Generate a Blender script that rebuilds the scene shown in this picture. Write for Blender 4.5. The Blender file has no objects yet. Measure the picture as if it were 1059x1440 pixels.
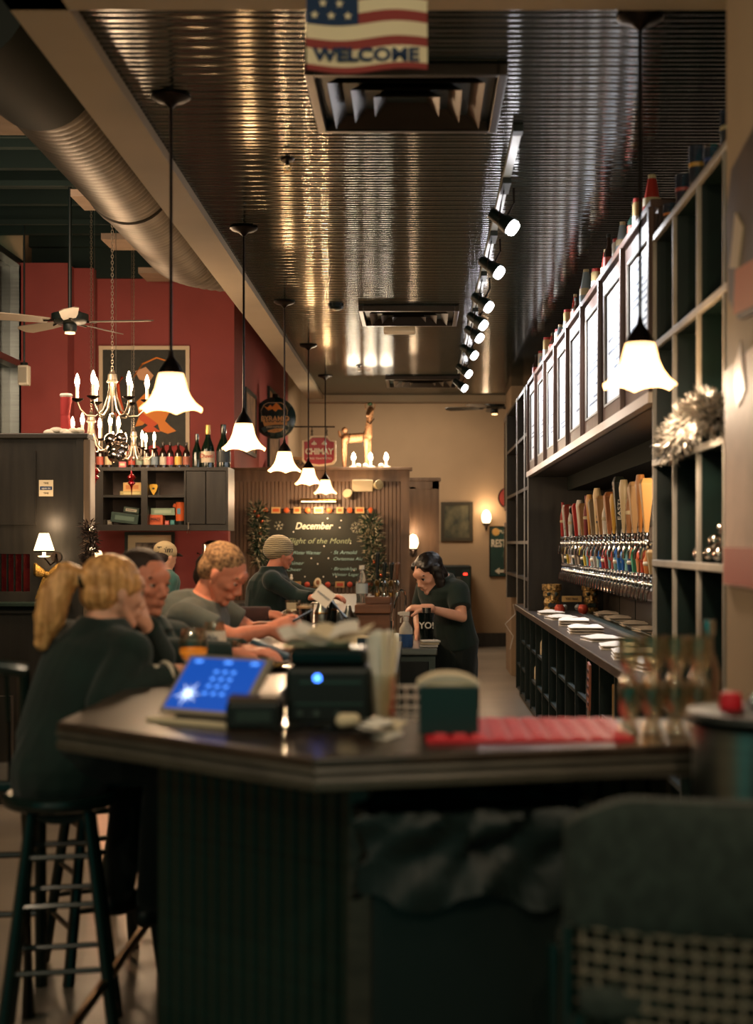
import bpy, math, random
from mathutils import Vector, Matrix, Euler
C = bpy.context.scene
COL = C.collection
R = math.radians
random.seed(7)

# ------------------------------------------------------------------ camera, world, exposure
cam_d = bpy.data.cameras.new('camera')
cam = bpy.data.objects.new('camera', cam_d); COL.objects.link(cam)
cam.location = (0, 0, 1.5); cam.rotation_euler = (R(90), 0, 0)
cam_d.sensor_fit = 'VERTICAL'; cam_d.sensor_height = 36; cam_d.sensor_width = 26.5; cam_d.lens = 50
cam_d.shift_x = -58.5/1440; cam_d.shift_y = 45/1440
cam_d.clip_start = .1; cam_d.clip_end = 100
cam_d.dof.use_dof = True; cam_d.dof.focus_distance = 9.5; cam_d.dof.aperture_fstop = 2.0; cam_d.dof.aperture_blades = 0
C.camera = cam
w = bpy.data.worlds.new('world'); C.world = w; w.use_nodes = True
w.node_tree.nodes['Background'].inputs[0].default_value = (.06, .62, .50, 1)
w.node_tree.nodes['Background'].inputs[1].default_value = .15
C.view_settings.view_transform = 'Standard'; C.view_settings.look = 'None'
C.view_settings.gamma = 1; C.view_settings.exposure = .38
try: C.view_settings.use_curve_mapping = False
except Exception: pass
C.cycles.use_denoising = True
C.cycles.max_bounces = 7; C.cycles.diffuse_bounces = 3; C.cycles.glossy_bounces = 3
C.cycles.transmission_bounces = 6; C.cycles.transparent_max_bounces = 24
C.cycles.sample_clamp_indirect = 3
C.cycles.caustics_reflective = False; C.cycles.caustics_refractive = False

def light(kind, loc, power, col, radius=.05, aim=None, size=60, blend=.6, name='lamp_light'):
    d = bpy.data.lights.new(name, kind); d.energy = power; d.color = col
    d.shadow_soft_size = radius
    o = bpy.data.objects.new(name, d); COL.objects.link(o); o.location = loc
    if kind == 'SPOT':
        d.spot_size = R(size); d.spot_blend = blend
    if aim is not None:
        o.rotation_euler = (Vector(aim)-Vector(loc)).to_track_quat('-Z', 'Y').to_euler()
    return o
WARM = (1, .68, .40); WHITE = (.93, .95, 1)
# unseen fill lights added to brighten the bar, left room and back wall
def room(loc, power, size, col, aim):
    d = bpy.data.lights.new('fill_area', 'AREA'); d.energy = power; d.size = size; d.color = col
    o = bpy.data.objects.new('fill_area', d); COL.objects.link(o); o.location = loc
    o.rotation_euler = (Vector(aim)-Vector(loc)).to_track_quat('-Z', 'Y').to_euler()
for _x, _y, _z, _p in ((-1.9, .8, 2.3, 22), (-.7, .2, 2.9, 26), (.45, .9, 2.6, 30), (.75, 1.9, 2.9, 12), (.1, 2.0, 3.2, 14)):
    light('POINT', (_x, _y, _z), _p, (1, .76, .52), .05, name='fill_point')  # added fill points behind the viewer, also for glints on glass
room((-2.8, 3.0, 3.6), 22, 1.5, (1, .72, .48), (-1.5, 8, 1.2))
room((-.3, 18.9, 3.6), 48, 1.2, (1, .80, .58), (-.2, 19.6, 0))  # added fill over the back wall, no fitting modelled
room((-2.9, 8.6, 3.4), 30, 1.0, (1, .74, .52), (-2.5, 11.5, 1.6))

# ------------------------------------------------------------------ materials
def lin(h):
    h = h.lstrip('#'); c = [int(h[i:i+2], 16)/255 for i in (0, 2, 4)]
    return tuple(x/12.92 if x <= .04045 else ((x+.055)/1.055)**2.4 for x in c)+(1,)
MATS = {}
def mat(name, col='#808080', rough=.5, metal=0, var=0, scale=(8, 8, 8), bump=0, bscale=None, emit=None, es=1,
        trans=0, ior=1.45, coat=0, alpha=1, sheen=0, col2=None, sss=0, translucent=0):
    if name in MATS: return MATS[name]
    m = bpy.data.materials.new(name); m.use_nodes = True; MATS[name] = m
    nt = m.node_tree; b = nt.nodes['Principled BSDF']
    b.inputs['Base Color'].default_value = lin(col); b.inputs['Roughness'].default_value = rough
    b.inputs['Metallic'].default_value = metal; b.inputs['IOR'].default_value = ior
    b.inputs['Transmission Weight'].default_value = trans; b.inputs['Coat Weight'].default_value = coat
    b.inputs['Coat Roughness'].default_value = .12
    b.inputs['Sheen Weight'].default_value = sheen
    if sss:
        b.inputs['Subsurface Weight'].default_value = sss; b.inputs['Subsurface Scale'].default_value = .02
        b.inputs['Subsurface Radius'].default_value = (1, .35, .2)
    if emit:
        b.inputs['Emission Color'].default_value = lin(emit); b.inputs['Emission Strength'].default_value = es
    if var or bump:
        tc = nt.nodes.new('ShaderNodeTexCoord'); mp = nt.nodes.new('ShaderNodeMapping')
        mp.inputs['Scale'].default_value = scale
        nt.links.new(tc.outputs['Object'], mp.inputs[0])
        n = nt.nodes.new('ShaderNodeTexNoise'); n.inputs['Scale'].default_value = 1; n.inputs['Detail'].default_value = 5
        nt.links.new(mp.outputs[0], n.inputs['Vector'])
        if var:
            r = nt.nodes.new('ShaderNodeValToRGB')
            a = lin(col); k = lin(col2) if col2 else tuple(x*(1-var) for x in a[:3])+(1,)
            r.color_ramp.elements[0].color = k; r.color_ramp.elements[1].color = tuple(min(1, x*(1+var*.5)) for x in a[:3])+(1,)
            r.color_ramp.elements[0].position = .35; r.color_ramp.elements[1].position = .65
            nt.links.new(n.outputs[0], r.inputs[0]); nt.links.new(r.outputs[0], b.inputs['Base Color'])
        if bump:
            bp = nt.nodes.new('ShaderNodeBump'); bp.inputs['Strength'].default_value = bump; bp.inputs['Distance'].default_value = .004
            if bscale:
                n2 = nt.nodes.new('ShaderNodeTexNoise'); n2.inputs['Scale'].default_value = bscale; n2.inputs['Detail'].default_value = 4
                nt.links.new(tc.outputs['Object'], n2.inputs['Vector']); nt.links.new(n2.outputs[0], bp.inputs['Height'])
            else: nt.links.new(n.outputs[0], bp.inputs['Height'])
            nt.links.new(bp.outputs[0], b.inputs['Normal'])
    if translucent:
        tr = nt.nodes.new('ShaderNodeBsdfTranslucent'); tr.inputs[0].default_value = lin(col)
        mx = nt.nodes.new('ShaderNodeMixShader'); mx.inputs[0].default_value = translucent
        out = nt.nodes['Material Output']
        nt.links.new(b.outputs[0], mx.inputs[1]); nt.links.new(tr.outputs[0], mx.inputs[2]); nt.links.new(mx.outputs[0], out.inputs[0])
    return m
def glow(name, col, s):
    if name in MATS: return MATS[name]
    return mat(name, col, .5, emit=col, es=s)
def plain(col, rough=.5, metal=0, coat=0): return mat(f'paint {col} {rough} {metal}', col, rough, metal, coat=coat)

m_bar = mat('dark stained bar wood', '#0b2a24', .38, var=.3, scale=(3, 3, 40), bump=.15)
m_bartop = mat('worn polished bar top', '#3a2c22', .36, var=.35, scale=(14, 3, 3), bump=.1, coat=.5)
m_edge = mat('bar edge wood', '#4a443a', .38, var=.3, scale=(10, 10, 30))
m_ceil = mat('glossy brown beadboard paint', '#131d18', .09, var=.15, scale=(1.5, 9, 9), bump=.03, bscale=12, ior=1.6)
m_wood = mat('dark walnut stain', '#2a2620', .42, var=.35, scale=(18, 18, 2.2), bump=.12)
m_woodh = mat('dark walnut stain lengthwise', '#2a2620', .42, var=.35, scale=(2.2, 18, 18), bump=.12)
m_wood2 = mat('brown stained beadboard', '#7a614e', .5, var=.3, scale=(14, 14, 1.6), bump=.1)
m_black = mat('black backbar wood', '#0a1c18', .42, var=.25, scale=(14, 3, 14))
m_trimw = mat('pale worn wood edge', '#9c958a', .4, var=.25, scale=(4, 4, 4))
m_cab = mat('reddish brown cabinet wood', '#4a352b', .36, var=.3, scale=(18, 18, 2.2), bump=.1)
m_box = mat('oiled oak box', '#6b4630', .45, var=.4, scale=(2.5, 20, 20), bump=.15)
m_red = mat('brick red wall paint', '#8c403c', .8, var=.12, scale=(1.5, 1.5, 1.5), bump=.1, bscale=60)
m_tan = mat('tan wall paint', '#a88f72', .85, var=.1, scale=(1.2, 1.2, 1.2), bump=.12, bscale=70)
m_beam = mat('pale drywall beam paint', '#a3927a', .85, var=.08, scale=(1, 1.3, 1), bump=.1, bscale=50)
m_dark = mat('dark green painted deck', '#0e241f', .8, var=.3, scale=(1, 6, 1))
m_floor = mat('worn grey concrete floor', '#8f8578', .28, var=.25, scale=(1.1, 1.1, 1.1), bump=.1, bscale=25)
m_duct = mat('galvanised duct steel', '#6f675e', .5, .5, var=.25, scale=(3, 25, 3))
m_glassw = mat('milky bar glass', '#fff0d8', .05, trans=.84, ior=1.4)
m_bronze = mat('oiled bronze', '#1d1612', .38, .8)
m_chrome = mat('polished chrome', '#d8d8d6', .12, 1)
m_steel = mat('brushed stainless steel', '#9aa09c', .3, 1, var=.15, scale=(2, 2, 60), bump=.05)
m_blackp = mat('black moulded plastic', '#0d1715', .45)
m_blackg = mat('black gloss plastic', '#0a1412', .2)
m_white = mat('white paper', '#e8e2d6', .8)
m_cream = mat('cream paper', '#d9c8a6', .8)
m_nickel = mat('brushed nickel chandelier', '#b9ab98', .3, .9)
m_frost = mat('frosted bell glass', '#ffd9a8', .4, emit='#ffc98a', es=2.6, translucent=.4)
m_frostn = mat('frosted bell glass amber rim', '#ff9c3c', .4, emit='#ff8a2a', es=1.6)
m_flame = glow('candle bulb glow', '#ffdcae', 22)
m_candle = mat('candle sleeve', '#f3dcc0', .5, emit='#ffcf9a', es=.9)
m_bulb = glow('white spot bulb', '#fdfbff', 26)
m_skin = mat('fair skin', '#e0a88c', .5, sss=.12, var=.08, scale=(12, 12, 12))
m_skinr = mat('ruddy skin', '#d98c70', .5, sss=.12, var=.1, scale=(14, 14, 14))
m_glass = mat('clear glass', '#f4efe4', .06, trans=.86, ior=1.35)
m_fabricb = mat('black knit fabric', '#0d201c', .9, sheen=.2, bump=.2, bscale=120)
m_bottle_g = mat('dark green bottle glass', '#0d1c12', .08, coat=.6)
m_bottle_b = mat('dark brown bottle glass', '#1d0f08', .08, coat=.6)

for _m in (m_glass, m_glassw):       # thin clear glass: see-through with crisp reflections
    _t = _m.node_tree; _a = _t.nodes.new('ShaderNodeBsdfTransparent'); _a.inputs[0].default_value = (.95, .92, .86, 1)
    _g = _t.nodes.new('ShaderNodeBsdfGlossy'); _g.inputs['Roughness'].default_value = .06; _g.inputs[0].default_value = (1, .97, .92, 1)
    _l = _t.nodes.new('ShaderNodeLayerWeight'); _l.inputs[0].default_value = .42; _f = _t.nodes.new('ShaderNodeMath'); _f.operation = 'MULTIPLY_ADD'; _f.inputs[1].default_value = .5; _f.inputs[2].default_value = .07; _t.links.new(_l.outputs['Facing'], _f.inputs[0]); _x = _t.nodes.new('ShaderNodeMixShader')
    _t.links.new(_f.outputs[0], _x.inputs[0]); _t.links.new(_a.outputs[0], _x.inputs[1]); _t.links.new(_g.outputs[0], _x.inputs[2])
    _t.links.new(_x.outputs[0], _t.nodes['Material Output'].inputs[0])

# ------------------------------------------------------------------ mesh builder
def frame(d):
    d = Vector(d).normalized()
    a = Vector((0, 0, 1)) if abs(d.z) < .9 else Vector((1, 0, 0))
    u = d.cross(a).normalized(); return u, u.cross(d).normalized(), d
class MB:
    def __init__(s, o=(0, 0, 0)): s.v = []; s.f = []; s.o = Vector(o)
    def add(s, vs, fs):
        n = len(s.v); s.v += [Vector(v)-s.o for v in vs]; s.f += [tuple(i+n for i in f) for f in fs]; return s
    def box(s, c, d, rz=0, rx=0, ry=0):
        M = Euler((rx, ry, rz)).to_matrix(); c = Vector(c)
        vs = [c+M@Vector((x*d[0]/2, y*d[1]/2, z*d[2]/2)) for x in (-1, 1) for y in (-1, 1) for z in (-1, 1)]
        return s.add(vs, [(0, 1, 3, 2), (4, 6, 7, 5), (0, 4, 5, 1), (2, 3, 7, 6), (0, 2, 6, 4), (1, 5, 7, 3)])
    def bb(s, x0, x1, y0, y1, z0, z1): return s.box(((x0+x1)/2, (y0+y1)/2, (z0+z1)/2), (x1-x0, y1-y0, z1-z0))
    def cyl(s, p, q, r, r2=None, n=12):
        p = Vector(p); q = Vector(q); r2 = r if r2 is None else r2
        u, v, d = frame(q-p); vs = []
        for c, rr in ((p, r), (q, r2)):
            for i in range(n):
                a = 2*math.pi*i/n; vs.append(c+u*math.cos(a)*rr+v*math.sin(a)*rr)
        fs = [(i, (i+1) % n, n+(i+1) % n, n+i) for i in range(n)]+[tuple(range(n-1, -1, -1)), tuple(range(n, 2*n))]
        return s.add(vs, fs)
    def lathe(s, prof, c=(0, 0, 0), n=20, M=None, wave=None, close=False):
        c = Vector(c); vs = []; fs = []
        for j, (r, z) in enumerate(prof):
            for i in range(n):
                a = 2*math.pi*i/n; rr, zz = r, z
                if wave: rr, zz = wave(j, a, r, z)
                p = Vector((rr*math.cos(a), rr*math.sin(a), zz)); vs.append(c+(M@p if M else p))
        m = len(prof)
        for j in range(m-1):
            for i in range(n): fs.append((j*n+i, j*n+(i+1) % n, (j+1)*n+(i+1) % n, (j+1)*n+i))
        if close:
            fs.append(tuple(range(n-1, -1, -1))); fs.append(tuple((m-1)*n+i for i in range(n)))
        return s.add(vs, fs)
    def ell(s, c, r, M=None, nu=14, nv=9):
        c = Vector(c); r = (r, r, r) if isinstance(r, (int, float)) else r; vs = []; fs = []
        def P(th, ph):
            p = Vector((r[0]*math.sin(th)*math.cos(ph), r[1]*math.sin(th)*math.sin(ph), r[2]*math.cos(th)))
            return c+(M@p if M else p)
        vs.append(P(0, 0))
        for j in range(1, nv):
            for i in range(nu): vs.append(P(math.pi*j/nv, 2*math.pi*i/nu))
        vs.append(P(math.pi, 0)); e = len(vs)-1
        for i in range(nu):
            k = (i+1) % nu; fs.append((0, 1+i, 1+k)); fs.append((e, e-nu+k, e-nu+i))
            for j in range(nv-2): fs.append((1+j*nu+i, 1+(j+1)*nu+i, 1+(j+1)*nu+k, 1+j*nu+k))
        return s.add(vs, fs)
    def cap(s, p, r, q, r2=None, n=14):
        r2 = r if r2 is None else r2
        s.ell(p, r, nu=n); s.ell(q, r2, nu=n)
        if (Vector(q)-Vector(p)).length > 1e-4: s.cyl(p, q, r*.995, r2*.995, n=n)
        return s
    def tube(s, pts, r, n=6):
        pts = [Vector(p) for p in pts]; rs = r if isinstance(r, (list, tuple)) else [r]*len(pts); vs = []; fs = []
        u = None
        for i, p in enumerate(pts):
            d = (pts[min(i+1, len(pts)-1)]-pts[max(i-1, 0)]).normalized()
            if u is None: u, v, _ = frame(d)
            else:
                u = (u-d*u.dot(d)).normalized(); v = d.cross(u)
            for k in range(n):
                a = 2*math.pi*k/n; vs.append(p+u*math.cos(a)*rs[i]+v*math.sin(a)*rs[i])
        for i in range(len(pts)-1):
            for k in range(n): fs.append((i*n+k, i*n+(k+1) % n, (i+1)*n+(k+1) % n, (i+1)*n+k))
        fs.append(tuple(range(n-1, -1, -1))); fs.append(tuple((len(pts)-1)*n+k for k in range(n)))
        return s.add(vs, fs)
    def torus(s, c, Rr, r, M=None, n=24, k=8):
        c = Vector(c); vs = []; fs = []
        for i in range(n):
            a = 2*math.pi*i/n
            for j in range(k):
                b = 2*math.pi*j/k; p = Vector(((Rr+r*math.cos(b))*math.cos(a), (Rr+r*math.cos(b))*math.sin(a), r*math.sin(b)))
                vs.append(c+(M@p if M else p))
        for i in range(n):
            for j in range(k): fs.append((i*k+j, ((i+1) % n)*k+j, ((i+1) % n)*k+(j+1) % k, i*k+(j+1) % k))
        return s.add(vs, fs)
    def loft(s, rings, n=20):
        """rings: (centre, side vec, front vec, half width, half depth)"""
        vs = []; fs = []
        for c, sd, fr, a, b in rings:
            c = Vector(c); sd = Vector(sd).normalized(); fr = Vector(fr).normalized()
            for i in range(n):
                t = 2*math.pi*i/n; x = math.cos(t); y = math.sin(t)
                x = math.copysign(abs(x)**.85, x); y = math.copysign(abs(y)**.9, y)
                vs.append(c+sd*x*a+fr*y*b)
        for j in range(len(rings)-1):
            for i in range(n): fs.append((j*n+i, j*n+(i+1) % n, (j+1)*n+(i+1) % n, (j+1)*n+i))
        fs.append(tuple(range(n-1, -1, -1))); fs.append(tuple((len(rings)-1)*n+i for i in range(n)))
        return s.add(vs, fs)
    def pxy(s, poly, z0, z1):
        n = len(poly); vs = [(x, y, z0) for x, y in poly]+[(x, y, z1) for x, y in poly]
        return s.add(vs, [tuple(range(n-1, -1, -1)), tuple(range(n, 2*n))]+[(i, (i+1) % n, n+(i+1) % n, n+i) for i in range(n)])
    def pxz(s, poly, y0, y1):
        n = len(poly); vs = [(x, y0, z) for x, z in poly]+[(x, y1, z) for x, z in poly]
        return s.add(vs, [tuple(range(n)), tuple(range(2*n-1, n-1, -1))]+[(i, n+i, n+(i+1) % n, (i+1) % n) for i in range(n)])
    def pyz(s, poly, x0, x1):
        n = len(poly); vs = [(x0, y, z) for y, z in poly]+[(x1, y, z) for y, z in poly]
        return s.add(vs, [tuple(range(n-1, -1, -1)), tuple(range(n, 2*n))]+[(i, (i+1) % n, n+(i+1) % n, n+i) for i in range(n)])
    def mesh(s, name):
        me = bpy.data.meshes.new(name); me.from_pydata([tuple(v) for v in s.v], [], s.f); me.validate(); me.update(); return me
    def build(s, name, m, parent=None, smooth=True, bev=0, ang=35):
        me = s.mesh(name); o = link(name, me, m, parent)
        fix(me, smooth, ang)
        if bev:
            b = o.modifiers.new('edge', 'BEVEL'); b.width = bev; b.segments = 2; b.limit_method = 'ANGLE'
        return o
import bmesh
def fix(me, smooth=True, ang=35):
    b = bmesh.new(); b.from_mesh(me); bmesh.ops.recalc_face_normals(b, faces=b.faces); b.to_mesh(me); b.free()
    if smooth:
        me.polygons.foreach_set('use_smooth', [True]*len(me.polygons)); me.set_sharp_from_angle(angle=R(ang))
def link(name, me, m, parent=None):
    o = bpy.data.objects.new(name, me)
    if m is not None: me.materials.clear(); me.materials.append(m)
    COL.objects.link(o)
    if parent is not None: o.parent = parent
    return o
def tag(o, label=None, cat=None, group=None, kind=None):
    if label: o['label'] = label
    if cat: o['category'] = cat
    if group: o['group'] = group
    if kind: o['kind'] = kind
    return o
def thing(name, label, cat, loc=(0, 0, 0), rz=0, group=None):
    o = bpy.data.objects.new(name, None); COL.objects.link(o); o.empty_display_size = .05
    o.location = loc; o.rotation_euler = (0, 0, rz); return tag(o, label, cat, group)
def dup(root, loc, rz=None, label=None, group=None, scale=None):
    def cp(o, par):
        c = o.copy(); COL.objects.link(c); c.parent = par
        for ch in KIDS.get(o.name, ()) or [x for x in o.children]: cp(ch, c)
        return c
    c = cp(root, None); c.location = loc
    if rz is not None: c.rotation_euler = (0, 0, rz)
    if label: c['label'] = label
    if group: c['group'] = group
    if scale: c.scale = (scale,)*3
    return c
KIDS = {}
def setting(name, mb, m, bev=0, smooth=False):
    return tag(mb.build(name, m, smooth=smooth, bev=bev), kind='structure')
def P(px, py, D): return Vector(((px-588)*D/2000, D, 1.5-(py-765)*D/2000))
FRONT = Matrix.Rotation(R(90), 4, 'X')            # text facing the camera side (-Y)
LEFTW = Matrix.Rotation(R(-90), 4, 'Z') @ Matrix.Rotation(R(90), 4, 'X')   # on a wall facing -X
def text(name, s, size, m, c, parent=None, rot=FRONT, o=(0, 0, 0), depth=.0015, shear=0, bold=0, width=None, align='CENTER', tilt=0):
    cu = bpy.data.curves.new(name, 'FONT'); cu.body = s; cu.size = size; cu.align_x = align; cu.align_y = 'CENTER'
    cu.extrude = depth; cu.shear = shear; cu.offset = bold; cu.resolution_u = 3
    t = bpy.data.objects.new(name, cu); COL.objects.link(t)
    dg = bpy.context.evaluated_depsgraph_get(); me = bpy.data.meshes.new_from_object(t.evaluated_get(dg))
    bpy.data.objects.remove(t)
    if width:
        xs = [v.co.x for v in me.vertices]; k = width/max(1e-6, max(xs)-min(xs)); me.transform(Matrix.Diagonal((k, 1, 1, 1)))
    if tilt: me.transform(Matrix.Rotation(tilt, 4, 'Z'))
    me.transform(Matrix.Translation(Vector(c)-Vector(o)) @ rot)
    return link(name, me, m, parent)
ORD = ['first', 'second', 'third', 'fourth', 'fifth', 'sixth', 'seventh', 'eighth', 'ninth', 'tenth', 'eleventh', 'twelfth', 'thirteenth',
       'fourteenth', 'fifteenth', 'sixteenth', 'seventeenth', 'eighteenth', 'nineteenth', 'twentieth']+['twenty-'+x for x in
       ['first', 'second', 'third', 'fourth', 'fifth', 'sixth', 'seventh', 'eighth', 'ninth']]+['thirtieth']+['thirty-'+x for x in ['first', 'second', 'third', 'fourth', 'fifth', 'sixth']]

# ================================================================== SETTING
HC = 3.3
setting('floor', MB().bb(-3.9, 2.2, 1.2, 21, -.1, 0), m_floor)
# ceiling over the bar: one carrier with separate beadboard planks
ceil = setting('ceiling', MB().bb(-1.15, 1.9, 4.2, 17.2, HC+.02, HC+.08), m_ceil)
pw, y = .1, 4.66
prof = [(-.049, .02), (-.049, .005)]+[(c_-.021+.042*i/6, .0030*((i-3)/3)**2) for c_ in (-.025, .025) for i in range(7)]+[(.049, .005), (.049, .02)]
mb = MB().pyz([(a, b) for a, b in prof], -1.15, 1.7)
pm = mb.mesh('plank'); fix(pm, True, 50)
n = 0
while y < 17.2:
    o = link('plank', pm, m_ceil, ceil); o.location = (0, y+.05, HC); y += pw; n += 1
# beams framing it
setting('beam_left', MB().bb(-1.34, -1.148, 3.0, 17.2, HC-.047, 4.3), m_beam)
setting('beam_front', MB().bb(-1.34, 1.7, 4.15, 4.67, HC-.047, 3.6), m_beam)
setting('beam_back', MB().bb(-1.34, 1.5, 17.2, 17.45, HC-.08, 3.7), m_beam)
# red room on the left
setting('wall_back_red', MB().bb(-3.7, -1.775, 13.3, 13.45, 0, 2.22).bb(-3.7, -1.72, 13.3, 13.45, 2.22, 3.98), m_red)
setting('wall_side_red', MB().pyz([(13.45, 2.22), (15.70, 2.345), (16.05, 2.46), (16.05, 0), (18.8, 0), (18.8, 4.1), (13.45, 4.1)], -1.84, -1.72), m_red)
setting('wall_far_red', MB().bb(-3.9, -1.84, 16.1, 16.2, 0, 4.2).bb(-3.9, -3.8, 13.3, 16.1, 0, 4.2), m_red)
setting('wall_side', MB().bb(-1.84, -1.72, 18.8, 20.8, 0, 4.1), m_tan)
setting('column_red', MB().bb(-3.62, -3.18, 12.9, 13.3, 0, 4.05).bb(-3.18, -3.0, 13.15, 13.3, 0, 4.05), m_red)
setting('wall_back', MB().bb(-1.9, 2.2, 20.8, 20.95, 0, 4.6), m_tan)
setting('baseboard_back', MB().bb(-1.72, 1.7, 20.77, 20.8, 0, .2), m_wood)
setting('wall_left', MB().bb(-3.9, -3.75, 1.2, 13.3, 0, .9).bb(-3.9, -3.6, 12.95, 13.4, 0, 4.6), m_tan)
setting('ceiling_deck', MB().bb(-3.9, 2.2, 1.2, 13.3, 4.62, 4.7).bb(-3.9, 2.2, 13.3, 20.9, 4.1, 4.2).bb(-3.9, -1.34, 13.25, 13.3, 3.98, 4.7), m_dark)
m_night = mat('dark night window glass', '#16201e', .12)
win = tag(MB().bb(-3.74, -3.70, 1.2, 12.95, .9, 4.07).build('window_left', m_night), kind='structure')
for i in range(9):
    MB().bb(-3.70, -3.60, 12.9-1.25*i, 12.97-1.25*i, .9, 4.07).build('window_mullion', m_steel, win, smooth=False)
for z in (.92, 3.13, 4.05): MB().bb(-3.70, -3.60, 1.2, 12.95, z-.03, z+.03).build('window_rail', m_steel, win, smooth=False)
# joists of the dark deck
deck = tag(MB().bb(-3.9, -1.34, 4.2, 4.3, 4.28, 4.5).build('ceiling_joist', m_dark), kind='structure')
jm = MB().bb(-3.9, -1.34, 0, .07, 4.25, 4.62).mesh('joist')
for i in range(16):
    o = link('joist', jm, m_dark, deck); o.location = (0, 4.9+.55*i, 0)
pm = MB().bb(-3.9, -1.34, 0, .035, 4.12, 4.16).mesh('pipe')
for i in range(6):
    o = link('pipe', pm, m_dark, deck); o.location = (0, 5.4+1.25*i, 0)
m_board = mat('bare plywood board', '#96806c', .7, var=.15)
for i, (D, x0) in enumerate(((8.0, -2.5), (9.9, -2.42), (11.3, -2.52), (12.7, -2.5))):
    tag(MB().bb(x0, -1.35, D, D+.42, 3.92, 3.97).build('ceiling_board', m_board, smooth=False), kind='structure')
# right wall
setting('wall_right', MB().bb(1.72, 1.9, 4.2, 21, 0, 3.6).bb(1.06, 1.2, 16.2, 17.15, 0, 3.7), m_tan)
setting('wall_right_end', MB().bb(.9, 1.05, 1.6, 4.15, 0, 3.26), m_tan)

# spiral duct
t = thing('ventilation_duct', 'long spiral steel air duct hanging beside the pale beam', 'duct', (-1.78, 6.3, 3.72))
path = [Vector((-1.78, y, 3.74)) for y in [6.6+.5*i for i in range(9)]]
for i in range(1, 8):
    a = R(90*i/7); path.append(Vector((-1.78+.62*(1-math.cos(a)), 10.6+.62*math.sin(a), 3.74)))
path.append(Vector((-.9, 11.22, 3.74)))
fine = []
for a, b in zip(path, path[1:]):
    k = max(2, int((b-a).length/.022))
    fine += [a.lerp(b, i/k) for i in range(k)]
fine.append(path[-1])
MB((-1.78, 6.3, 3.72)).tube(fine, [.262+(.007 if i % 3 == 0 else 0) for i in range(len(fine))], 36).build('duct_tube', m_duct, t, ang=80)
MB((-1.78, 6.3, 3.72)).cyl((-1.78, 8.75, 3.74), (-1.78, 8.87, 3.74), .278, n=36).build('duct_collar', m_duct, t)
MB((-1.78, 6.3, 3.72)).cyl((-1.9, 5.9, 3.78), (-1.78, 6.75, 3.74), .30, .285, n=36).build('duct_sleeve', mat('black duct section', '#101c18', .7), t)  # wider, darker section at the duct's near end
for y in (7.2, 9.6): MB((-1.78, 6.3, 3.72)).bb(-1.8, -1.76, y, y+.02, 3.95, 4.62).build('hanger_strap', m_steel, t, smooth=False)

# ================================================================== THE BAR
ZB = 1.07
outer = [(.66, 3.075), (-.208, 2.857), (-.874, 3.44), (-.874, 12.3)]
inner = [(-.40, 12.3), (-.40, 3.86), (-.05, 3.52), (.66, 3.52)]
bar = thing('bar', 'long dark bar with a polished wood top and an angled near corner', 'bar', (0, 3.2, 0))
O = (0, 3.2, 0)
MB(O).pxy(outer+inner, ZB-.022, ZB).build('bar_top', m_bartop, bar, smooth=False, bev=.006)
# moulded nosing under the top along the outer edge
def nosing(a, b, m=m_edge):
    a = Vector((*a, 0)); b = Vector((*b, 0)); d = (b-a).normalized(); nrm = Vector((d.y, -d.x, 0))
    pr = [(.0, -.022), (.004, -.030), (-.006, -.038), (.002, -.05), (.0, -.066), (-.014, -.072), (-.06, -.072), (-.06, -.022)]
    mb = MB(O); n = len(pr); vs = []
    for c in (a, b):
        for u, z in pr: p = c+nrm*u; vs.append((p.x, p.y, ZB+z))
    mb.add(vs, [(i, (i+1) % n, n+(i+1) % n, n+i) for i in range(n)]+[tuple(range(n)), tuple(range(2*n-1, n-1, -1))])
    return mb.build('edge_moulding', m, bar, smooth=False)
nosing((-.208, 2.857), (.66, 3.075)); nosing((-.874, 3.44), (-.208, 2.857)); nosing((-.874, 12.3), (-.874, 3.44))
body_o = [(.60, 3.40), (-.125, 3.215), (-.66, 3.665), (-.66, 12.2)]
MB(O).pxy(body_o+[(-.42, 12.2), (-.42, 3.9), (-.05, 3.50), (.60, 3.50)], 0, ZB-.022).build('carcass', m_bar, bar, smooth=False)
MB(O).box((-.125, 3.2, .5), (.06, .05, 1.0), rz=R(-14)).build('corner_post', m_edge, bar, smooth=False, bev=.006)
def boards(a, b, w, z0, z1, m, parent, name='board', t=.012, o=(0, 0, 0)):
    a = Vector(a); b = Vector(b); d = (b-a); L = d.length; d.normalize(); nrm = Vector((d.y, -d.x, 0)); k = max(1, round(L/w)); w = L/k
    h = z1-z0
    pr = [(-w/2+.001, 0), (-w/2+.001, t*.5), (-w/2+.005, t), (w/2-.008, t), (w/2-.004, t*.6), (w/2-.001, 0)]
    mb = MB(); n = len(pr)
    vs = [(d.x*u+nrm.x*v, d.y*u+nrm.y*v, z) for z in (0, h) for u, v in pr]
    mb.add(vs, [(i, (i+1) % n, n+(i+1) % n, n+i) for i in range(n)]+[tuple(range(n)), tuple(range(2*n-1, n-1, -1))])
    me = mb.mesh(name); fix(me, False)
    for i in range(k):
        c = a+d*(w*(i+.5)); q = link(name, me, m, parent); q.location = (c.x-o[0], c.y-o[1], z0-o[2])
boards((-.66, 3.665, 0), (-.14, 3.228, 0), .045, .12, 1.0, m_bar, bar, o=O)
boards((-.10, 3.222, 0), (.60, 3.40, 0), .06, .12, 1.0, m_bar, bar, o=O)
boards((-.66, 12.2, 0), (-.66, 3.665, 0), .12, .12, 1.0, m_bar, bar, o=O)
t = thing('foot_rail', 'thin brass foot rail low along the bar front beside the stools', 'rail', (-.95, 3.8, 0))
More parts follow.
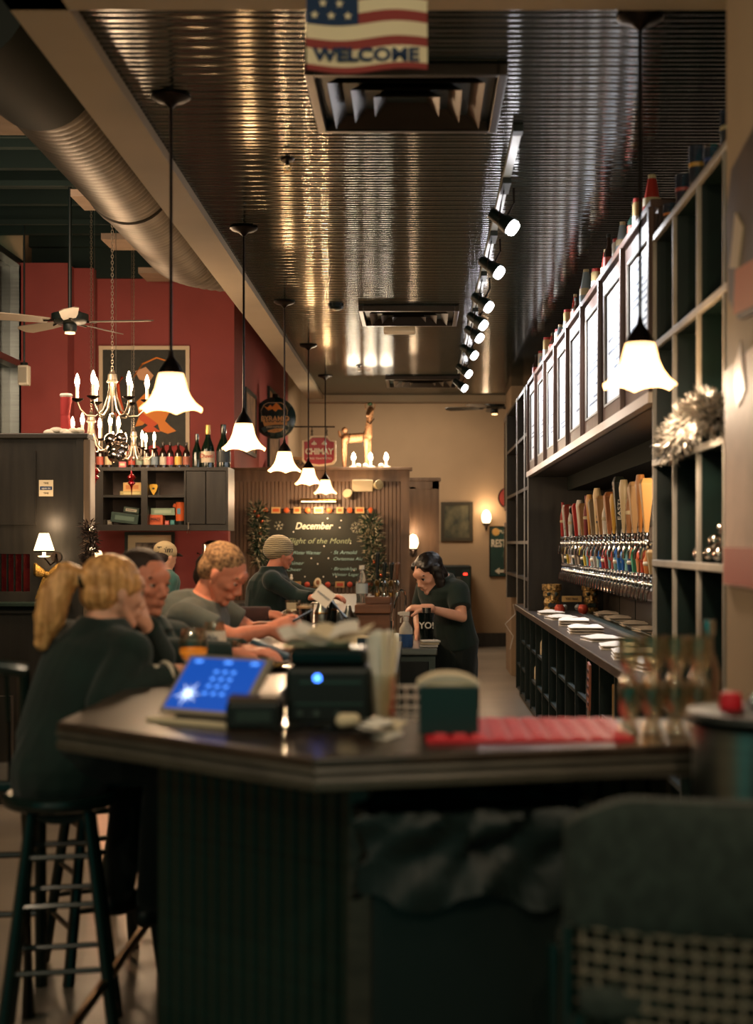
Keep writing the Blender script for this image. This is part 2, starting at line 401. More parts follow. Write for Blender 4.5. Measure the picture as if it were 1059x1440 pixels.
MB((-.95, 3.8, 0)).tube([(-.36, 3.1, .2), (-.86, 3.56, .2), (-.93, 3.75, .2), (-.93, 12, .2)], .016, 10).build('rail_tube', mat('old brass', '#8a6a3c', .3, 1), t)
for y in (3.8, 5.2, 6.6, 8, 9.4, 10.8): MB((-.95, 3.8, 0)).tube([(-.93, y, .2), (-.80, y, .12), (-.66, y, .12)], .012).build('bracket', m_bronze, t)

# near stuff under the bar front: bin with bag
t = thing('waste_bin', 'tall black bin with a crumpled plastic bag folded over its rim under the bar', 'bin', (.13, 3.02, 0))
o0 = (.13, 3.02, 0)
MB(o0).pxy([(-.1, 2.90), (.33, 2.95), (.33, 3.2), (-.08, 3.15)], 0, .93).build('bin_body', m_blackp, t, smooth=False, bev=.02)
rng = random.Random(3); vs = []; fs = []; ring = [(-.115, 2.885), (-.0, 2.89), (.11, 2.90), (.22, 2.92), (.35, 2.935), (.355, 3.06), (.35, 3.215), (.12, 3.20), (-.10, 3.17), (-.12, 3.03)]
# subdivide ring
rr = []
for a, b in zip(ring, ring[1:]+ring[:1]):
    for k in range(7): rr.append((a[0]+(b[0]-a[0])*k/7, a[1]+(b[1]-a[1])*k/7))
zs = [.952, .94, .92, .90, .88, .86, .84, .80, .77]
nR = len(rr)
for j, z in enumerate(zs):
    for i, (x, y) in enumerate(rr):
        w_ = .4*.014*math.sin(i*1.9+j*2.1)+.012*math.sin(i*.7+j*1.3)+rng.uniform(-.006, .006)
        cx, cy = x-.12, y-3.04; L = math.hypot(cx, cy)
        drop = .012*math.sin(i*.45+1)*(j/8)**2*1.6
        vs.append((x+cx/L*(w_+.012*math.sin(j)), y+cy/L*(w_+.012*math.sin(j)), z+drop+rng.uniform(-.004, .004)))
for j in range(len(zs)-1):
    for i in range(nR): fs.append((j*nR+i, j*nR+(i+1) % nR, (j+1)*nR+(i+1) % nR, (j+1)*nR+i))
MB(o0).add(vs, fs).build('bin_bag', mat('glossy black plastic film', '#061614', .55), t, ang=60)

# ------------------------------------------------------------------ stools
def stool(loc, rz, label, seat_z=.75, group='round wooden bar stools'):
    t = thing('bar_stool', label, 'stool', loc, rz, group)
    MB().lathe([(0, seat_z-.045), (.15, seat_z-.045), (.168, seat_z-.035), (.175, seat_z-.02), (.172, seat_z-.006), (.16, seat_z), (.14, seat_z-.004), (0, seat_z-.010)], n=32).build('seat', m_stool, t)
    for q in range(4):
        a = R(45+90*q); p0 = (.115*math.cos(a), .115*math.sin(a), seat_z-.045); p1 = (.235*math.cos(a), .235*math.sin(a), 0)
        MB().cyl(p1, p0, .02, .017, 10).build('leg', m_stool, t)
    for q in range(4):
        for z in ((.18, .36, .52, .62) if q % 2 else (.24, .43, .57)):
            k = .235-(.12)*(z/(seat_z-.045)); a = R(45+90*q); b = a+R(90)
            MB().cyl((k*math.cos(a), k*math.sin(a), z), (k*math.cos(b), k*math.sin(b), z), .0095, n=8).build('rung', m_stool, t)
    return t
m_stool = mat('black lacquered wood', '#0c1e1a', .28, coat=.3)
stool((-1.085, 4.32, 0), .2, 'round black wooden stool at the near bar corner under the blonde woman')
stool((-1.12, 5.05, 0), .5, 'round black wooden stool under the dark-haired man in the dark jacket')
stool((-1.13, 5.90, 0), .1, 'round black wooden stool under the grey-haired man holding a phone')
stool((-1.13, 6.85, 0), .4, 'round black wooden stool under the person in the brown sleeve')
stool((-1.15, 8.1, 0), .3, 'empty round black wooden stool further down the bar past the brown sleeve')
stool((-1.15, 9.2, 0), .8, 'last round black wooden stool before the man in the knit hat')
# slat back chair at the left
t = thing('slatted_chair', 'dark tall chair with a slatted back at the left behind the blonde woman', 'chair', (-1.44, 4.60, 0), R(8)); 
for x in (-.19, .19):
    MB().tube([(x, -.12, 0), (x, -.16, .7), (x, -.24, 1.13)], [.022, .022, .018], 8).build('leg', m_stool, t)
    MB().cyl((x, .2, 0), (x, .18, .72), .02, n=8).build('leg', m_stool, t)
MB().bb(-.21, .21, -.18, .22, .72, .76).build('seat', m_stool, t, smooth=False, bev=.012)
MB().tube([(-.2, -.235, 1.11), (-.1, -.255, 1.125), (0, -.26, 1.13), (.1, -.255, 1.125), (.2, -.235, 1.11)], .024, 8).build('top_rail', m_stool, t)
for i in range(6):
    x = -.14+.056*i; MB().tube([(x, -.165, .76), (x, -.2, .95), (x, -.25, 1.11)], .009, 6).build('slat', m_stool, t)
for z in (.25, .45): MB().cyl((-.19, .19, z), (.19, .19, z), .011, n=8).build('rung', m_stool, t)

# woven chair in the near right corner
m_uph = mat('charcoal diamond weave cloth', '#2c332d', .9, var=.35, scale=(45, 45, 30), bump=.4)
m_cane = mat('pale rattan strand', '#6e6353', .6)
t = thing('woven_chair', 'high chair with a charcoal cloth back above an open pale woven band', 'chair', (.62, 2.5, 0))
o0 = (.62, 2.5, 0)
def arc(x, z):   # gently curved back, bulging towards the viewer
    u = (x-.66)/.42; return 2.30+.10*u*u+(z-.9)*-.06
sh = [(.248, .858), (.250, .95), (.262, 1.02), (.30, 1.050), (.36, 1.072), (.47, 1.076), (.62, 1.078), (.80, 1.076), (.96, 1.068), (1.04, 1.03), (1.07, .95), (1.072, .858)]
zt = lambda x: 1.078 - (max(0, .36-x)/.11)**1.6*.05 - (max(0, x-.96)/.11)**1.6*.05
NX, NZ = 36, 14; vs = []; fs = []
for side in (0, .045):
    for j in range(NZ+1):
        for i in range(NX+1):
            x = .248+.824*i/NX; z = .858+(zt(x)-.858)*j/NZ
            puff = .018*math.sin(math.pi*j/NZ)**.5*math.sin(math.pi*i/NX)**.5
            vs.append((x, arc(x, z)+side+(puff if side else -puff), z))
S = (NX+1)*(NZ+1)
for j in range(NZ):
    for i in range(NX):
        a = j*(NX+1)+i; fs += [(a, a+1, a+NX+2, a+NX+1), (S+a, S+a+NX+1, S+a+NX+2, S+a+1)]
for i in range(NX): fs += [(i, S+i, S+i+1, i+1), (NZ*(NX+1)+i, NZ*(NX+1)+i+1, S+NZ*(NX+1)+i+1, S+NZ*(NX+1)+i)]
for j in range(NZ):
    a = j*(NX+1); b = a+NX; fs += [(a, a+NX+1, S+a+NX+1, S+a), (b, S+b, S+b+NX+1, b+NX+1)]
MB(o0).add(vs, fs).build('backrest', m_uph, t, ang=60)
rows = [.853-.0255*i for i in range(14)]
for j, z in enumerate(rows):
    pts = [(x, arc(x, z)+.006+.006*(1 if (i+j) % 2 else -1), z+.012*((x-.66)/.42)**2-.006) for i, x in enumerate([.252+.0255*k for k in range(33)])]
    MB(o0).tube(pts, .0042, 6).build('strand', m_cane, t)
for i in range(33):
    x = .252+.0255*i
    pts = [(x+.002*math.sin(k*2.1+i), arc(x, z)+.006+.006*(-1 if (i+k) % 2 else 1), z+.004) for k, z in enumerate([.865]+rows)]
    MB(o0).tube(pts, .0042, 6).build('strand', m_cane, t)
MB(o0).add([(x, arc(x, z)+.03, z) for z in (.5, .86) for x in (.26, .66, 1.06)], [(0, 1, 4, 3), (1, 2, 5, 4)]).build('band_backing', mat('black backing sheet', '#0f1d19', .9), t)  # dark sheet behind the open weave, fills its holes
for x in (.27, 1.05):
    for yy in (2.36, 2.78): MB(o0).cyl((x, yy, 0), (x, yy, .72), .018, n=8).build('leg', m_stool, t)
for x in (.255, 1.065): MB(o0).cyl((x, arc(x, .6)+.01, .5), (x, arc(x, .86)+.01, .86), .013, n=8).build('frame_post', m_stool, t)
MB(o0).bb(.27, 1.05, 2.36, 2.80, .70, .76).build('seat', m_uph, t, bev=.02)

# steel bin at the bar's right end, pitcher on top
t = thing('steel_container', 'tall round stainless steel container with a black rim by the bar end', 'container', (.73, 2.86, 0))
o0 = (.73, 2.86, 0)
MB(o0).lathe([(.0, .02), (.155, .02), (.165, .06), (.172, .7), (.178, 1.135), (.17, 1.14), (.165, 1.12), (.16, .7), (0, .68)], (.73, 2.86, 0), 40).build('container_body', m_steel, t)
MB(o0).lathe([(0, 1.145), (.186, 1.145), (.190, 1.155), (.186, 1.166), (.12, 1.17), (0, 1.172)], (.73, 2.86, 0), 40).build('rim_lid', m_blackp, t)
MB(o0).cyl((.61, 2.72, .95), (.60, 2.71, .95), .012).build('knob', m_chrome, t)

# ------------------------------------------------------------------ BACK BAR: counter with cubbies
BX = .98
t = thing('back_counter', 'long black back counter with open cubbies full of small things', 'counter', (1.3, 9, 0)); bc = t
o0 = (1.3, 9, 0)
MB(o0).bb(BX-.02, 1.70, 4.66, 14.2, .85, .90).build('counter_top', mat('worn brown counter', '#4a3d33', .3, var=.3, scale=(14, 3, 14)), t, smooth=False, bev=.006)
MB(o0).bb(1.30, 1.32, 4.7, 14.15, .05, .85).build('back_panel', m_black, t, smooth=False)
yv = [4.70+.595*i for i in range(17)]
for y in yv: MB(o0).bb(BX, 1.3, y, y+.03, .06, .85).build('divider', m_black, t, smooth=False)
for i in range(16):
    for z in (.06, .30, .56):
        if (i*7+int(z*100)) % 5 == 1 and z > .1: continue
        MB(o0).bb(BX+.01, 1.3, yv[i]+.03, yv[i+1], z, z+.022).build('shelf', m_black, t, smooth=False)
MB(o0).bb(BX+.03, 1.3, 4.7, 14.2, 0, .06).build('plinth', m_black, t, smooth=False)
MB(o0).bb(1.37, 1.50, 5.0, 12.4, .90, .905).build('drip_channel', mat('dull grey drip channel', '#4c544c', .35, .5), t, smooth=False)
for x in (1.365, 1.50): MB(o0).bb(x, x+.012, 5.0, 12.4, .90, .915).build('channel_lip', m_steel, t, smooth=False)
# alcove end, wall, tap box, soffit
t = thing('tap_wall_housing', 'dark walnut alcove behind the taps with a boxed-out tap ledge', 'panelling', (1.5, 9, 0)); o0 = (1.5, 9, 0)
MB(o0).bb(.99, 1.70, 12.75, 12.85, .90, 2.10).build('end_panel', m_wood, t, smooth=False)
MB(o0).bb(1.66, 1.70, 6.02, 12.75, .90, 2.3).build('back_panel', m_wood, t, smooth=False)
MB(o0).bb(1.34, 1.66, 6.3, 12.5, 1.17, 1.60).build('tap_box', m_cab, t, smooth=False, bev=.006)
MB(o0).bb(1.02, 1.66, 6.04, 12.75, 2.10, 2.13).build('soffit', m_wood, t, smooth=False)
MB(o0).bb(1.34, 1.66, 6.04, 12.75, 1.98, 2.10).build('drop_panel', mat('matte black panel', '#0f1a16', .95), t, smooth=False)
for y in [6.6+.85*i for i in range(7)]: MB(o0).bb(1.655, 1.66, y, y+.02, .9, 1.17).build('batten', m_black, t, smooth=False)

# upper cabinets
t = thing('upper_cabinet', 'long reddish brown wall cabinet run with framed white drink boards above the taps', 'cabinet', (1.2, 9, 2.1)); o0 = (1.2, 9, 2.1)
MB(o0).bb(1.02, 1.70, 6.04, 12.8, 2.13, 2.93).build('cabinet_body', m_cab, t, smooth=False)
MB(o0).bb(.985, 1.72, 6.03, 12.82, 2.93, 2.965).build('top_board', m_cab, t, smooth=False, bev=.005)
MB(o0).bb(.975, 1.03, 6.03, 12.82, 2.10, 2.145).build('bottom_rail', mat('pale whitewashed rail', '#c9b6a4', .35), t, smooth=False)
m_board2 = mat('white drink board', '#d9dde0', .3)
m_ink = plain('#6d7684')
bay = [6.04+.845*i for i in range(9)]
m_red2 = plain('#b04a3a')
for i in range(8):
    y0, y1 = bay[i]+.02, bay[i+1]-.02
    if i < 8:
        f = MB(o0)
        f.bb(1.0, 1.02, y0, y0+.07, 2.16, 2.91).bb(1.0, 1.02, y1-.07, y1, 2.16, 2.91).bb(1.0, 1.02, y0+.07, y1-.07, 2.16, 2.23).bb(1.0, 1.02, y0+.07, y1-.07, 2.84, 2.91)
        d = f.build('door_frame', m_cab, t, smooth=False)
        MB(o0).bb(.996, 1.004, y0+.07, y0+.082, 2.23, 2.84).bb(.996, 1.004, y1-.082, y1-.07, 2.23, 2.84).bb(.996, 1.004, y0+.07, y1-.07, 2.23, 2.242).bb(.996, 1.004, y0+.07, y1-.07, 2.828, 2.84).build('door_bead', m_trimw, d, smooth=False)
        MB(o0).bb(1.012, 1.0185, y0+.082, y1-.082, 2.242, 2.828).build('drink_board', m_board2, d, smooth=False)
        r = random.Random(i); L = MB(o0); z = 2.79
        while z > 2.28:
            x = y0+.13; 
            while x < y1-.16:
                wd = r.uniform(.03, .11)
                if x+wd < y1-.12: L.bb(1.0105, 1.0125, x, x+wd, z, z+.012)
                x += wd+.018
                if r.random() < .25: break
            z -= .032
        lo = L.build('written_lines', m_ink, d, smooth=False); tag(lo, kind='stuff')
    MB(o0).bb(.975, 1.0, bay[i]-.018, bay[i]+.018, 2.145, 2.93).build('stile', m_cab, t, smooth=False, bev=.003)
MB(o0).bb(.975, 1.0, bay[8]-.03, bay[8]+.01, 2.145, 2.93).build('stile', m_cab, t, smooth=False, bev=.003)

# tall open rack nearer the viewer
t = thing('open_rack', 'tall black open rack of cubbyholes with pale front edges', 'rack', (1.2, 5.3, .9)); o0 = (1.2, 5.3, .9)
ys = [4.22, 4.63, 5.07, 5.55, 6.02]; zs = [1.42, 1.84, 2.33, 2.79]
MB(o0).bb(1.5, 1.52, 4.2, 6.02, .9, 2.79).build('back_panel', m_black, t, smooth=False)
for y in ys:
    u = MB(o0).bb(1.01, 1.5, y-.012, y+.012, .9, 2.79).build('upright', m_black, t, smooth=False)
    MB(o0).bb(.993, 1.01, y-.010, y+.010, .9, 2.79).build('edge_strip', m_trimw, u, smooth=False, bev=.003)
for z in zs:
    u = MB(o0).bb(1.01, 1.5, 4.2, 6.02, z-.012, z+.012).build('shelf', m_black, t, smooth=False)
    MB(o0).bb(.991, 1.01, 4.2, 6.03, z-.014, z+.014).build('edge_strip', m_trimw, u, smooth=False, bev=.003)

# far end unit: narrow shelves next to the alcove
t = thing('end_shelf_unit', 'narrow dark shelving unit at the far end of the tap alcove', 'shelves', (1.2, 14, 0)); o0 = (1.2, 14, 0)
for y in (12.86, 13.3, 14.3, 16.0): MB(o0).bb(1.0, 1.7, y, y+.03, .9, 2.97).build('upright', m_wood, t, smooth=False)
for z in (1.16, 1.5, 2.0, 2.5, 2.94): MB(o0).bb(1.0, 1.7, 12.86, 16.0, z, z+.03).build('shelf', m_wood, t, smooth=False)
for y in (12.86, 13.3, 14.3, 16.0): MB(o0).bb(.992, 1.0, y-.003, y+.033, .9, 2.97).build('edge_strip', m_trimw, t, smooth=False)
MB(o0).bb(1.45, 1.47, 12.89, 16.0, .9, 2.94).build('back_panel', m_black, t, smooth=False)

# ================================================================== LEFT: wall cabinet, booth divider, partition
t = thing('wall_cabinet', 'wide dark walnut wall cabinet with four open cubbies and two doors', 'cabinet', (-2.3, 12.4, 1.6)); o0 = (-2.3, 12.4, 1.6)
D = 12.4; k = D/2000
X = lambda px: (px-588)*.0062
Z = lambda py: 1.5-(py-765)*.0062
wc = MB(o0)
x0, x1, xa, xm, xb = X(112), X(321), X(145), X(203), X(259)
zt_, zb_ = Z(657), Z(746); zm = Z(698); 
wc.bb(x0, x1, D, D+.03, zt_-.02, zt_).bb(x0, x1, D+.03, D+.42, zt_-.02, zt_)
MB(o0).bb(x0, x1, D-.01, D+.42, zt_-.03, zt_).build('top_board', m_woodh, t, smooth=False)
MB(o0).bb(x0, x1, D-.006, D+.42, zb_, zb_+.05).build('bottom_board', m_woodh, t, smooth=False)
MB(o0).bb(x0, x1, D+.40, D+.42, zb_, zt_).build('back_panel', mat('mottled walnut back', '#5a4a3f', .45, var=.5, scale=(4, 4, 9)), t, smooth=False)
for a, b in ((x0, xa), (xm-.028, xm+.028), (xb, xb+.015), (x1-.02, x1)): MB(o0).bb(a, b, D-.004, D+.40, zb_+.05, zt_-.03).build('upright', m_wood, t, smooth=False)
MB(o0).bb(xa, xm-.03, D+.01, D+.40, zm-.008, zm+.012).build('shelf', m_woodh, t, smooth=False)
MB(o0).bb(xm+.03, xb, D+.01, D+.40, zm-.008, zm+.012).build('shelf', m_woodh, t, smooth=False)
for a, b in ((xb+.02, X(289)), (X(290), x1-.02)): MB(o0).bb(a, b, D-.01, D+.02, zb_+.055, zt_-.035).build('door', m_wood, t, smooth=False, bev=.004)
# booth divider at the left edge
t = thing('booth_divider', 'tall dark walnut booth divider with a ledge and a small window opening', 'partition', (-2.7, 9.3, 0)); o0 = (-2.7, 9.3, 0)
D2 = 9.3; Q = lambda px, py: P(px, py, D2)
xr = Q(118, 0).x; zt2 = Q(0, 617).z; xl = -3.7
wl, wr, wt, wb = -3.5, Q(42, 0).x, Q(0, 779).z, Q(0, 832).z
m = MB(o0)
m.bb(wr, xr, D2, D2+.12, 0, zt2).bb(xl, wr, D2, D2+.12, wt, zt2).bb(xl, wr, D2, D2+.12, 0, wb)
m.build('panel', m_wood, t, smooth=False)
MB(o0).bb(xl, xr+.03, D2-.03, D2+.15, zt2, zt2+.035).build('cap_board', m_woodh, t, smooth=False, bev=.006)
MB(o0).bb(xr, xr+.045, D2-.02, D2+.13, 0, zt2).build('end_post', mat('lighter walnut post', '#6a5846', .4, var=.2, scale=(14, 14, 2)), t, smooth=False, bev=.008)
MB(o0).bb(Q(108, 0).x, xr, D2-.012, D2, 0, zt2).bb(xl, Q(51, 0).x, D2-.012, D2, Q(0, 736).z, Q(0, 738).z).bb(Q(50, 0).x, Q(51, 0).x, D2-.012, D2, Q(0, 736).z, zt2-.08).build('moulding', m_wood, t, smooth=False)
MB(o0).bb(xl, Q(100, 0).x, D2-.14, D2, Q(0, 852).z, Q(0, 846).z).build('ledge', mat('ledge dark green', '#23332b', .35), t, smooth=False, bev=.006)
MB(o0).bb(xl, Q(96, 0).x, D2-.05, D2, Q(0, 862).z, Q(0, 858).z).build('ledge_rail', m_wood, t, smooth=False)
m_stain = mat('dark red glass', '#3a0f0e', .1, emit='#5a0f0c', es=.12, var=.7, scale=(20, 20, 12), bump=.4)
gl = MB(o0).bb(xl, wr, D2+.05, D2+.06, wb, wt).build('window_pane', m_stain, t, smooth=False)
for px in (-2, 8, 18, 29): MB(o0).bb(Q(px, 0).x, Q(px+1, 0).x, D2+.02, D2+.05, wb, wt).build('glazing_bar', m_black, t, smooth=False)
tag(MB().bb(Q(55, 0).x, Q(75, 0).x, D2-.004, D2-.0005, Q(0, 698).z, Q(0, 675).z).build('notice_card', m_cream, smooth=False), 'cream notice card with a blue band on the dark booth divider', 'notice')
nc = COL.objects['notice_card']; 
c = Q(65, 686.5); MB().bb(c.x-.04, c.x+.04, D2-.0055, D2-.004, c.z-.011, c.z+.011).build('blue_band', plain('#2a3f63'), nc, smooth=False)
text('lettering', 'TIME', .016, plain('#3a2e26'), (c.x, D2-.0045, c.z+.032), nc); text('lettering', 'open to', .018, m_white, (c.x, D2-.006, c.z), nc); text('lettering', 'TIME', .016, plain('#3a2e26'), (c.x, D2-.0045, c.z-.034), nc)
# lower seat-back of the booth
setting('trim_booth', MB().bb(-3.7, -2.35, 8.2, 8.26, 0, .62), m_wood)

# chalkboard partition
D3 = 15.8; q = D3/2000
X3 = lambda px: (px-588)*.0079
Z3 = lambda py: 1.5-(py-765)*.0079
t = thing('beadboard_partition', 'brown beadboard partition with a flat cap behind the chalkboard', 'partition', (-1, D3, 0)); o0 = (-1, D3, 0)
x0, x1 = X3(321), X3(576); zt3 = Z3(657)
MB(o0).bb(x0, x1, D3+.02, D3+.16, 0, zt3-.03).build('core', m_wood2, t, smooth=False)
MB(o0).bb(x0-.01, x1+.03, D3-.05, D3+.2, zt3-.035, zt3).build('cap_board', m_wood2, t, smooth=False, bev=.006)
MB(o0).bb(x0, x1, D3-.012, D3+.02, zt3-.16, zt3-.035).build('top_rail', m_wood2, t, smooth=False)
MB(o0).bb(x1-.1, x1, D3-.012, D3+.02, 0, zt3-.16).build('stile', m_wood2, t, smooth=False)
MB(o0).bb(x0, x0+.08, D3-.012, D3+.02, 0, zt3-.16).build('stile', m_wood2, t, smooth=False)
boards((x0+.08, D3+.02, 0), (x1-.1, D3+.02, 0), .044, .0, zt3-.16, m_wood2, t, o=o0, t=.016)
t = thing('panelled_divider', 'plain brown divider beside the beadboard partition behind the bartender', 'partition', (.1, 16.6, 0)); o0 = (.1, 16.6, 0)
D4 = 16.6; a = P(577, 673, D4); b = P(620, 673, D4)
MB(o0).bb(a.x-.2, b.x-.02, D4, D4+.12, 0, a.z).build('panel', m_wood2, t, smooth=False)
MB(o0).bb(a.x-.2, b.x, D4-.03, D4+.15, a.z-.03, a.z+.01).build('cap_board', m_wood2, t, smooth=False, bev=.005)
MB(o0).bb(a.x-.1, a.x+.06, D4-.012, D4, 0, a.z-.1).bb(b.x-.1, b.x-.02, D4-.012, D4, 0, a.z-.03).bb(a.x-.1, b.x-.02, D4-.012, D4, a.z-.12, a.z-.03).build('frame', m_wood2, t, smooth=False)

# ================================================================== LAMPS
m_frost = mat('frosted opal bell glass', '#b98a5a', .35, emit='#ffc889', es=3.6)
_nt = m_frost.node_tree; _tr = _nt.nodes.new('ShaderNodeBsdfTransparent'); _tr.inputs[0].default_value = (1, .85, .62, 1)
_mx = _nt.nodes.new('ShaderNodeMixShader'); _mx.inputs[0].default_value = .35
_nt.links.new(_nt.nodes['Principled BSDF'].outputs[0], _mx.inputs[1]); _nt.links.new(_tr.outputs[0], _mx.inputs[2])
_nt.links.new(_mx.outputs[0], _nt.nodes['Material Output'].inputs[0])
m_bulbw = glow('warm bulb glow', '#ffd9a0', 8)
def pendant(loc, label, power=15, col=WARM):
    t = thing('pendant_light', label, 'lamp', loc, 0, 'bell pendant lamps hanging over the bar')
    MB().lathe([(0, 0), (.078, 0), (.080, -.008), (.062, -.02), (.03, -.028), (.012, -.045), (.008, -.05), (0, -.05)], n=24).build('ceiling_plate', m_bronze, t)
    MB().cyl((0, 0, -.04), (0, 0, -1.05), .0065, n=8).build('rod', m_bronze, t)
    MB().lathe([(0, -1.02), (.008, -1.025), (.012, -1.05), (.03, -1.075), (.046, -1.10), (.05, -1.115), (.044, -1.118), (0, -1.118)], n=20).build('socket_cap', m_bronze, t)
    prof = [(.040, -1.108), (.050, -1.116), (.057, -1.14), (.065, -1.175), (.078, -1.205), (.098, -1.233), (.117, -1.25), (.126, -1.258)]
    def wv(j, a, r, z):
        k = max(0, (j-4)/3.)
        return r*(1+.02*k*math.cos(6*a+math.pi)), z-k*.016*((1-abs(math.cos(3*a)))**1.3-.3)
    MB().lathe(prof, n=48, wave=wv).build('shade', m_frost, t, ang=80)
    MB().ell((0, 0, -1.225), (.026, .026, .034)).build('bulb', m_bulbw, t)
    light('POINT', (loc[0], loc[1], loc[2]-1.275), power, col, .035)
    return t
PD = (5.71, 8.09, 10.55, 12.86, 15.2)
for i, D in enumerate(PD):
    pendant((-.992, D, 3.3), ['big amber-edged bell pendant nearest the viewer, left above the seated couple', 'bell pendant second in the row from the near left',
        'bell pendant in the middle of the row, under the round green sign', 'bell pendant fourth in the row, overlapping the red shield sign',
        'smallest and farthest bell pendant in the row, before the chalkboard partition'][i], 21)
pendant((.757, 4.85, 3.3), 'white bell pendant on the right in front of the rack and cabinets', 24, (1, .78, .55))

# track lighting
t = thing('light_track', 'white ceiling track that carries the row of spot lamps', 'track', (.43, 10, 3.3)); o0 = (.43, 10, 3.3)
MB(o0).bb(.412, .448, 6.15, 14.8, 3.275, 3.30).build('rail', mat('white enamel', '#c9d2cc', .3), t, smooth=False)
MB(o0).bb(.408, .452, 6.10, 6.17, 3.27, 3.30).build('end_cap', m_black, t, smooth=False)
for D in (7.1, 8.27, 9.47, 10.26, 10.9, 11.9, 13.2, 14.4):
    MB(o0).bb(.41, .45, D-.22, D+.0, 3.245, 3.275).build('adapter', m_black, t, smooth=False)
for i, D in enumerate((7.1, 8.27, 9.47, 10.26, 10.9, 11.9, 13.2, 14.4)):
    c = Vector((.44, D, 3.10)); aim = Vector((1.25, D-.30, 2.45)); d = (aim-c).normalized()
    t = thing('spot_lamp', f'white track spot lamp, {ORD[i]} from the near end of the ceiling track', 'lamp', c, 0, 'spot lamps on the ceiling track')
    M = d.to_track_quat('Z', 'Y').to_matrix().to_4x4()
    MB().lathe([(0, -.10), (.026, -.10), (.03, -.09), (.032, -.03), (.04, -.02), (.045, .03), (.040, .03), (.034, -.015), (0, -.02)], n=16, M=M).build('housing', m_black, t)
    MB().lathe([(0, -.012), (.026, -.01), (.035, .025), (.040, .045), (.034, .058), (.015, .064), (0, .065)], n=16, M=M).build('bulb', m_bulb, t)
    MB().tube([(-.015, -.08, .155), (-.03, -.05, .08), (-.04, 0, -.0)], .005).tube([(.03, -.1, .155), (.035, -.06, .09), (.0, .02, .03)], .005).build('bracket', m_bronze, t)
    light('SPOT', c+d*.10, 95, WHITE, .04, aim=c+d*2, size=110, blend=.7)

# vents, sprinklers, detector
m_vent = mat('dark painted vent metal', '#3a322b', .3, .7)
for i, (cx, D, s, lab) in enumerate(((-.045, 5.70, .76, 'large square louvred ceiling vent right behind the flag'), (-.07, 11.1, .76, 'square louvred ceiling vent in the middle of the ceiling'), (.05, 15.6, .80, 'farthest square ceiling vent near the end of the ceiling'))):
    t = thing('ceiling_vent', lab, 'vent', (cx, D, 3.3), 0, 'square vents in the ceiling')
    def sq(h, w_, z0, z1, o=0):
        m = MB()
        for a in (-1, 1): m.box((a*(h-w_/2), 0, (z0+z1)/2), (w_, 2*h, z1-z0)); m.box((0, a*(h-w_/2), (z0+z1)/2), (2*h-2*w_, w_, z1-z0))
        return m
    sq(s/2, .035, -.045, 0).build('frame', m_vent, t, smooth=False, bev=.004)
    for j, h in enumerate((.30, .215, .13)):
        m = MB(); h *= s/.76; a = h; b = h-.05; zt, zb = -.005, -.05
        vs = [(-a, -a, zb), (a, -a, zb), (a, a, zb), (-a, a, zb), (-b, -b, zt), (b, -b, zt), (b, b, zt), (-b, b, zt)]
        vs += [(x*.985, y*.985, z+.004) for x, y, z in vs]
        m.add(vs, [(0, 1, 5, 4), (1, 2, 6, 5), (2, 3, 7, 6), (3, 0, 4, 7)]+[(8+p, 8+q_, 8+r_, 8+s_) for p, q_, r_, s_ in ((4, 5, 1, 0), (5, 6, 2, 1), (6, 7, 3, 2), (7, 4, 0, 3))]+[(0, 8, 9, 1), (1, 9, 10, 2), (2, 10, 11, 3), (3, 11, 8, 0)])
        m.build('louvre', m_vent, t, smooth=False)
    MB().box((0, 0, -.003), (s*.9, s*.9, .004)).build('back_plate', m_black, t, smooth=False)
t = thing('ceiling_box', 'small cream box fixed on the ceiling by the middle vent', 'box', P(562, 457, 11.75)); t.location.z = 3.3
MB().box((0, 0, -.03), (.26, .16, .06)).build('cover', m_cream, t, smooth=False, bev=.01)
for (px, D, lab) in ((404, 6.65, 'small brass ceiling sprinkler head left of the vent nearest the flag'), (505, 14.3, 'small ceiling sprinkler head in the bright reflection far back')):
    t = thing('sprinkler_head', lab, 'sprinkler', ((px-588)*D/2000, D, 3.3), 0, 'ceiling sprinklers')
    MB().lathe([(0, 0), (.035, 0), (.03, -.008), (.01, -.012), (.01, -.03), (0, -.03)], n=14).build('plate', m_bronze, t)
    MB().tube([(-.01, 0, -.028), (-.018, 0, -.045), (0, 0, -.06)], .003).tube([(.01, 0, -.028), (.018, 0, -.045), (0, 0, -.06)], .003).lathe([(0, -.058), (.02, -.06), (.02, -.063), (0, -.064)], n=12).build('head', mat('old brass', '#8a6a3c'), t)
t = thing('smoke_detector', 'round black smoke detector on the glossy ceiling', 'detector', (-.62, 10.7, 3.3))
MB().lathe([(0, 0), (.06, 0), (.06, -.015), (.045, -.035), (.02, -.042), (0, -.042)], n=20).build('cover', m_blackg, t)

# flag
t = thing('welcome_flag', 'small garden flag with stars, stripes and WELCOME hanging from the front beam', 'flag', (-.145, 4.12, 3.25)); o0 = (-.145, 4.12, 3.25)
FX0, FX1, FZ = -.325, .025, 2.875
def sheet(x0, x1, z0, z1, m, name, par=t, dy=0, nx=14, nz=3):
    vs = []; fs = []
    for s_ in (0, 1):
        for j in range(nz+1):
            for i in range(nx+1):
                x = x0+(x1-x0)*i/nx; z = z0+(z1-z0)*j/nz
                vs.append((x+.006*(3.25-z), 4.12+.008*math.sin(x*22)+.03*(3.25-z)+dy+s_*.0012, z+.006*math.sin(x*16+z*5)))
    S = (nx+1)*(nz+1)
    for j in range(nz):
        for i in range(nx):
            a = j*(nx+1)+i; fs += [(a, a+1, a+nx+2, a+nx+1), (S+a, S+a+nx+1, S+a+nx+2, S+a+1)]
    return MB(o0).add(vs, fs).build(name, m, par)
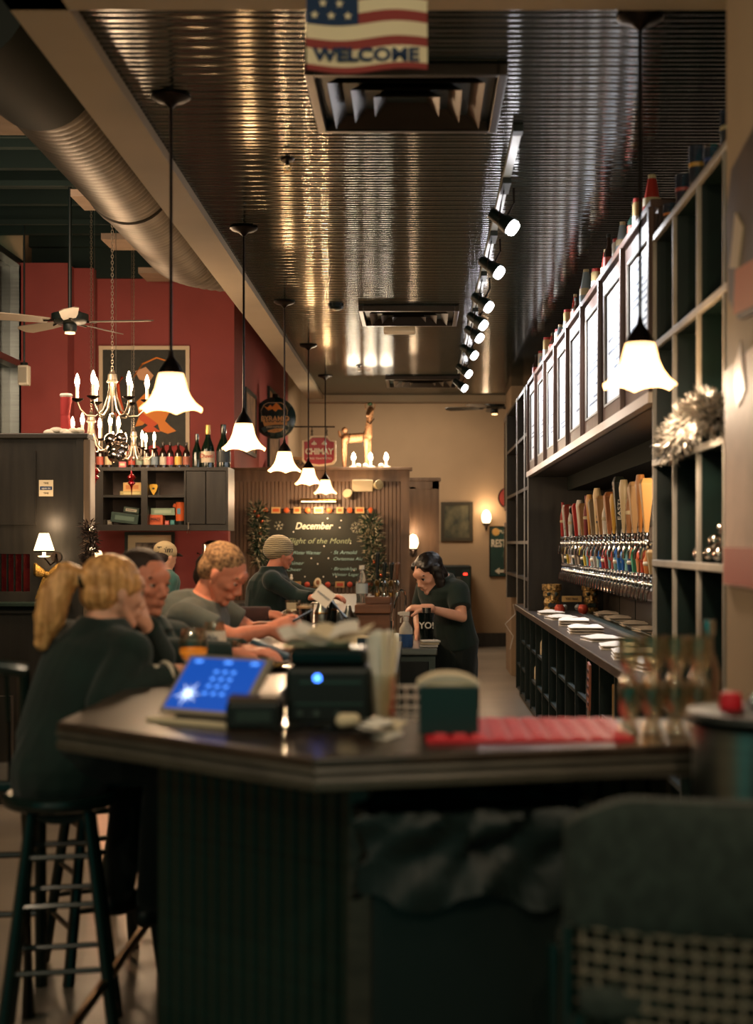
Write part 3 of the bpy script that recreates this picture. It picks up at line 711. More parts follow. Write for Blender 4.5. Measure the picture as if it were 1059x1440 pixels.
m_fr, m_fc, m_fb = mat('faded red cloth', '#8c3b38', .9), mat('cream cloth', '#e0d2b0', .9), mat('navy cloth', '#1d3352', .9)
z = FZ; cols = [m_fr, m_fc, m_fr, m_fc, m_fr, m_fc, m_fr, m_fc, m_fr]
hs = [.022, .047, .026, .038, .026, .032, .036, .04, .11]; hs = [.018, .048, .028, .042, .032, .036, .036, .04, .10]
for h, cc in zip(hs, cols):
    sheet(FX0, FX1, z, z+h, cc, 'stripe'); z += h
zc = FZ+sum(hs[:4]); sheet(FX0, FX0+.15, zc, 3.25, m_fb, 'star_field', dy=-.003)
for r_ in range(5):
    for q_ in range(3 if r_ % 2 == 0 else 2):
        cx, cz = FX0+.025+.048*q_+(.024 if r_ % 2 else 0), zc+.022+.035*r_
        yy = 4.12+.008*math.sin(cx*22)+.03*(3.25-cz)-.005
        MB(o0).pxz([(cx+(.013 if k_ % 2 == 0 else .0055)*math.sin(math.pi*k_/5), cz+(.013 if k_ % 2 == 0 else .0055)*math.cos(math.pi*k_/5)) for k_ in range(10)], yy-.001, yy).build('star', m_fc, t, smooth=False)
text('lettering', 'WELCOME', .052, m_fb, ((FX0+FX1)/2, 4.122, FZ+.042), t, o=o0, bold=.002, width=.31)
MB(o0).cyl((FX0-.02, 4.125, 3.252), (FX1+.02, 4.125, 3.252), .006).build('hanging_rod', m_bronze, t)

# ceiling fans
def fan(loc, n, R_, label, rod, ph, mb_):
    t = thing('ceiling_fan', label, 'fan', loc)
    MB().cyl((0, 0, .08), (0, 0, rod), .014).build('rod', m_blackp, t)
    MB().lathe([(0, .10), (.03, .10), (.09, .07), (.135, .055), (.135, .01), (.11, -.01), (.05, -.02), (.05, -.06), (.04, -.075), (0, -.08)], n=28).build('motor', m_blackp, t)
    MB().lathe([(0, -.075), (.035, -.075), (.038, -.088), (0, -.095)], n=18).build('lamp_cover', m_frost if n == 5 else m_blackp, t)
    for i in range(n):
        a = R(ph+360*i/n); M = Matrix.Rotation(a, 4, 'Z') @ Matrix.Rotation(R(13), 4, 'X')
        vs = []; out = [(.16, -.045), (.3, -.06), (R_-.05, -.07), (R_, -.04), (R_, .04), (R_-.05, .07), (.3, .06), (.16, .045)]
        for z in (-.003, .003): vs += [M@Vector((x, y, z)) for x, y in out]
        k = len(out)
        MB().add(vs, [tuple(range(k)), tuple(range(2*k-1, k-1, -1))]+[(i_, k+i_, k+(i_+1) % k, (i_+1) % k) for i_ in range(k)]).build('blade', mb_, t, smooth=False)
        MB().tube([M@Vector((.08, .0, .01)), M@Vector((.13, .02, -.005)), M@Vector((.2, .0, -.006))], .008).build('blade_arm', m_bronze, t)
    return t
fan((-2.57, 10.5, 3.14), 5, .62, 'black ceiling fan with pale blades in front of the red wall', 1.48, -5, mat('pale fan blade', '#8a8071', .5))
fan((1.0, 18.6, 3.28), 5, .66, 'black ceiling fan far back by the tan wall', .82, 20, m_blackp)

# chandeliers
def chandelier(loc, n, R_, sc, label, chain_top, power, ph=0):
    t = thing('chandelier', label, 'chandelier', loc, R(ph), 'candle chandeliers before the red wall')
    MB().lathe([(0, .0), (.012, 0), (.018, -.02), (.03, -.03), (.032, -.07), (.038, -.075), (.036, -.085), (.02, -.09), (.008, -.2), (.008, -.29), (.016, -.30), (.012, -.32), (0, -.33)], n=18).build('hub', m_nickel, t)
    ch = MB(); z = .015; k = 0
    while z < chain_top:
        Mr = Matrix.Rotation(R(90), 4, 'X') @ Matrix.Diagonal((1, 1.6, 1, 1)); 
        if k % 2: Mr = Matrix.Rotation(R(90), 4, 'Z') @ Mr
        ch.torus((0, 0, z), .008, .002, M=Mr, n=8, k=4); z += .021; k += 1
    tag(ch.build('chain', m_nickel, t), kind='stuff')
    for i in range(n):
        a = 2*math.pi*i/n; ca, sa = math.cos(a), math.sin(a)
        pr = [(.02, -.09), (.03, -.18), (.06, -.27), (.11, -.315), (.17, -.31), (.21, -.27), (R_, -.215)]
        s_ = R_/.23
        arm = MB().tube([(x*s_*ca, x*s_*sa, z) for x, z in pr], .006, 8).build('arm', m_nickel, t)
        c = (R_*s_*ca if 0 else R_*ca, R_*sa)
        arm2 = MB().lathe([(0, -.222), (.014, -.22), (.042, -.203), (.044, -.198), (.01, -.208), (0, -.208)], (c[0], c[1], 0), 16).build('drip_cup', m_bronze, t)
        MB().cyl((c[0], c[1], -.205), (c[0], c[1], -.12), .011, n=10).build('candle_sleeve', m_candle, t)
        MB().lathe([(0, -.122), (.010, -.118), (.017, -.09), (.015, -.065), (.006, -.035), (0, -.025)], (c[0], c[1], 0), 12).build('candle_bulb', m_flame, t)
    t.scale = (sc,)*3
    light('POINT', (loc[0], loc[1]-.02, loc[2]-.10*sc), power, WARM, .16)
    return t
chandelier((-2.075, 9.65, 2.68), 6, .232, 1, 'highest candle chandelier, hanging over the poster\'s left edge', 1.92, 30, 10)
chandelier((-2.62, 11.4, 2.56), 6, .22, 1, 'lower candle chandelier just above the booth divider\'s corner', 2.04, 24, 25)
chandelier((-2.40, 12.0, 2.47), 6, .21, .82, 'smallest candle chandelier, in front of the row of beer bottles', 2.58, 16, 5)
# ornaments
m_silver = mat('silver glass ornament', '#c9beb4', .1, 1); m_redo = mat('red glass ornament', '#a3161d', .08, .6, coat=.6)
t = thing('silver_ornament', 'bunch of big silver balls hanging below the chandeliers', 'ornament', P(163, 632, 11.0)); 
for d, r_ in (((0, 0, -.02), .075), ((-.04, 0, .075), .05), ((.035, .01, .085), .048), ((.0, -.04, -.05), .055), ((.055, 0, .02), .045)):
    MB().ell(d, r_, nu=20, nv=14).build('ball', m_silver, t)
MB().cyl((0, 0, .1), (0, 0, 4.62-t.location.z), .002, n=4).build('thread', m_nickel, t)
def finial(px, py, D, sc, label):
    t = thing('red_ornament', label, 'ornament', P(px, py, D), 0, 'red glass finials')
    MB().lathe([(0, .10), (.008, .09), (.012, .06), (.03, .05), (.042, .03), (.03, .01), (.018, 0), (.034, -.015), (.036, -.03), (.016, -.045), (.008, -.07), (.004, -.12), (0, -.16)], n=18).build('glass_body', m_redo, t)
    MB().cyl((0, 0, .09), (0, 0, (4.62-t.location.z)/sc), .0015, n=4).build('thread', m_nickel, t); t.scale = (sc,)*3
finial(133, 668, 11.0, .95, 'ridged red glass ornament hanging by the booth divider corner'); finial(185, 676, 11.6, .85, 'long-necked red glass ornament hanging before the wall cabinet')

# sconces
def sconce(loc, wall, label, power, style, s=1):
    t = thing('wall_sconce', label, 'lamp', loc); m_sh = mat('lit fabric shade', '#fff0d0', .6, emit='#ffdca8', es=3.2)
    if style == 'shade':
        MB().lathe([(.030, .055), (.032, .05), (.062, -.045), (.066, -.06)], n=24).build('shade', m_sh, t)
        MB().lathe([(.0655, -.056), (.067, -.061), (.0655, -.066)], n=24).build('shade_trim', m_bronze, t)
        MB().cyl((0, 0, -.095), (0, 0, -.05), .012).lathe([(0, -.10), (.035, -.097), (.042, -.09), (0, -.093)], n=18).build('candle_cup', m_candle, t)
        MB().tube([(0, 0, -.10), (.03, .04, -.15), (.045, .09, -.13), (.045, .12, -.08)], .006).build('arm', m_bronze, t)
        MB().lathe([(0, 0), (.035, 0), (.03, -.01), (0, -.015)], (.045, .125, -.10), 16, M=Matrix.Rotation(R(90), 4, 'X')).build('wall_plate', m_bronze, t)
    else:
        MB().lathe([(.0, .085), (.03, .08), (.052, .04), (.058, -.01), (.045, -.05), (.03, -.065)], n=24).build('shade', m_sh, t)
        MB().lathe([(.032, -.06), (.048, -.065), (.045, -.08), (.02, -.10), (.012, -.14), (0, -.145)], n=18).build('holder', m_bronze, t)
        MB().tube([(0, 0, -.13), (0, .05, -.15), (0, .11, -.13)], .007).lathe([(0, 0), (.045, 0), (.04, -.012), (0, -.018)], (0, .125, -.11), 16, M=Matrix.Rotation(R(90), 4, 'X')).build('arm', m_bronze, t)
    t.scale = (s,)*3
    light('POINT', (loc[0], loc[1]-.02, loc[2]+.12), power*.6, WARM, .04); light('POINT', (loc[0], loc[1]-.05, loc[2]-.10), power*.4, WARM, .04)
sconce((P(62, 762, 9.16).x, 9.16, P(62, 762, 9.16).z), 0, 'small white-shaded sconce on the booth divider above a gold bow', 3, 'shade')
sconce(tuple(P(581, 763, 16.45)), 0, 'lit tulip sconce on the brown divider above the bartender', 5, 'tulip', 1.1)
sconce(tuple(P(684, 728, 20.66)), 0, 'lit tulip sconce on the tan wall above the restroom sign', 9, 'tulip', 1.25)
t = thing('table_lamp', 'glowing cone shade lamp against the lower red wall behind the blonde woman', 'lamp', P(137, 800, 12.6)); t.location.z = 1.28
MB().lathe([(.03, .16), (.035, .15), (.11, -.03), (.115, -.05)], n=24).build('shade', mat('lit fabric shade', '#fff0d0'), t); MB().cyl((0, 0, -.3), (0, 0, .1), .012).lathe([(0, -.3), (.07, -.3), (.06, -.28), (0, -.26)], n=18).build('base', m_bronze, t)
t2 = thing('side_shelf', 'dark side shelf under the wall cabinet holding the lamp', 'shelf', (t.location.x, 12.6, .98))
MB().bb(-.5, 1.9, -.15, .55, -.04, 0).bb(-.5, -.44, -.15, .55, -.98, -.04).bb(1.84, 1.9, -.15, .55, -.98, -.04).build('board', m_wood, t2, smooth=False)
light('POINT', (t.location.x, 12.5, 1.32), 9, (1, .35, .18), .05)

# ================================================================== WALL THINGS
def framed(name, label, cat, x0, x1, z0, z1, y, m_fr_, m_pic, fw=.03, face='F', mat_w=0, parts=()):
    t = thing(name, label, cat, ((x0+x1)/2, y, z0)); o = t.location.copy()
    for a in ((x0, x0+fw, z0, z1), (x1-fw, x1, z0, z1), (x0+fw, x1-fw, z0, z0+fw), (x0+fw, x1-fw, z1-fw, z1)):
        MB(o).bb(a[0], a[1], y-.03, y-.002, a[2], a[3]).build('frame', m_fr_, t, smooth=False)
    if mat_w: MB(o).bb(x0+fw, x1-fw, y-.018, y-.004, z0+fw, z1-fw).build('mount', m_cream, t, smooth=False)
    g = fw+mat_w
    MB(o).bb(x0+g, x1-g, y-.022 if mat_w else y-.02, y-.005, z0+g, z1-g).build('picture', m_pic, t, smooth=False)
    return t, o
# poster (generic art): dark ground, orange dancer-like shapes
a, b = P(140, 487, 13.3), P(267, 664, 13.3)
t, o0 = framed('large_poster', 'large cream-framed dark poster with orange shapes above the beer bottles', 'poster', a.x, b.x, b.z, a.z, 13.3, mat('cream moulding', '#cdb89a', .5), mat('poster black ground', '#2c2c24', .6, var=.2, scale=(20, 20, 20)), .035)
W = lambda px, py: (P(px, py, 13.27).x, P(px, py, 13.27).z)
m_or, m_or2, m_rd = plain('#e0842e', .6), plain('#d4562a', .6), plain('#a8302c', .6)
MB(o0).pxz([W(192, 565), W(205, 552), W(225, 560), W(238, 580), W(232, 592), W(240, 600), W(248, 606), W(236, 610), W(225, 606), W(222, 596), W(210, 590), W(200, 598), W(190, 600), W(196, 585)], 13.268, 13.277).build('orange_shape', m_or, t, smooth=False)
MB(o0).pxz([W(196, 578), W(214, 590), W(222, 596), W(216, 600), W(226, 607), W(206, 608), W(200, 604), W(208, 598), W(196, 590)], 13.265, 13.268).build('red_shape', m_or2, t, smooth=False)
MB(o0).pxz([W(190, 522), W(205, 516), W(216, 528), W(210, 537), W(196, 534)], 13.268, 13.277).build('pale_fan_shape', plain('#cf9a72', .6), t, smooth=False)
MB(o0).tube([(W(*p)[0], 13.272, W(*p)[1]) for p in ((188, 530), (200, 512), (220, 503), (236, 508), (238, 518), (228, 528))], .008).build('arc_line', m_or, t)
MB(o0).tube([(W(*p)[0], 13.272, W(*p)[1]) for p in ((172, 530), (166, 540), (168, 560), (172, 575), (168, 585), (162, 580), (166, 590))], .014).build('ribbon', m_or2, t)
for wx in (178, 216, 236, 250): MB(o0).ell((W(wx, 634)[0], 13.27, W(0, 634)[1]), (.07, .006, .055)).build('red_lozenge', m_rd, t)
t, o0 = framed('framed_print', 'dark-framed print with a cream mount behind the man in the pale cap', 'picture', P(176, 0, 13.3).x, P(246, 0, 13.3).x, P(0, 836, 13.3).z, P(0, 748, 13.3).z, 13.3, m_black, mat('grey engraving', '#8b8074', .6, var=.8, scale=(14, 14, 14), col2='#2c2a28'), .03, mat_w=.07)
t, o0 = framed('dim_painting', 'dim square framed painting on the tan wall left of the sconce', 'picture', P(620, 0, 20.8).x, P(665, 0, 20.8).x, P(0, 761, 20.8).z, P(0, 706, 20.8).z, 20.8, mat('dark olive frame', '#3a3426', .5), mat('dim green painting', '#55503a', .6, var=.7, scale=(7, 7, 5), col2='#2b2f26'), .05)
# restroom sign
a, b = P(688, 740, 20.8), P(722, 811, 20.8)
t, o0 = framed('restroom_sign', 'dark green framed restroom sign with an arrow on the tan wall', 'sign', a.x, b.x, b.z, a.z, 20.8, m_bronze, mat('dark green sign face', '#17352f', .4), .012)
m_sl = plain('#c7bda6', .6)
text('lettering', 'RESTROOM', .15, m_sl, (a.x+.29, 20.772, P(0, 764.5, 20.8).z), t, o=o0, bold=.004, width=.52)
text('lettering', 'PUB', .07, m_sl, (a.x+.2, 20.772, P(0, 748, 20.8).z), t, o=o0)
MB(o0).lathe([(0, 0), (.055, 0), (.055, .004), (0, .004)], (a.x+.095, 20.774, P(0, 748, 20.8).z), 20, M=Matrix.Rotation(R(90), 4, 'X')).build('round_mark', plain('#b08a4a'), t)
az = P(0, 803, 20.8).z; ax = a.x+.08
MB(o0).pxz([(ax, az), (ax+.07, az+.05), (ax+.07, az+.02), (ax+.32, az+.02), (ax+.32, az-.02), (ax+.07, az-.02), (ax+.07, az-.05)], 20.768, 20.775).build('arrow', m_sl, t, smooth=False)
text('lettering', '&', .12, plain('#4a5a4a'), (a.x+.22, 20.772, P(0, 780, 20.8).z), t, o=o0)
t = thing('red_round_sign', 'red round sign half hidden behind the far right wall', 'sign', P(716, 700, 20.7)); MB().lathe([(0, -.01), (.16, -.01), (.16, .02), (0, .03)], n=28, M=Matrix.Rotation(R(90), 4, 'X')).build('disc', mat('brick red enamel', '#9a3a30', .5), t)
MB().lathe([(.145, .021), (.16, .022), (.165, .0)], n=28, M=Matrix.Rotation(R(90), 4, 'X')).build('rim', m_bronze, t)
# cash machine
t = thing('cash_machine', 'dark cash machine with a red display standing behind the bartender', 'machine', (P(640, 0, 20.4).x, 20.4, 0)); a, b = P(617, 795, 20.2), P(663, 900, 20.2); o0 = t.location.copy()
MB(o0).bb(a.x, b.x, 20.2, 20.7, 0, a.z).build('cabinet', m_blackp, t, smooth=False, bev=.02)
MB(o0).bb(P(650, 0, 20.2).x, P(661, 0, 20.2).x, 20.185, 20.2, P(0, 845, 20.2).z, a.z-.06).build('side_panel', plain('#24352f', .35), t, smooth=False)
MB(o0).bb(P(652, 0, 20.2).x, P(657, 0, 20.2).x, 20.178, 20.185, P(0, 808.5, 20.2).z, P(0, 806, 20.2).z).build('display', glow('red display', '#ff3020', 4), t, smooth=False)
MB(o0).bb(P(622, 0, 20.2).x, P(640, 0, 20.2).x, 20.19, 20.2, P(0, 825, 20.2).z, P(0, 802, 20.2).z).build('screen', plain('#1c2a2a', .15), t, smooth=False)
for r_ in range(3):
    for c_ in range(3): MB(o0).box((P(643+2.2*c_, 0, 20.2).x, 20.19, P(0, 812+2.5*r_, 20.2).z), (.015, .015, .015)).build('key', plain('#7a7a70'), t, smooth=False)
# round sign and shield sign
D = 15.4; c = P(387, 588, D)
t = thing('round_green_sign', 'round dark green brewery sign with an orange pyramid on a bracket', 'sign', c); RX = Matrix.Rotation(R(90), 4, 'X')
MB().lathe([(0, -.045), (.21, -.045), (.225, -.03), (.226, .03), (.215, .045), (.20, .05), (0, .06)], n=48, M=RX).build('sign_body', mat('dark green sign enamel', '#0c2a2a', .15, coat=.5), t)
s_ = D/2000
def S(x, y): return ((x-387)*s_, (588-y)*s_)
zy = -.062
ring = [S(369, 590), S(368, 578), S(372, 570), S(378, 567), S(396, 567), S(402, 571), S(405, 578), S(404, 588)]
MB().tube([(x, zy+.004, z) for x, z in ring], .0035, 6).build('arch_line', plain('#d9b28c'), t)
MB().pxz([S(371, 571), S(377, 574), S(381, 570), S(384, 573), S(389, 567), S(393, 570), S(398, 577), S(392, 576), S(388, 580), S(384, 576), S(378, 578)], zy-.003, zy+.012).build('orange_pyramid', m_or, t, smooth=False)
MB().pxz([S(372, 598), S(369, 590), S(406, 589), S(403, 600), S(396, 607), S(387, 609), S(378, 608)], zy-.001, zy+.012).build('tan_ground', plain('#d9a060'), t, smooth=False)
text('lettering', 'PYRAMID', .085, plain('#16302e'), (*(S(388, 590)[0:1]), zy-.003, S(0, 590)[1]), t, bold=.008, width=.325, depth=.003)
text('lettering', 'PYRAMID', .08, plain('#f0b878'), (S(388, 590)[0], zy-.007, S(0, 590)[1]), t, bold=.0005, width=.30, depth=.003)
bn = [S(368, 603), S(374, 600), S(387, 598), S(400, 598), S(406, 600), S(405, 606), S(398, 603), S(387, 603.5), S(377, 606), S(372, 609)]
MB().pxz([(x, z) for x, z in bn], zy-.006, zy+.01).build('banner', plain('#16302e'), t, smooth=False)
text('lettering', 'BREWERIES', .03, plain('#cfc2a2'), (S(388, 601.5)[0], zy-.008, S(0, 601.3)[1]), t, width=.19)
text('lettering', 'EST 1984', .018, plain('#8a5a30'), (S(389, 606.5)[0], zy-.003, S(0, 606.3)[1]), t)
MB().bb(-.42, -.20, -.0, .04, -.02, .02).bb(-.30, -.17, -.02, .06, -.14, .10).build('bracket', m_bronze, t, smooth=False)
MB().cyl((0, 0, .22), (0, 0, .26), .03).build('top_cap', m_bronze, t)
D = 15.5; c = P(449, 634, D); s_ = D/2000
t = thing('red_shield_sign', 'red shield-shaped brewery sign hanging from an iron bar above the partition', 'sign', c)
def shp(k):
    pts = [(-24, 14), (-24, -14), (-17, -15), (-11, -21), (11, -21), (17, -15), (24, -14), (24, 14), (20, 19), (8, 21), (0, 22), (-8, 21), (-20, 19)]
    return [(x*s_*k, -y*s_*k) for x, y in pts]
MB().pxz(shp(1), -.012, .012).build('border', plain('#f0dcc0', .5), t, smooth=False)
MB().pxz(shp(.88), -.016, .016).build('red_field', mat('red enamel', '#a31d2c', .35), t, smooth=False)
text('lettering', 'CHIMAY', .088, m_white, (0, -.018, -.01), t, bold=.004, width=.31)
text('lettering', 'PERES TRAPPISTES', .03, m_white, (0, -.018, -.085), t, width=.27)
for sx in (-1, 1):
    m = MB()
    m.ell((sx*.055, -.018, .085), (.008, .003, .026)).ell((sx*.055-.018, -.018, .08), (.007, .003, .016), M=Matrix.Rotation(.7, 3, 'Y')).ell((sx*.055+.018, -.018, .08), (.007, .003, .016), M=Matrix.Rotation(-.7, 3, 'Y')).box((sx*.055, -.018, .068), (.04, .004, .006))
    m.build('lily_mark', m_white, t)
MB().bb(-.5, .17, -.008, .008, .255, .27).build('iron_bar', m_bronze, t, smooth=False)
for sx in (-.08, .08): MB().cyl((sx, 0, .15), (sx, 0, .26), .004).torus((sx, 0, .18), .012, .003, M=RX, n=10, k=5).torus((sx, 0, .215), .012, .003, M=RX, n=10, k=5).build('chain', m_bronze, t)
# side wall pictures, hanging box, boot
for i, (y0, y1, zb, zt, lab) in enumerate(((14.0, 14.9, 2.4, 3.05, 'black-framed picture on the red side wall nearest the corner'), (16.2, 17.4, 2.35, 3.3, 'tall narrow framed picture on the red side wall behind the round sign'))):
    t = thing('side_picture', lab, 'picture', (-1.72, y0, zb)); o0 = t.location.copy()
    MB(o0).bb(-1.719, -1.69, y0, y0+.04, zb, zt).bb(-1.719, -1.69, y1-.04, y1, zb, zt).bb(-1.719, -1.69, y0+.04, y1-.04, zb, zb+.04).bb(-1.719, -1.69, y0+.04, y1-.04, zt-.04, zt).build('frame', m_black, t, smooth=False)
    MB(o0).bb(-1.718, -1.70, y0+.04, y1-.04, zb+.04, zt-.04).build('picture', mat('warm sepia print', '#a07a58', .5, var=.5, scale=(6, 6, 6)), t, smooth=False)
t = thing('hanging_speaker', 'small white box speaker hanging on a rod by the left window', 'speaker', P(34, 528, 12.2)); 
MB().box((0, 0, 0), (.09, .09, .17)).build('case', mat('white speaker case', '#b9b4a4', .5), t, smooth=False, bev=.008); MB().box((0, -.047, .0), (.065, .006, .13)).build('grille', plain('#8a8578'), t, smooth=False)
MB().cyl((0, 0, .08), (0, 0, 1.68), .009).lathe([(0, .115), (.03, .11), (.035, .085), (0, .085)], n=14).build('rod', m_blackp, t)
t = thing('red_boot', 'tall red boot decoration with a white fur cuff on the booth divider', 'decoration', P(93, 612, 9.4)); t.location.z = Q(0, 612).z+.0
MB().cap((0, 0, .05), .036, (-.008, 0, .14), .03).cap((-.008, 0, .14), .03, (0, 0, .25), .038).build('boot_body', mat('red felt', '#a03030', .8), t)
MB().tube([(.03*math.cos(a_), .03*math.sin(a_), .27) for a_ in [i*.6 for i in range(11)]], .014).build('fur_cuff', m_white, t)
m = MB(); r = random.Random(5)
for i in range(9): m.ell((r.uniform(-.1, .1), r.uniform(-.04, .03), .018+r.uniform(0, .02)), (r.uniform(.03, .05), .03, .022), nu=10, nv=7)
m.build('snow_base', mat('cotton wool', '#ded6c4', .95), t)
# gold bow
t = thing('gold_bow', 'glittering gold ribbon bow hung under the sconce on the booth divider', 'bow', P(67, 808, 9.25))
m_gold = mat('gold glitter ribbon', '#b08a45', .35, .8, var=.7, scale=(160, 160, 160), bump=1.0, bscale=200)
for sx in (-1, 1):
    MB().loft([((0, 0, 0), (0, 1, 0), (0, 0, 1), .012, .012), ((sx*.03, -.01, .012), (0, 1, 0), (0, 0, 1), .016, .03), ((sx*.07, -.012, .03), (0, 1, 0), (0, 0, 1), .018, .045), ((sx*.09, 0, .035), (0, 1, 0), (0, 0, 1), .01, .04)], 12).build('loop', m_gold, t)
    MB().pxz([(0, 0), (sx*.03, -.02), (sx*.08, -.16), (sx*.05, -.145), (sx*.02, -.175), (sx*.002, -.08)], -.012, -.006).build('tail', m_gold, t, smooth=False)
MB().ell((0, -.012, 0), (.022, .016, .022)).build('knot', m_gold, t)

# ================================================================== PEOPLE
def union(name, mb, vox, m, parent, sm=4, fac=.5, rough=0):
    me = mb.mesh(name); o = link(name, me, m, parent)
    b = bmesh.new(); b.from_mesh(me); bmesh.ops.recalc_face_normals(b, faces=b.faces); b.to_mesh(me); b.free()
    r = o.modifiers.new('r', 'REMESH'); r.mode = 'VOXEL'; r.voxel_size = vox; r.adaptivity = 0; r.use_smooth_shade = True
    if sm:
        s = o.modifiers.new('s', 'SMOOTH'); s.factor = fac; s.iterations = sm
    if name in ('hair', 'ponytail') and not rough: rough = .004 if 'greying' in m.name or 'brown' in m.name else .007
    if rough:
        tx = bpy.data.textures.get('strand_clouds') or bpy.data.textures.new('strand_clouds', 'CLOUDS'); tx.noise_scale = .022; tx.noise_depth = 1
        dm = o.modifiers.new('d', 'DISPLACE'); dm.texture = tx; dm.strength = rough; dm.mid_level = .5; dm.texture_coords = 'LOCAL'
    par = o.parent; o.parent = None
    dg = bpy.context.evaluated_depsgraph_get(); me2 = bpy.data.meshes.new_from_object(o.evaluated_get(dg))
    o.modifiers.clear(); o.data = me2; me2.name = name; o.parent = par
    if m is not None: me2.materials.clear(); me2.materials.append(m)
    me2.polygons.foreach_set('use_smooth', [True]*len(me2.polygons))
    return o
V = Vector
def head_frame(c, yaw, pitch=0, roll=0):
    return Matrix.Translation(V(c)) @ Matrix.Rotation(R(yaw), 4, 'Z') @ Matrix.Rotation(R(pitch), 4, 'Y') @ Matrix.Rotation(R(roll), 4, 'X')
def head(mb, H, k=1, female=False):
    M3 = H.to_3x3(); p = lambda x, y, z: H @ V((x*k, y*k, z*k))
    E = lambda c, r: mb.ell(p(*c), tuple(q*k for q in r), M=M3, nu=20, nv=14)
    E((-.012, 0, .035), (.096, .076, .082)); E((.018, 0, .0), (.074, .066, .082))
    E((.026, 0, -.052), (.056, .052 if not female else .046, .056))
    mb.cap(p(.070, 0, -.093), .019*k, p(.05, 0, -.09), .026*k)
    for s in (-1, 1):
        mb.cap(p(-.0, s*.052, -.042), .017*k, p(.05, s*.024, -.09), .017*k)           # jaw line
        E((.058, s*.036, -.018), (.023, .022, .020))                                    # cheek
        mb.cap(p(.078, s*.012, .026), .009*k, p(.066, s*.045, .026), .008*k)            # brow
        E((-.006, s*.073, -.004), (.017, .009, .028)); E((.002, s*.071, -.026), (.009, .007, .012))
        E((.096, s*.011, -.036), (.011, .009, .008))
    E((.082, 0, .035), (.014, .045, .03))
    mb.cap(p(.084, 0, .010), .008*k, p(.106, 0, -.026), .0115*k)
    E((.083, 0, -.058), (.016, .024, .016))
    mb.cap(p(.090, -.014, -.055), .0055*k, p(.090, .014, -.055), .0055*k); mb.cap(p(.088, -.012, -.067), .006*k, p(.088, .012, -.067), .006*k)
def face_parts(t, o, H, k, hairm, lipm):
    p = lambda x, y, z: H @ V((x*k, y*k, z*k)); M3 = H.to_3x3()
    for s in (-1, 1):
        e = MB(o).ell(p(.074, s*.030, .006), .0112*k).build('eye', mat('eye white', '#cfc4b8', .3), t)
        MB(o).ell(p(.0825, s*.030, .004), (.004*k, .0068*k, .0068*k), M=M3, nu=10, nv=6).build('iris', mat('dark iris', '#1c120c', .2), e)
        MB(o).tube([p(.086, s*.014, .030), p(.087, s*.03, .036), p(.075, s*.05, .030)], .0035*k).build('eyebrow', hairm, t)
        MB(o).tube([p(.086, s*.018, .010), p(.0885, s*.030, .0145), p(.080, s*.043, .009)], .0032*k).build('eyelid', hairm if lipm else m_skinr, t)
    MB(o).ell(p(.0945, 0, -.056), (.003*k, .019*k, .0028*k), M=M3).ell(p(.093, 0, -.064), (.003*k, .016*k, .003*k), M=M3).build('lips', lipm or mat('muted lips', '#a05c4c', .5), t)
def hand(mb, wrist, d, nrm, thumb, curl=.5, k=1, spread=.0):
    """d: pointing direction, nrm: back-of-hand normal, thumb: side (+1/-1 along d x nrm)"""
    d = V(d).normalized(); nrm = V(nrm); nrm = (nrm-d*nrm.dot(d)).normalized(); s = d.cross(nrm)*thumb
    w = V(wrist); q = lambda a, b, c: w+d*a*k+s*b*k+nrm*c*k
    for b in (-.03, -.01, .01, .028): mb.cap(q(.0, b*.55, 0), .017*k, q(.082, b, 0), .0125*k, n=10)
    mb.cap(q(-.03, 0, 0), .024*k, q(.02, 0, 0), .024*k, n=12)
    L = [(.030, .068), (.010, .078), (-.010, .072), (-.030, .056)]
    for i, (b, ln) in enumerate(L):
        pos = q(.085, b, 0); ang = curl*.5; dd = (d*math.cos(ang)-nrm*math.sin(ang)+s*(b*spread*8)).normalized()
        r = .0092*k
        for j, f in enumerate((.45, .32, .25)):
            nx = pos+dd*ln*f*k; mb.cap(pos, r, nx, r*.93, n=9); pos = nx; r *= .93
            ang += curl*.75; dd = (d*math.cos(ang)-nrm*math.sin(ang)+s*(b*spread*8)).normalized()
    t0 = q(.015, .026, -.006); t1 = q(.048, .05, -.014); t2 = q(.078, .056, -.02-.01*curl)
    mb.cap(t0, .015*k, t1, .0125*k, n=10); mb.cap(t1, .0122*k, t2, .0105*k, n=10)
def arm(mb, sh, el, wr, k=1, thick=1):
    mb.cap(sh, .05*k*thick, el, .037*k*thick); 
    m = V(el).lerp(V(wr), .3); mb.cap(el, .036*k*thick, m, .037*k*thick); mb.cap(m, .037*k*thick, wr, .023*k)
def cuff(mb, a, b, r1, r2, end=.0):
    """sleeve piece with a clean flat end at b"""
    mb.ell(a, r1*1.0, nu=16, nv=10); mb.cyl(a, b, r1, r2, n=18)
def torso_rings(pel, neck, side, k=1, fat=1, hipw=.165, chestw=.185, shw=.165, belly=.11, chestd=.11, hunch=0, extra=0):
    pel, neck = V(pel), V(neck); ax = neck-pel; up = ax.normalized(); s = V(side).normalized(); s = (s-up*s.dot(up)).normalized()
    f = s.cross(up)*1.0
    if hunch: pass
    rings = []
    for tt, w_, dp, off in ((-.16, hipw*.8, .10, 0), (0, hipw, .115, 0), (.16, hipw*.97, .112*fat, .005), (.38, hipw*.92*fat**.5, belly*fat, .012), (.6, chestw*.95, chestd*1.02, .0), (.78, chestw, chestd, -.012), (.9, shw*.98, .085, -.02), (.97, shw*.62, .065, -.012), (1.03, .075, .058, .0)):
        c = pel+ax*tt+f*(off-hunch*math.sin(math.pi*min(1, max(0, tt)))*1.0)
        rings.append((c, s, f, (w_+extra)*k, (dp+extra)*k))
    return rings, s, f, up
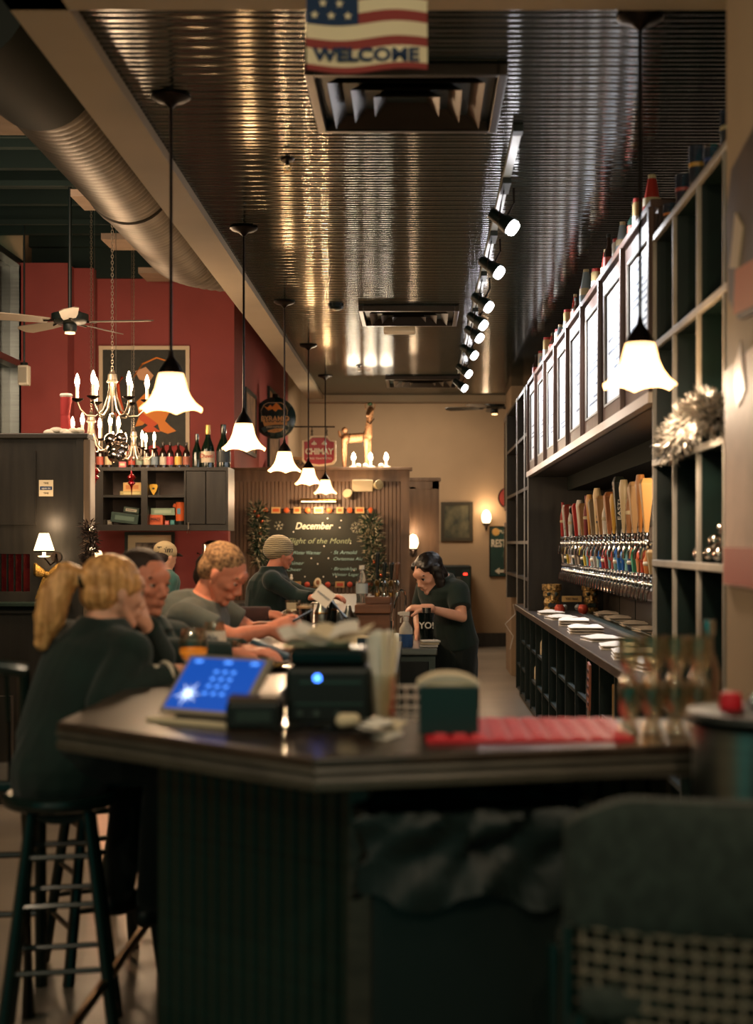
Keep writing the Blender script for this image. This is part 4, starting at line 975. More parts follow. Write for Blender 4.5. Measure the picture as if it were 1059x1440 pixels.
def legs(mb, hips, knees, ankles, k=1, e=0, feet=True, shoes=False):
    for h, kn, an in zip(hips, knees, ankles):
        mb.cap(h, (.085+e)*k, kn, (.058+e)*k); 
        c = V(kn).lerp(V(an), .35); mb.cap(kn, (.056+e)*k, c, (.055+e)*k); mb.cap(c, (.055+e)*k, an, (.038+e)*k)
def shoe(t, o, an, fwd, m):
    f = V(fwd).normalized(); a = V(an)
    sd = f.cross(V((0, 0, 1)))
    mb = MB(o); b = a+V((0, 0, -.045))
    mb.cap(b-f*.03, .036, b+f*.13, .030).cap(b+f*.0, .04, b+f*.06+V((0, 0, .0)), .036).cap(b, .04, a, .038)
    return union('shoe', mb, .009, m, t)

class Person:
    def __init__(s, label, base, skin=None, vox=.006, k=1):
        s.t = thing('person', label, 'person', base); s.o = s.t.location.copy(); s.b = MB(s.o); s.skin = skin or m_skin; s.vox = vox; s.k = k
    def finish(s): s.body = union('body', s.b, s.vox, s.skin, s.t); return s.t
def seated(lab, pel, neck, yaw, headc, hyaw, hpitch, elb, wri, hands, sleeve, skin, shirtm, pantm, knees, vox=.006, fat=1, chestw=.185, hroll=0, female=False, k=1, sleeve_t=0, ank=None, shoulder=.185, armk=1, dz=-.015, hk=1, shdr=None):
    p = Person(lab, (pel[0], pel[1], pel[2]-.12), skin, vox, k)
    yw = R(yaw); side = V((math.sin(yw), -math.cos(yw), 0))     # towards the person's right
    fwd = V((math.cos(yw), math.sin(yw), 0))
    rings, s_, f_, up = torso_rings(pel, neck, side, k, fat, chestw=chestw)
    f_ = -f_ if f_.dot(fwd) < 0 else f_
    p.b.loft(rings, 24)
    H = head_frame(headc, hyaw, hpitch, hroll); head(p.b, H, hk, female)
    p.b.cap(V(neck)-up*.02, .058*k, H @ V((-.022, 0, -.05)), .052*k)
    rs = V(neck)-up*(.055)+s_*shoulder+V((0, 0, dz)); ls = V(neck)-up*.055-s_*shoulder+V((0, 0, dz))
    if shdr: rs, ls = V(shdr[0]), V(shdr[1])
    SH = (rs, ls)
    for i in (0, 1):
        if elb[i] is None: continue
        arm(p.b, SH[i], elb[i], wri[i], k*armk); hd = hands[i]
        if hd: hand(p.b, wri[i], *hd)
        p.b.cap(V(neck)-up*.06, .06*k, SH[i], .056*k)
    hips = [V(pel)+s_*.085*k+V((0, 0, -.01)), V(pel)-s_*.085*k+V((0, 0, -.01))]
    an = ank or [V(kn)+V((-.06*fwd.x, -.06*fwd.y, -.42)) for kn in knees]
    legs(p.b, hips, knees, an, k)
    # trousers
    m = MB(p.o); legs(m, hips, knees, an, k, .011); m.loft([(c, a, b_, w_+.012, d_+.012) for c, a, b_, w_, d_ in rings[:4]], 24)
    union('trousers', m, .009, pantm, p.t)
    for a in an: shoe(p.t, p.o, a, fwd, m_blackp)
    # top
    m = MB(p.o); g = .014
    rr = [(c, a, b_, w_+g, d_+g) for c, a, b_, w_, d_ in rings[1:]]; c, a, b_, w_, d_ = rr[-1]; rr[-1] = (c, a, b_, w_-.004, d_-.002)
    m.loft(rr, 28)
    for i in (0, 1):
        if elb[i] is None: continue
        m.cap(V(neck)-up*.06, .062*k+g, SH[i], .058*k+g)
        e = V(elb[i]); S_ = SH[i]
        if sleeve == 'short':
            q = S_.lerp(e, .66); m.ell(S_, (.055+g)*k); m.cyl(S_, q, (.058+g)*k, (.050+g)*k, n=20)
        else:
            m.cap(S_, (.052+g)*k, e, (.040+g)*k); ww = V(wri[i]); q = e.lerp(ww, .93 if sleeve == 'long' else .5)
            m.ell(e, (.039+g)*k); m.cyl(e, q, (.041+g)*k, (.030+g)*k, n=18)
    p.shirt = m; p.rings = rr; p.up = up; p.s_ = s_; p.f_ = f_; p.H = H; p.SH = SH; p.shirtm = shirtm; p.neck = V(neck); p.hk = hk
    return p
def close(p, hairm, lipm=None, vox=.007, sm=3, top='shirt'):
    union(top, p.shirt, vox, p.shirtm, p.t, sm); face_parts(p.t, p.o, p.H, p.hk, hairm, lipm); return p.finish()
def cloth(name, col, var=.25):
    return mat(name, col, .9, var=var, scale=(9, 9, 9), bump=.35, bscale=26, sheen=.15)
def hair_shell(p, m, kind='short', hm=None, vox=.005):
    H = p.H; k = p.hk; M3 = H.to_3x3(); q = lambda x, y, z: H @ V((x*k, y*k, z*k)); mb = MB(p.o)
    E = lambda c, r: mb.ell(q(*c), tuple(v*k for v in r), M=M3, nu=22, nv=16)
    if kind == 'short':
        E((-.024, 0, .050), (.096, .080, .078)); E((-.052, 0, .0), (.062, .074, .07))
        for s in (-1, 1): E((-.008, s*.060, .030), (.030, .018, .030))
    elif kind == 'balding':
        E((-.024, 0, .042), (.092, .079, .080)); E((-.052, 0, -.002), (.060, .073, .066))
        for s in (-1, 1): E((.0, s*.060, .018), (.026, .017, .034))
    elif kind == 'long':
        E((-.024, 0, .044), (.100, .085, .086)); E((-.05, 0, -.04), (.068, .082, .10)); 
    elif kind == 'pony':
        E((-.020, 0, .045), (.100, .082, .082)); E((-.05, 0, .0), (.062, .076, .07))
        for s in (-1, 1): E((.008, s*.060, .02), (.034, .02, .034))
    return mb, q, E

# ---- blonde woman with a ponytail
m_blond = mat('blonde hair', '#dca86c', .45, var=.4, scale=(60, 60, 6), bump=.6, col2='#a8743e')
p = seated('person, blonde woman with a ponytail in a black top, chin on her hand', (-1.085, 4.36, .87), (-.985, 4.44, 1.245), 50, (-.955, 4.47, 1.345), 38, 6,
    [(-.93, 4.20, 1.03), (-.86, 4.74, 1.12)], [(-.745, 4.40, 1.105), (-.885, 4.60, 1.245)],
    [((.6, .6, -.05), (0, 0, 1), 1, .5), ((-.25, -.3, .9), (.9, -.3, .3), -1, 1.5)], 'long', m_skin, cloth('black knit', '#08221d', .3), cloth('black trousers', '#0a1614'),
    [(-.80, 4.52, .80), (-.93, 4.66, .80)], female=True, chestw=.175, shoulder=.165, hk=.98)
m = p.shirt
m.loft([(p.neck+V((0, 0, -.05)), (1, 0, 0), (0, 1, 0), .125, .115), (p.neck+V((-.005, 0, -.005)), (1, 0, 0), (0, 1, 0), .095, .09), (p.neck+V((0, 0, .025)), (1, 0, 0), (0, 1, 0), .072, .07)], 20)
m.cap((-1.09, 4.34, .80), .155, (-1.05, 4.39, .95), .145)
mb, q, E = hair_shell(p, m_blond, 'pony')
for s in (-1, 1): E((.030, s*.056, .035), (.035, .02, .035))
union('hair', mb, .006, m_blond, p.t, 2)
b0 = p.H @ V((-.108, 0, .035)); mb = MB(p.o)
pts = [b0+V((.01, 0, 0)), b0+V((-.05, -.01, .015)), b0+V((-.085, -.015, -.05)), b0+V((-.10, -.02, -.12)), b0+V((-.125, -.02, -.20))]
for (a, b, r1, r2) in zip(pts, pts[1:], (.026, .040, .052, .050), (.040, .052, .050, .024)): mb.cap(a, r1, b, r2)
union('ponytail', mb, .007, m_blond, p.t, 3)
MB(p.o).torus(b0+V((-.008, 0, .003)), .026, .008, M=Matrix.Rotation(R(75), 4, 'Y')).build('hair_tie', m_blackp, p.t)
MB(p.o).torus((-.775, 4.365, 1.10), .036, .008, M=Matrix.Rotation(R(45), 4, 'Z')@Matrix.Rotation(R(85), 4, 'Y')).ell((-.80, 4.335, 1.115), .018).ell((-.795, 4.35, 1.08), .014).build('bracelet', mat('pale beads', '#d9cdb8', .3), p.t)
close(p, mat('brown brows', '#7a5a3a', .8), mat('rose lips', '#a85a50', .5), vox=.008, top='top')

# ---- dark-haired man
m_dh = mat('dark brown hair', '#2b1d14', .7, var=.3, scale=(90, 90, 90), bump=.8)
p = seated('person, dark-haired man in a dark jacket seated beside the blonde woman', (-1.13, 5.10, .87), (-.985, 5.04, 1.235), -38, (-.965, 5.02, 1.36), -38, 6,
    [(-.90, 4.86, 1.13), (-.80, 5.25, 1.11)], [(-.64, 4.98, 1.115), (-.62, 5.14, 1.115)],
    [((.8, .5, 0), (0, 0, 1), 1, .8), ((.8, -.5, 0), (0, 0, 1), -1, .6)], 'long', m_skinr, cloth('charcoal jacket', '#0e2926', .3), cloth('dark jeans', '#142026'),
    [(-.86, 4.86, .82), (-.80, 5.10, .82)], chestw=.20, fat=1.12, shoulder=.195, hk=.99)
c = p.neck
p.shirt.loft([(c+V((0, 0, -.04)), (1, 0, 0), (0, 1, 0), .12, .11), (c+V((0, 0, .012)), (1, 0, 0), (0, 1, 0), .085, .08)], 18)
mb, q, E = hair_shell(p, m_dh, 'short'); union('hair', mb, .006, m_dh, p.t, 2)
close(p, m_dh, vox=.008, top='jacket')

# ---- grey-haired man with phone
m_gh = mat('short greying hair', '#a07c56', .8, var=.5, scale=(70, 70, 70), bump=.5, col2='#5c4430')
p = seated('person, grey-haired man in a grey T-shirt bent over the phone he holds', (-1.06, 5.95, .88), (-.885, 5.90, 1.275), -8, (-.808, 5.885, 1.375), -14, 34,
    [(-.745, 5.70, 1.125), (-.72, 6.14, 1.125)], [(-.605, 5.82, 1.15), (-.60, 6.03, 1.15)],
    [((.85, .35, .12), (.1, -.9, .35), 1, .9), ((.85, -.25, .2), (.1, .9, .35), -1, .9)], 'short', m_skinr, cloth('heather grey cotton', '#4f5652', .2), cloth('dark jeans', '#142026'),
    [(-.78, 5.78, .82), (-.78, 6.12, .82)], chestw=.205, fat=1.25, shoulder=.205, hk=1.0, vox=.0055)
c = p.neck; p.shirt.cap((-1.05, 5.94, .98), .17, (-.96, 5.92, 1.14), .175)
mb, q, E = hair_shell(p, m_gh, 'short'); union('hair', mb, .006, m_gh, p.t, 2)
close(p, m_gh, vox=.007)
t = thing('mobile_phone', 'thin dark mobile phone held by the grey-haired man', 'phone', (-.50, 5.90, 1.19))
Mph = Matrix.Rotation(R(28), 4, 'Y').to_3x3()
MB().box((0, 0, 0), (.145, .072, .008), ry=R(-28)).build('phone_body', m_blackg, t, smooth=False, bev=.003); MB().box((-.002, 0, .0045), (.125, .062, .001), ry=R(-28)).build('screen', glow('dim phone screen', '#7a8a9a', .5), t, smooth=False)

# ---- person in brown sleeve, mostly hidden behind him
p = seated('person in a brown sleeved top almost hidden behind the grey-haired man', (-1.12, 6.9, .86), (-1.02, 6.88, 1.22), -5, (-.985, 6.9, 1.335), -5, 20,
    [(-.87, 6.72, 1.15), (-.85, 7.1, 1.12)], [(-.80+.12, 6.68, 1.165), (-.68, 6.95, 1.12)],
    [((.9, .1, -.1), (0, 0, 1), 1, .6), ((.9, -.3, 0), (0, 0, 1), -1, .7)], 'long', m_skinr, cloth('maroon brown knit', '#3a2220', .3), cloth('dark jeans', '#142026'),
    [(-.80, 6.75, .82), (-.80, 7.05, .82)], vox=.007, hk=.96)
mb, q, E = hair_shell(p, m_dh, 'short'); union('hair', mb, .007, m_dh, p.t, 2); close(p, m_dh, vox=.008)

# ---- man in the knit hat at the far end of the bar
p = seated('person, man in a striped knit hat and black jacket at the bar before the chalkboard', (-1.10, 10.25, .93), (-1.05, 10.25, 1.31), 8, (-.99, 10.25, 1.425), 25, 8,
    [(-.86, 10.05, 1.13), (-.84, 10.45, 1.13)], [(-.745, 9.98, 1.125), (-.66, 10.35, 1.12)],
    [((.95, .1, .1), (0, 0, 1), 1, .9), ((.9, -.3, 0), (0, 0, 1), -1, .7)], 'long', m_skinr, cloth('black wool jacket', '#0a221d', .3), cloth('dark jeans', '#142026'),
    [(-1.0, 10.12, .5), (-1.0, 10.38, .5)], vox=.007, ank=[(-1.05, 10.12, .10), (-1.05, 10.38, .10)], chestw=.20, fat=1.1, shoulder=.195, hk=.9)
c = p.neck; p.shirt.loft([(c+V((0, 0, -.04)), (1, 0, 0), (0, 1, 0), .115, .11), (c+V((0, 0, .03)), (1, 0, 0), (0, 1, 0), .085, .08)], 18)
p.shirt.cap((-1.09, 10.25, 1.0), .165, (-1.07, 10.25, 1.15), .175)
H = p.H; m_hat = mat('striped beige knit', '#a89878', .9, bump=.8, bscale=90, sheen=.2)
nt = m_hat.node_tree; tc = nt.nodes.new('ShaderNodeTexCoord'); wv = nt.nodes.new('ShaderNodeTexWave'); wv.bands_direction = 'Z'; wv.inputs['Scale'].default_value = 22; wv.inputs['Distortion'].default_value = 3
rp = nt.nodes.new('ShaderNodeValToRGB'); rp.color_ramp.elements[0].color = lin('#6a5f48'); rp.color_ramp.elements[1].color = lin('#c0ae88')
nt.links.new(tc.outputs['Object'], wv.inputs['Vector']); nt.links.new(wv.outputs['Fac'], rp.inputs[0]); nt.links.new(rp.outputs[0], nt.nodes['Principled BSDF'].inputs['Base Color'])
mb = MB(p.o); M3 = H.to_3x3(); mb.ell(H @ V((-.022, 0, .048)), (.108, .09, .093), M=M3, nu=24, nv=16); mb.ell(H @ V((-.055, 0, .025)), (.082, .083, .075), M=M3); ht = union('knit_hat', mb, .007, m_hat, p.t, 2)
MB(p.o).torus(H @ V((-.022, 0, .030)), .094, .012, M=M3.to_4x4() @ Matrix.Rotation(R(-10), 4, 'Y') @ Matrix.Diagonal((1.05, .9, 1.6, 1)), n=32).build('hat_brim', m_hat, ht)
close(p, m_dh, vox=.008, top='jacket')
t = thing('white_card', 'white card with grey writing held up over the bar in front of the chalkboard', 'card', P(455, 838, 6.37))
MB().box((0, 0, 0), (.085, .002, .075), ry=R(38)).build('card_sheet', m_white, t, smooth=False); text('lettering', 'FANTASY', .016, plain('#6d7684'), (0, -.002, .0), t, tilt=R(-38)); 

# ---- man in a pale cap at the back left
p = seated('person, man in a pale lettered cap and teal T-shirt standing by the framed print', (-2.12, 11.75, .86), (-2.11, 11.75, 1.28), 30, (-2.085, 11.75, 1.39), 50, 10,
    [(-2.06, 11.56, 1.03), (-2.32, 11.9, 1.03)], [(-2.0, 11.72, .88), (-2.22, 12.05, .9)],
    [((.4, .6, -.5), (1, 0, 0), 1, .6), ((.4, .5, -.5), (-1, 0, 0), -1, .6)], 'short', m_skin, cloth('teal cotton', '#3f6a62', .2), cloth('dark jeans', '#142026'),
    [(-2.10, 11.66, .46), (-2.22, 11.80, .46)], vox=.008, ank=[(-2.12, 11.66, .10), (-2.24, 11.80, .10)], chestw=.17, shoulder=.165, hk=.98)
H = p.H; M3 = H.to_3x3(); m_cap = mat('pale tan cap cloth', '#c9b48c', .8)
mb, q, E = hair_shell(p, m_dh, 'short'); union('hair', mb, .008, m_dh, p.t, 1)
mb = MB(p.o); mb.ell(H @ V((-.014, 0, .052)), (.106, .088, .082), M=M3, nu=22); cp = union('cap', mb, .008, m_cap, p.t, 2)
vs = [H @ V((.07+.09*math.cos(a_)*(1 if r_ else .25), .075*math.sin(a_), .045-.012*r_-.0)) for z_ in (0, 1) for r_ in (0, 1) for a_ in [R(-90+18*i) for i in range(11)]]
vs = [v+H.to_3x3() @ V((0, 0, .004*(i >= 22))) for i, v in enumerate(vs)]
fs = [];
for i in range(10): fs += [(i, i+1, 12+i, 11+i), (22+i, 33+i, 34+i, 23+i), (11+i, 12+i, 34+i, 33+i), (i, 22+i, 23+i, i+1)]
MB(p.o).add(vs, fs).build('cap_brim', m_dh, cp)
text('lettering', 'Trim', .07, plain('#2a2a28'), (-2.08, 11.655, 1.452), cp, o=p.o, shear=.2)
cp.children[-1].name = 'lettering'
close(p, m_dh, vox=.009)

# ---- bartender
m_bh = mat('near black long hair', '#120d0b', .4, var=.3, scale=(80, 80, 8), bump=.5)
p = seated('person, bartender woman with long dark hair in a black T-shirt looking down at a glass', (.215, 8.55, .90), (.135, 8.45, 1.30), 215, (.062, 8.40, 1.325), 222, 30,
    [(.0, 8.66, 1.06), (.255, 8.25, 1.075)], [(-.0, 8.34, .99), (.045, 8.13, 1.135)],
    [((-.1, -.5, -.6), (-1, 0, 0), 1, .9), ((-.95, .0, .0), (0, -.2, 1), -1, 1.2)], 'short', m_skin, cloth('black cotton tee', '#08211c', .3), cloth('black apron trousers', '#0a1715', .3),
    [(.17, 8.62, .48), (.25, 8.46, .48)], vox=.006, ank=[(.20, 8.66, .09), (.29, 8.5, .09)], female=True, chestw=.15, shoulder=.145, hk=.95, armk=.85, fat=.85)
p.shirt.cap(p.rings[0][0], .125, p.rings[2][0], .12)
H = p.H; mb, q, E = hair_shell(p, m_bh, 'long')
for s in (-1, 1): mb.cap(q(-.01, s*.075, .03), .03, q(.01, s*.085, -.08), .032); mb.cap(q(.01, s*.085, -.08), .032, q(.0, s*.075, -.16), .018)
mb.cap(q(-.06, 0, -.05), .06, q(-.07, 0, -.14), .05); E((.02, .05, .07), (.05, .03, .03)); E((.02, -.05, .07), (.05, .03, .03))
union('hair', mb, .006, m_bh, p.t, 2)
m = MB(p.o); m.loft([(V((.21, 8.55, z)), (.57, -.82, 0), (.82, .57, 0), w_, d_) for z, w_, d_ in ((.50, .155, .13), (.65, .155, .135), (.8, .155, .14), (.93, .145, .125), (.98, .14, .12))], 24)
union('apron', m, .01, cloth('black apron', '#0a1a17', .3), p.t)
close(p, m_bh, mat('rose lips', '#a85a50', .5), top='shirt')

# ================================================================== THINGS ON THE BAR
# tablet till
t = thing('till_tablet', 'tilted tablet till with a bright blue screen on the near bar corner', 'tablet', (-.5, 3.4, ZB)); o0 = t.location.copy()
BL = V((-.628, 3.43, 1.098)); e = V((.215, -.125, 0)).normalized(); hh = V((.125, .215, 0)).normalized(); up = (hh*.69+V((0, 0, .724))).normalized(); nr = e.cross(up).normalized()
Lw, Lh = .258, .178
def slab(a0, a1, b0, b1, c0, c1): return [BL+e*a+up*b+nr*c for c in (c0, c1) for a, b in ((a0, b0), (a1, b0), (a1, b1), (a0, b1))]
BF = [(0, 1, 2, 3), (7, 6, 5, 4), (0, 4, 5, 1), (1, 5, 6, 2), (2, 6, 7, 3), (3, 7, 4, 0)]
MB(o0).add(slab(0, Lw, 0, Lh, -.012, 0), BF).build('tablet_frame', mat('silver tablet frame', '#a39c90', .35, .6), t, smooth=False, bev=.004)
m_blue = mat('blue screen', '#06307a', .3, emit='#0850b8', es=.62)
MB(o0).add(slab(.012, Lw-.022, .012, Lh-.012, .0, .0015), BF).build('screen', m_blue, t, smooth=False)
m_scr = glow('screen white marks', '#cfe4ff', 1.2); m_scb = glow('screen pale marks', '#4f93ff', .9)
mb = MB(o0); cc = BL+e*.062+up*.055+nr*.002
for k in range(11):
    a = 2*math.pi*k/11; r1 = .028 if k % 2 else .040; d = e*math.cos(a)+up*math.sin(a); q_ = d.cross(nr)
    mb.add([cc+q_*.0035, cc-q_*.0035, cc+d*r1], [(0, 1, 2)])
mb.ell(cc, .011, nu=10, nv=6); mb.build('spark_mark', m_scr, t)
mb = MB(o0)
for r_ in range(4):
    for c_ in range(3):
        a, b = .105+.026*c_, .055+.022*r_; mb.add([BL+e*x+up*y+nr*.0022 for x, y in ((a, b), (a+.013, b), (a+.013, b+.009), (a, b+.009))], [(0, 1, 2, 3)])
for a, b in ((.03, .150), (.12, .150), (.20, .150)): mb.add([BL+e*x+up*y+nr*.0022 for x, y in ((a, b), (a+.024, b), (a+.024, b+.010), (a, b+.010))], [(0, 1, 2, 3)])
tag(mb.build('keypad_marks', m_scb, t, smooth=False), kind='stuff')
a, b = BL+e*.05-nr*.012, BL+e*.20-nr*.012
MB(o0).add([a+up*.01, b+up*.01, b+up*.14, a+up*.14, V((a.x+.05, a.y+.12, ZB+.005)), V((b.x+.05, b.y+.12, ZB+.005)), V((b.x-.01, b.y+.0, ZB+.005)), V((a.x-.01, a.y+.0, ZB+.005))], [(0, 1, 2, 3), (3, 2, 5, 4), (4, 5, 6, 7), (0, 7, 6, 1), (1, 6, 5, 2), (0, 3, 4, 7)]).build('stand', m_blackp, t, smooth=False)
MB(o0).pxy([(BL.x-.03, BL.y-.0), (BL.x+.19, BL.y-.14), (BL.x+.28, BL.y+.03), (BL.x+.07, BL.y+.15)], ZB, ZB+.012).build('base_plate', m_cream, t, smooth=False, bev=.004)
# printer and dark boxes
t = thing('receipt_printer', 'black receipt printer with a blue light in the middle of the near bar', 'printer', (-.22, 3.42, ZB))
MB().bb(-.095, .11, -.06, .12, 0, .14).build('case', m_blackp, t, smooth=False, bev=.015)
MB().bb(-.085, .10, -.055, .10, .14, .182).build('lid', m_blackg, t, smooth=False, bev=.012)
MB().bb(-.06, .085, -.064, -.058, .10, .106).bb(-.07, .09, -.063, -.058, .05, .054).build('paper_slot', plain('#2d4a44', .4), t, smooth=False)
MB().lathe([(0, 0), (.0095, 0), (.0085, .003), (0, .004)], (-.018, -.061, .113), 16, M=Matrix.Rotation(R(90), 4, 'X')).build('blue_light', glow('blue led', '#3f7bff', 5), t)
for x in (-.06, -.02, .03): MB().cyl((x, -.066, .03), (x, -.058, .03), .007).build('button', plain('#3a4a44'), t)
t = thing('card_reader', 'low black card reader box between the tablet and the printer', 'box', (-.37, 3.33, ZB))
MB().bb(-.075, .05, -.05, .1, 0, .065).build('case', m_blackp, t, smooth=False, bev=.01); MB().bb(-.07, .045, -.045, .06, .065, .076).build('pad', plain('#5c4a3c', .5), t, smooth=False)
MB().bb(-.05, .03, -.053, -.05, .02, .045).build('slot', plain('#24352f'), t, smooth=False)
t = thing('cable_bundle', 'knotted black cables with a pale plug in front of the printer', 'cable', (-.2, 3.24, ZB))
MB().tube([(-.16, 0, .012), (-.12, -.03, .01), (-.06, .02, .014), (0, -.02, .012), (.05, .02, .012), (.11, 0, .01)], .007, 8).tube([(-.1, .03, .01), (-.04, -.03, .02), (.03, .02, .02), (.1, -.03, .012)], .006, 8).build('cord', m_blackp, t)
MB().cap((.03, -.02, .03), .017, (.055, -.02, .032), .015).build('plug', m_cream, t)
# loose sheets over the printer
t = thing('paper_stack', 'loose white paper sheets lying across the printer top', 'papers', (-.235, 3.45, 1.255))
for i, (x0, x1, rz, m_) in enumerate(((-.10, .02, 12, m_white), (-.02, .12, -8, m_cream), (-.06, .09, 3, m_white))):
    vs = []; n_ = 8
    for s_ in (0, 1):
        for j in (0, 1):
            for i_ in range(n_+1):
                x = x0+(x1-x0)*i_/n_; vs.append(Matrix.Rotation(R(rz), 3, 'Z') @ V((x, -.08+.15*j, .006*i+.016+.010*math.sin(i_*.8+i)+s_*.0015+.018*j)))
    S = 2*(n_+1); fs = []
    for i_ in range(n_): fs += [(i_, i_+1, n_+2+i_, n_+1+i_), (S+i_, S+n_+1+i_, S+n_+2+i_, S+i_+1), (i_, S+i_, S+i_+1, i_+1), (n_+1+i_, n_+2+i_, S+n_+2+i_, S+n_+1+i_)]
    MB().add(vs, fs).build('sheet', m_, t)
MB().bb(-.08, .07, -.06, .06, .0, .014).build('sheet_pad', m_cream, t, smooth=False, bev=.003)
# straw glass
t = thing('straw_glass', 'clear glass crammed with white wrapped straws beside the printer', 'glass', (-.085, 3.40, ZB)); r = random.Random(2)
MB().lathe([(0, 0), (.032, 0), (.040, .12), (.037, .12), (.030, .006), (0, .006)], n=24).build('glass_body', m_glass, t)
for i in range(22):
    a = r.uniform(0, 6.28); q_ = r.uniform(0, .024); b = r.uniform(0, 6.28)
    MB().box((q_*math.cos(a)*1.1, q_*math.sin(a), .115), (.009, .0045, r.uniform(.19, .22)), rx=r.uniform(-.10, .10), ry=math.cos(a)*q_*5+r.uniform(-.04, .04)).build('straw', m_white if i % 3 else m_cream, t, smooth=False)
t = thing('receipt_pile', 'small crumpled pile of receipts and foil on the bar next to the red mat', 'papers', (-.03, 3.16, ZB)); r = random.Random(9)
for i in range(7):
    x, y = r.uniform(-.09, .02), r.uniform(-.05, .05); MB().box((x, y, .006+.005*i), (.06, .045, .002), rz=r.uniform(0, 3), rx=r.uniform(-.2, .2), ry=r.uniform(-.25, .25)).build('receipt', (m_white, m_cream, m_steel)[i % 3], t, smooth=False)
t = thing('white_wire_basket', 'small pale wire basket on the inner edge of the near bar', 'basket', (-.03, 3.47, ZB))
for z in (.01, .03, .055, .08): MB().tube([(-.05, -.035, z), (.05, -.035, z), (.05, .035, z), (-.05, .035, z), (-.05, -.035, z)], .003).build('wire', m_white, t)
for x in (-.05, -.025, 0, .025, .05): MB().tube([(x, -.035, .08), (x, -.035, .005), (x, .035, .005), (x, .035, .08)], .003).build('wire', m_white, t)
# napkin caddy
t = thing('napkin_caddy', 'dark teal napkin caddy heaped with white napkins at the edge of the red mat', 'caddy', (.068, 3.20, ZB+.009))
MB().bb(-.066, .066, -.06, -.054, 0, .108).bb(-.066, .066, .054, .06, 0, .108).bb(-.066, -.06, -.054, .054, 0, .108).bb(.06, .066, -.054, .054, 0, .108).bb(-.06, .06, -.054, .054, 0, .006).build('box', mat('dark teal plastic', '#13302f', .4), t, smooth=False, bev=.004)
for i in range(6):
    vs = []; n_ = 6
    for s_ in (0, 1):
        for j in (0, 1):
            for i_ in range(n_+1):
                x = -.068+.136*i_/n_; vs.append((x+.003*math.sin(i*2), -.05+.1*j+.004*math.sin(i), .104+.005*i+s_*.004-.020*(abs(x)/.068)**2.5*(1 if i > 2 else .3)))
    S = 2*(n_+1); fs = []
    for i_ in range(n_): fs += [(i_, i_+1, n_+2+i_, n_+1+i_), (S+i_, S+n_+1+i_, S+n_+2+i_, S+i_+1), (i_, S+i_, S+i_+1, i_+1), (n_+1+i_, n_+2+i_, S+n_+2+i_, S+n_+1+i_)]
    fs += [(0, n_+1, S+n_+1, S), (n_, S+n_, S+2*n_+1, 2*n_+1)]
    MB().add(vs, fs).build('napkin', m_cream if i % 2 else m_white, t)
# red bar mat
m_mat = mat('red rubber mat', '#c8202e', .5)
t = thing('bar_mat', 'bright red rubber bar mat with raised nubs on the near bar', 'mat', (.24, 3.26, ZB)); o0 = (.24, 3.26, ZB)
MB(o0).pxy([(.018, 3.055), (.47, 3.085), (.475, 3.46), (.012, 3.45)], ZB, ZB+.008).build('mat_base', m_mat, t, smooth=False, bev=.003)
m = MB(o0)
for i in range(10):
    for j in range(8): m.bb(.035+.043*i, .062+.043*i, 3.095+.044*j, 3.118+.044*j, ZB+.008, ZB+.0125)
tag(m.build('nubs', mat('pale red nubs', '#e0525a', .45), t, smooth=False), kind='stuff')
# taster glasses at the bar end
def glass(prof): return MB().lathe(prof, n=18)
tg = thing('taster_glass', 'x', 'glass', (0, 0, 0), 0, 'small glasses stacked at the bar end')
MB().lathe([(0, 0), (.021, 0), (.022, .006), (.013, .018), (.011, .03), (.021, .048), (.0255, .072), (.024, .108), (.022, .108), (.0235, .072), (.019, .05), (0, .036)], n=18).build('glass_body', m_glassw, tg)
k = 0
for tier in (0, 1):
    for j in range(3):
        for i in range(4):
            loc = (.475+.053*i+.006*j, 3.19+.056*j, ZB+(.11*tier))
            lab = f"small clear glass, {['front', 'middle', 'back'][j]} row, {ORD[i]} from the red mat, {['lower', 'upper'][tier]} tier at the bar end"
            if k == 0: tg.location = loc; tg['label'] = lab
            else: dup(tg, loc, None, lab)
            k += 1
t = thing('tall_glass_bottle', 'tall clear glass bottle with a steel cap behind the stacked small glasses', 'bottle', (.685, 3.36, ZB))
MB().lathe([(0, 0), (.028, 0), (.03, .02), (.03, .13), (.014, .18), (.013, .22), (.010, .22), (.011, .18), (.026, .13), (.026, .01), (0, .01)], n=18).build('glass_body', m_glass, t); MB().cyl((0, 0, .215), (0, 0, .25), .017).build('cap', m_chrome, t)
t = thing('glass_pitcher', 'clear glass pitcher on the lid of the steel container', 'pitcher', (.77, 2.93, 1.172))
MB().lathe([(0, 0), (.05, 0), (.055, .02), (.052, .12), (.062, .19), (.058, .19), (.047, .12), (.050, .02), (0, .01)], n=24).build('glass_body', m_glassw, t); MB().tube([(.055, 0, .16), (.10, 0, .15), (.10, 0, .06), (.055, 0, .04)], .007, 8).build('handle', m_glass, t)
t = thing('red_shaker', 'small red shaker with a steel top on the steel container', 'shaker', (.625, 2.84, 1.168))
MB().lathe([(0, 0), (.022, 0), (.025, .01), (.020, .035), (0, .038)], n=16).build('shaker_body', m_mat, t); MB().cap((.045, 0, .018), .014, (.05, 0, .024), .012).build('steel_top', m_chrome, t)

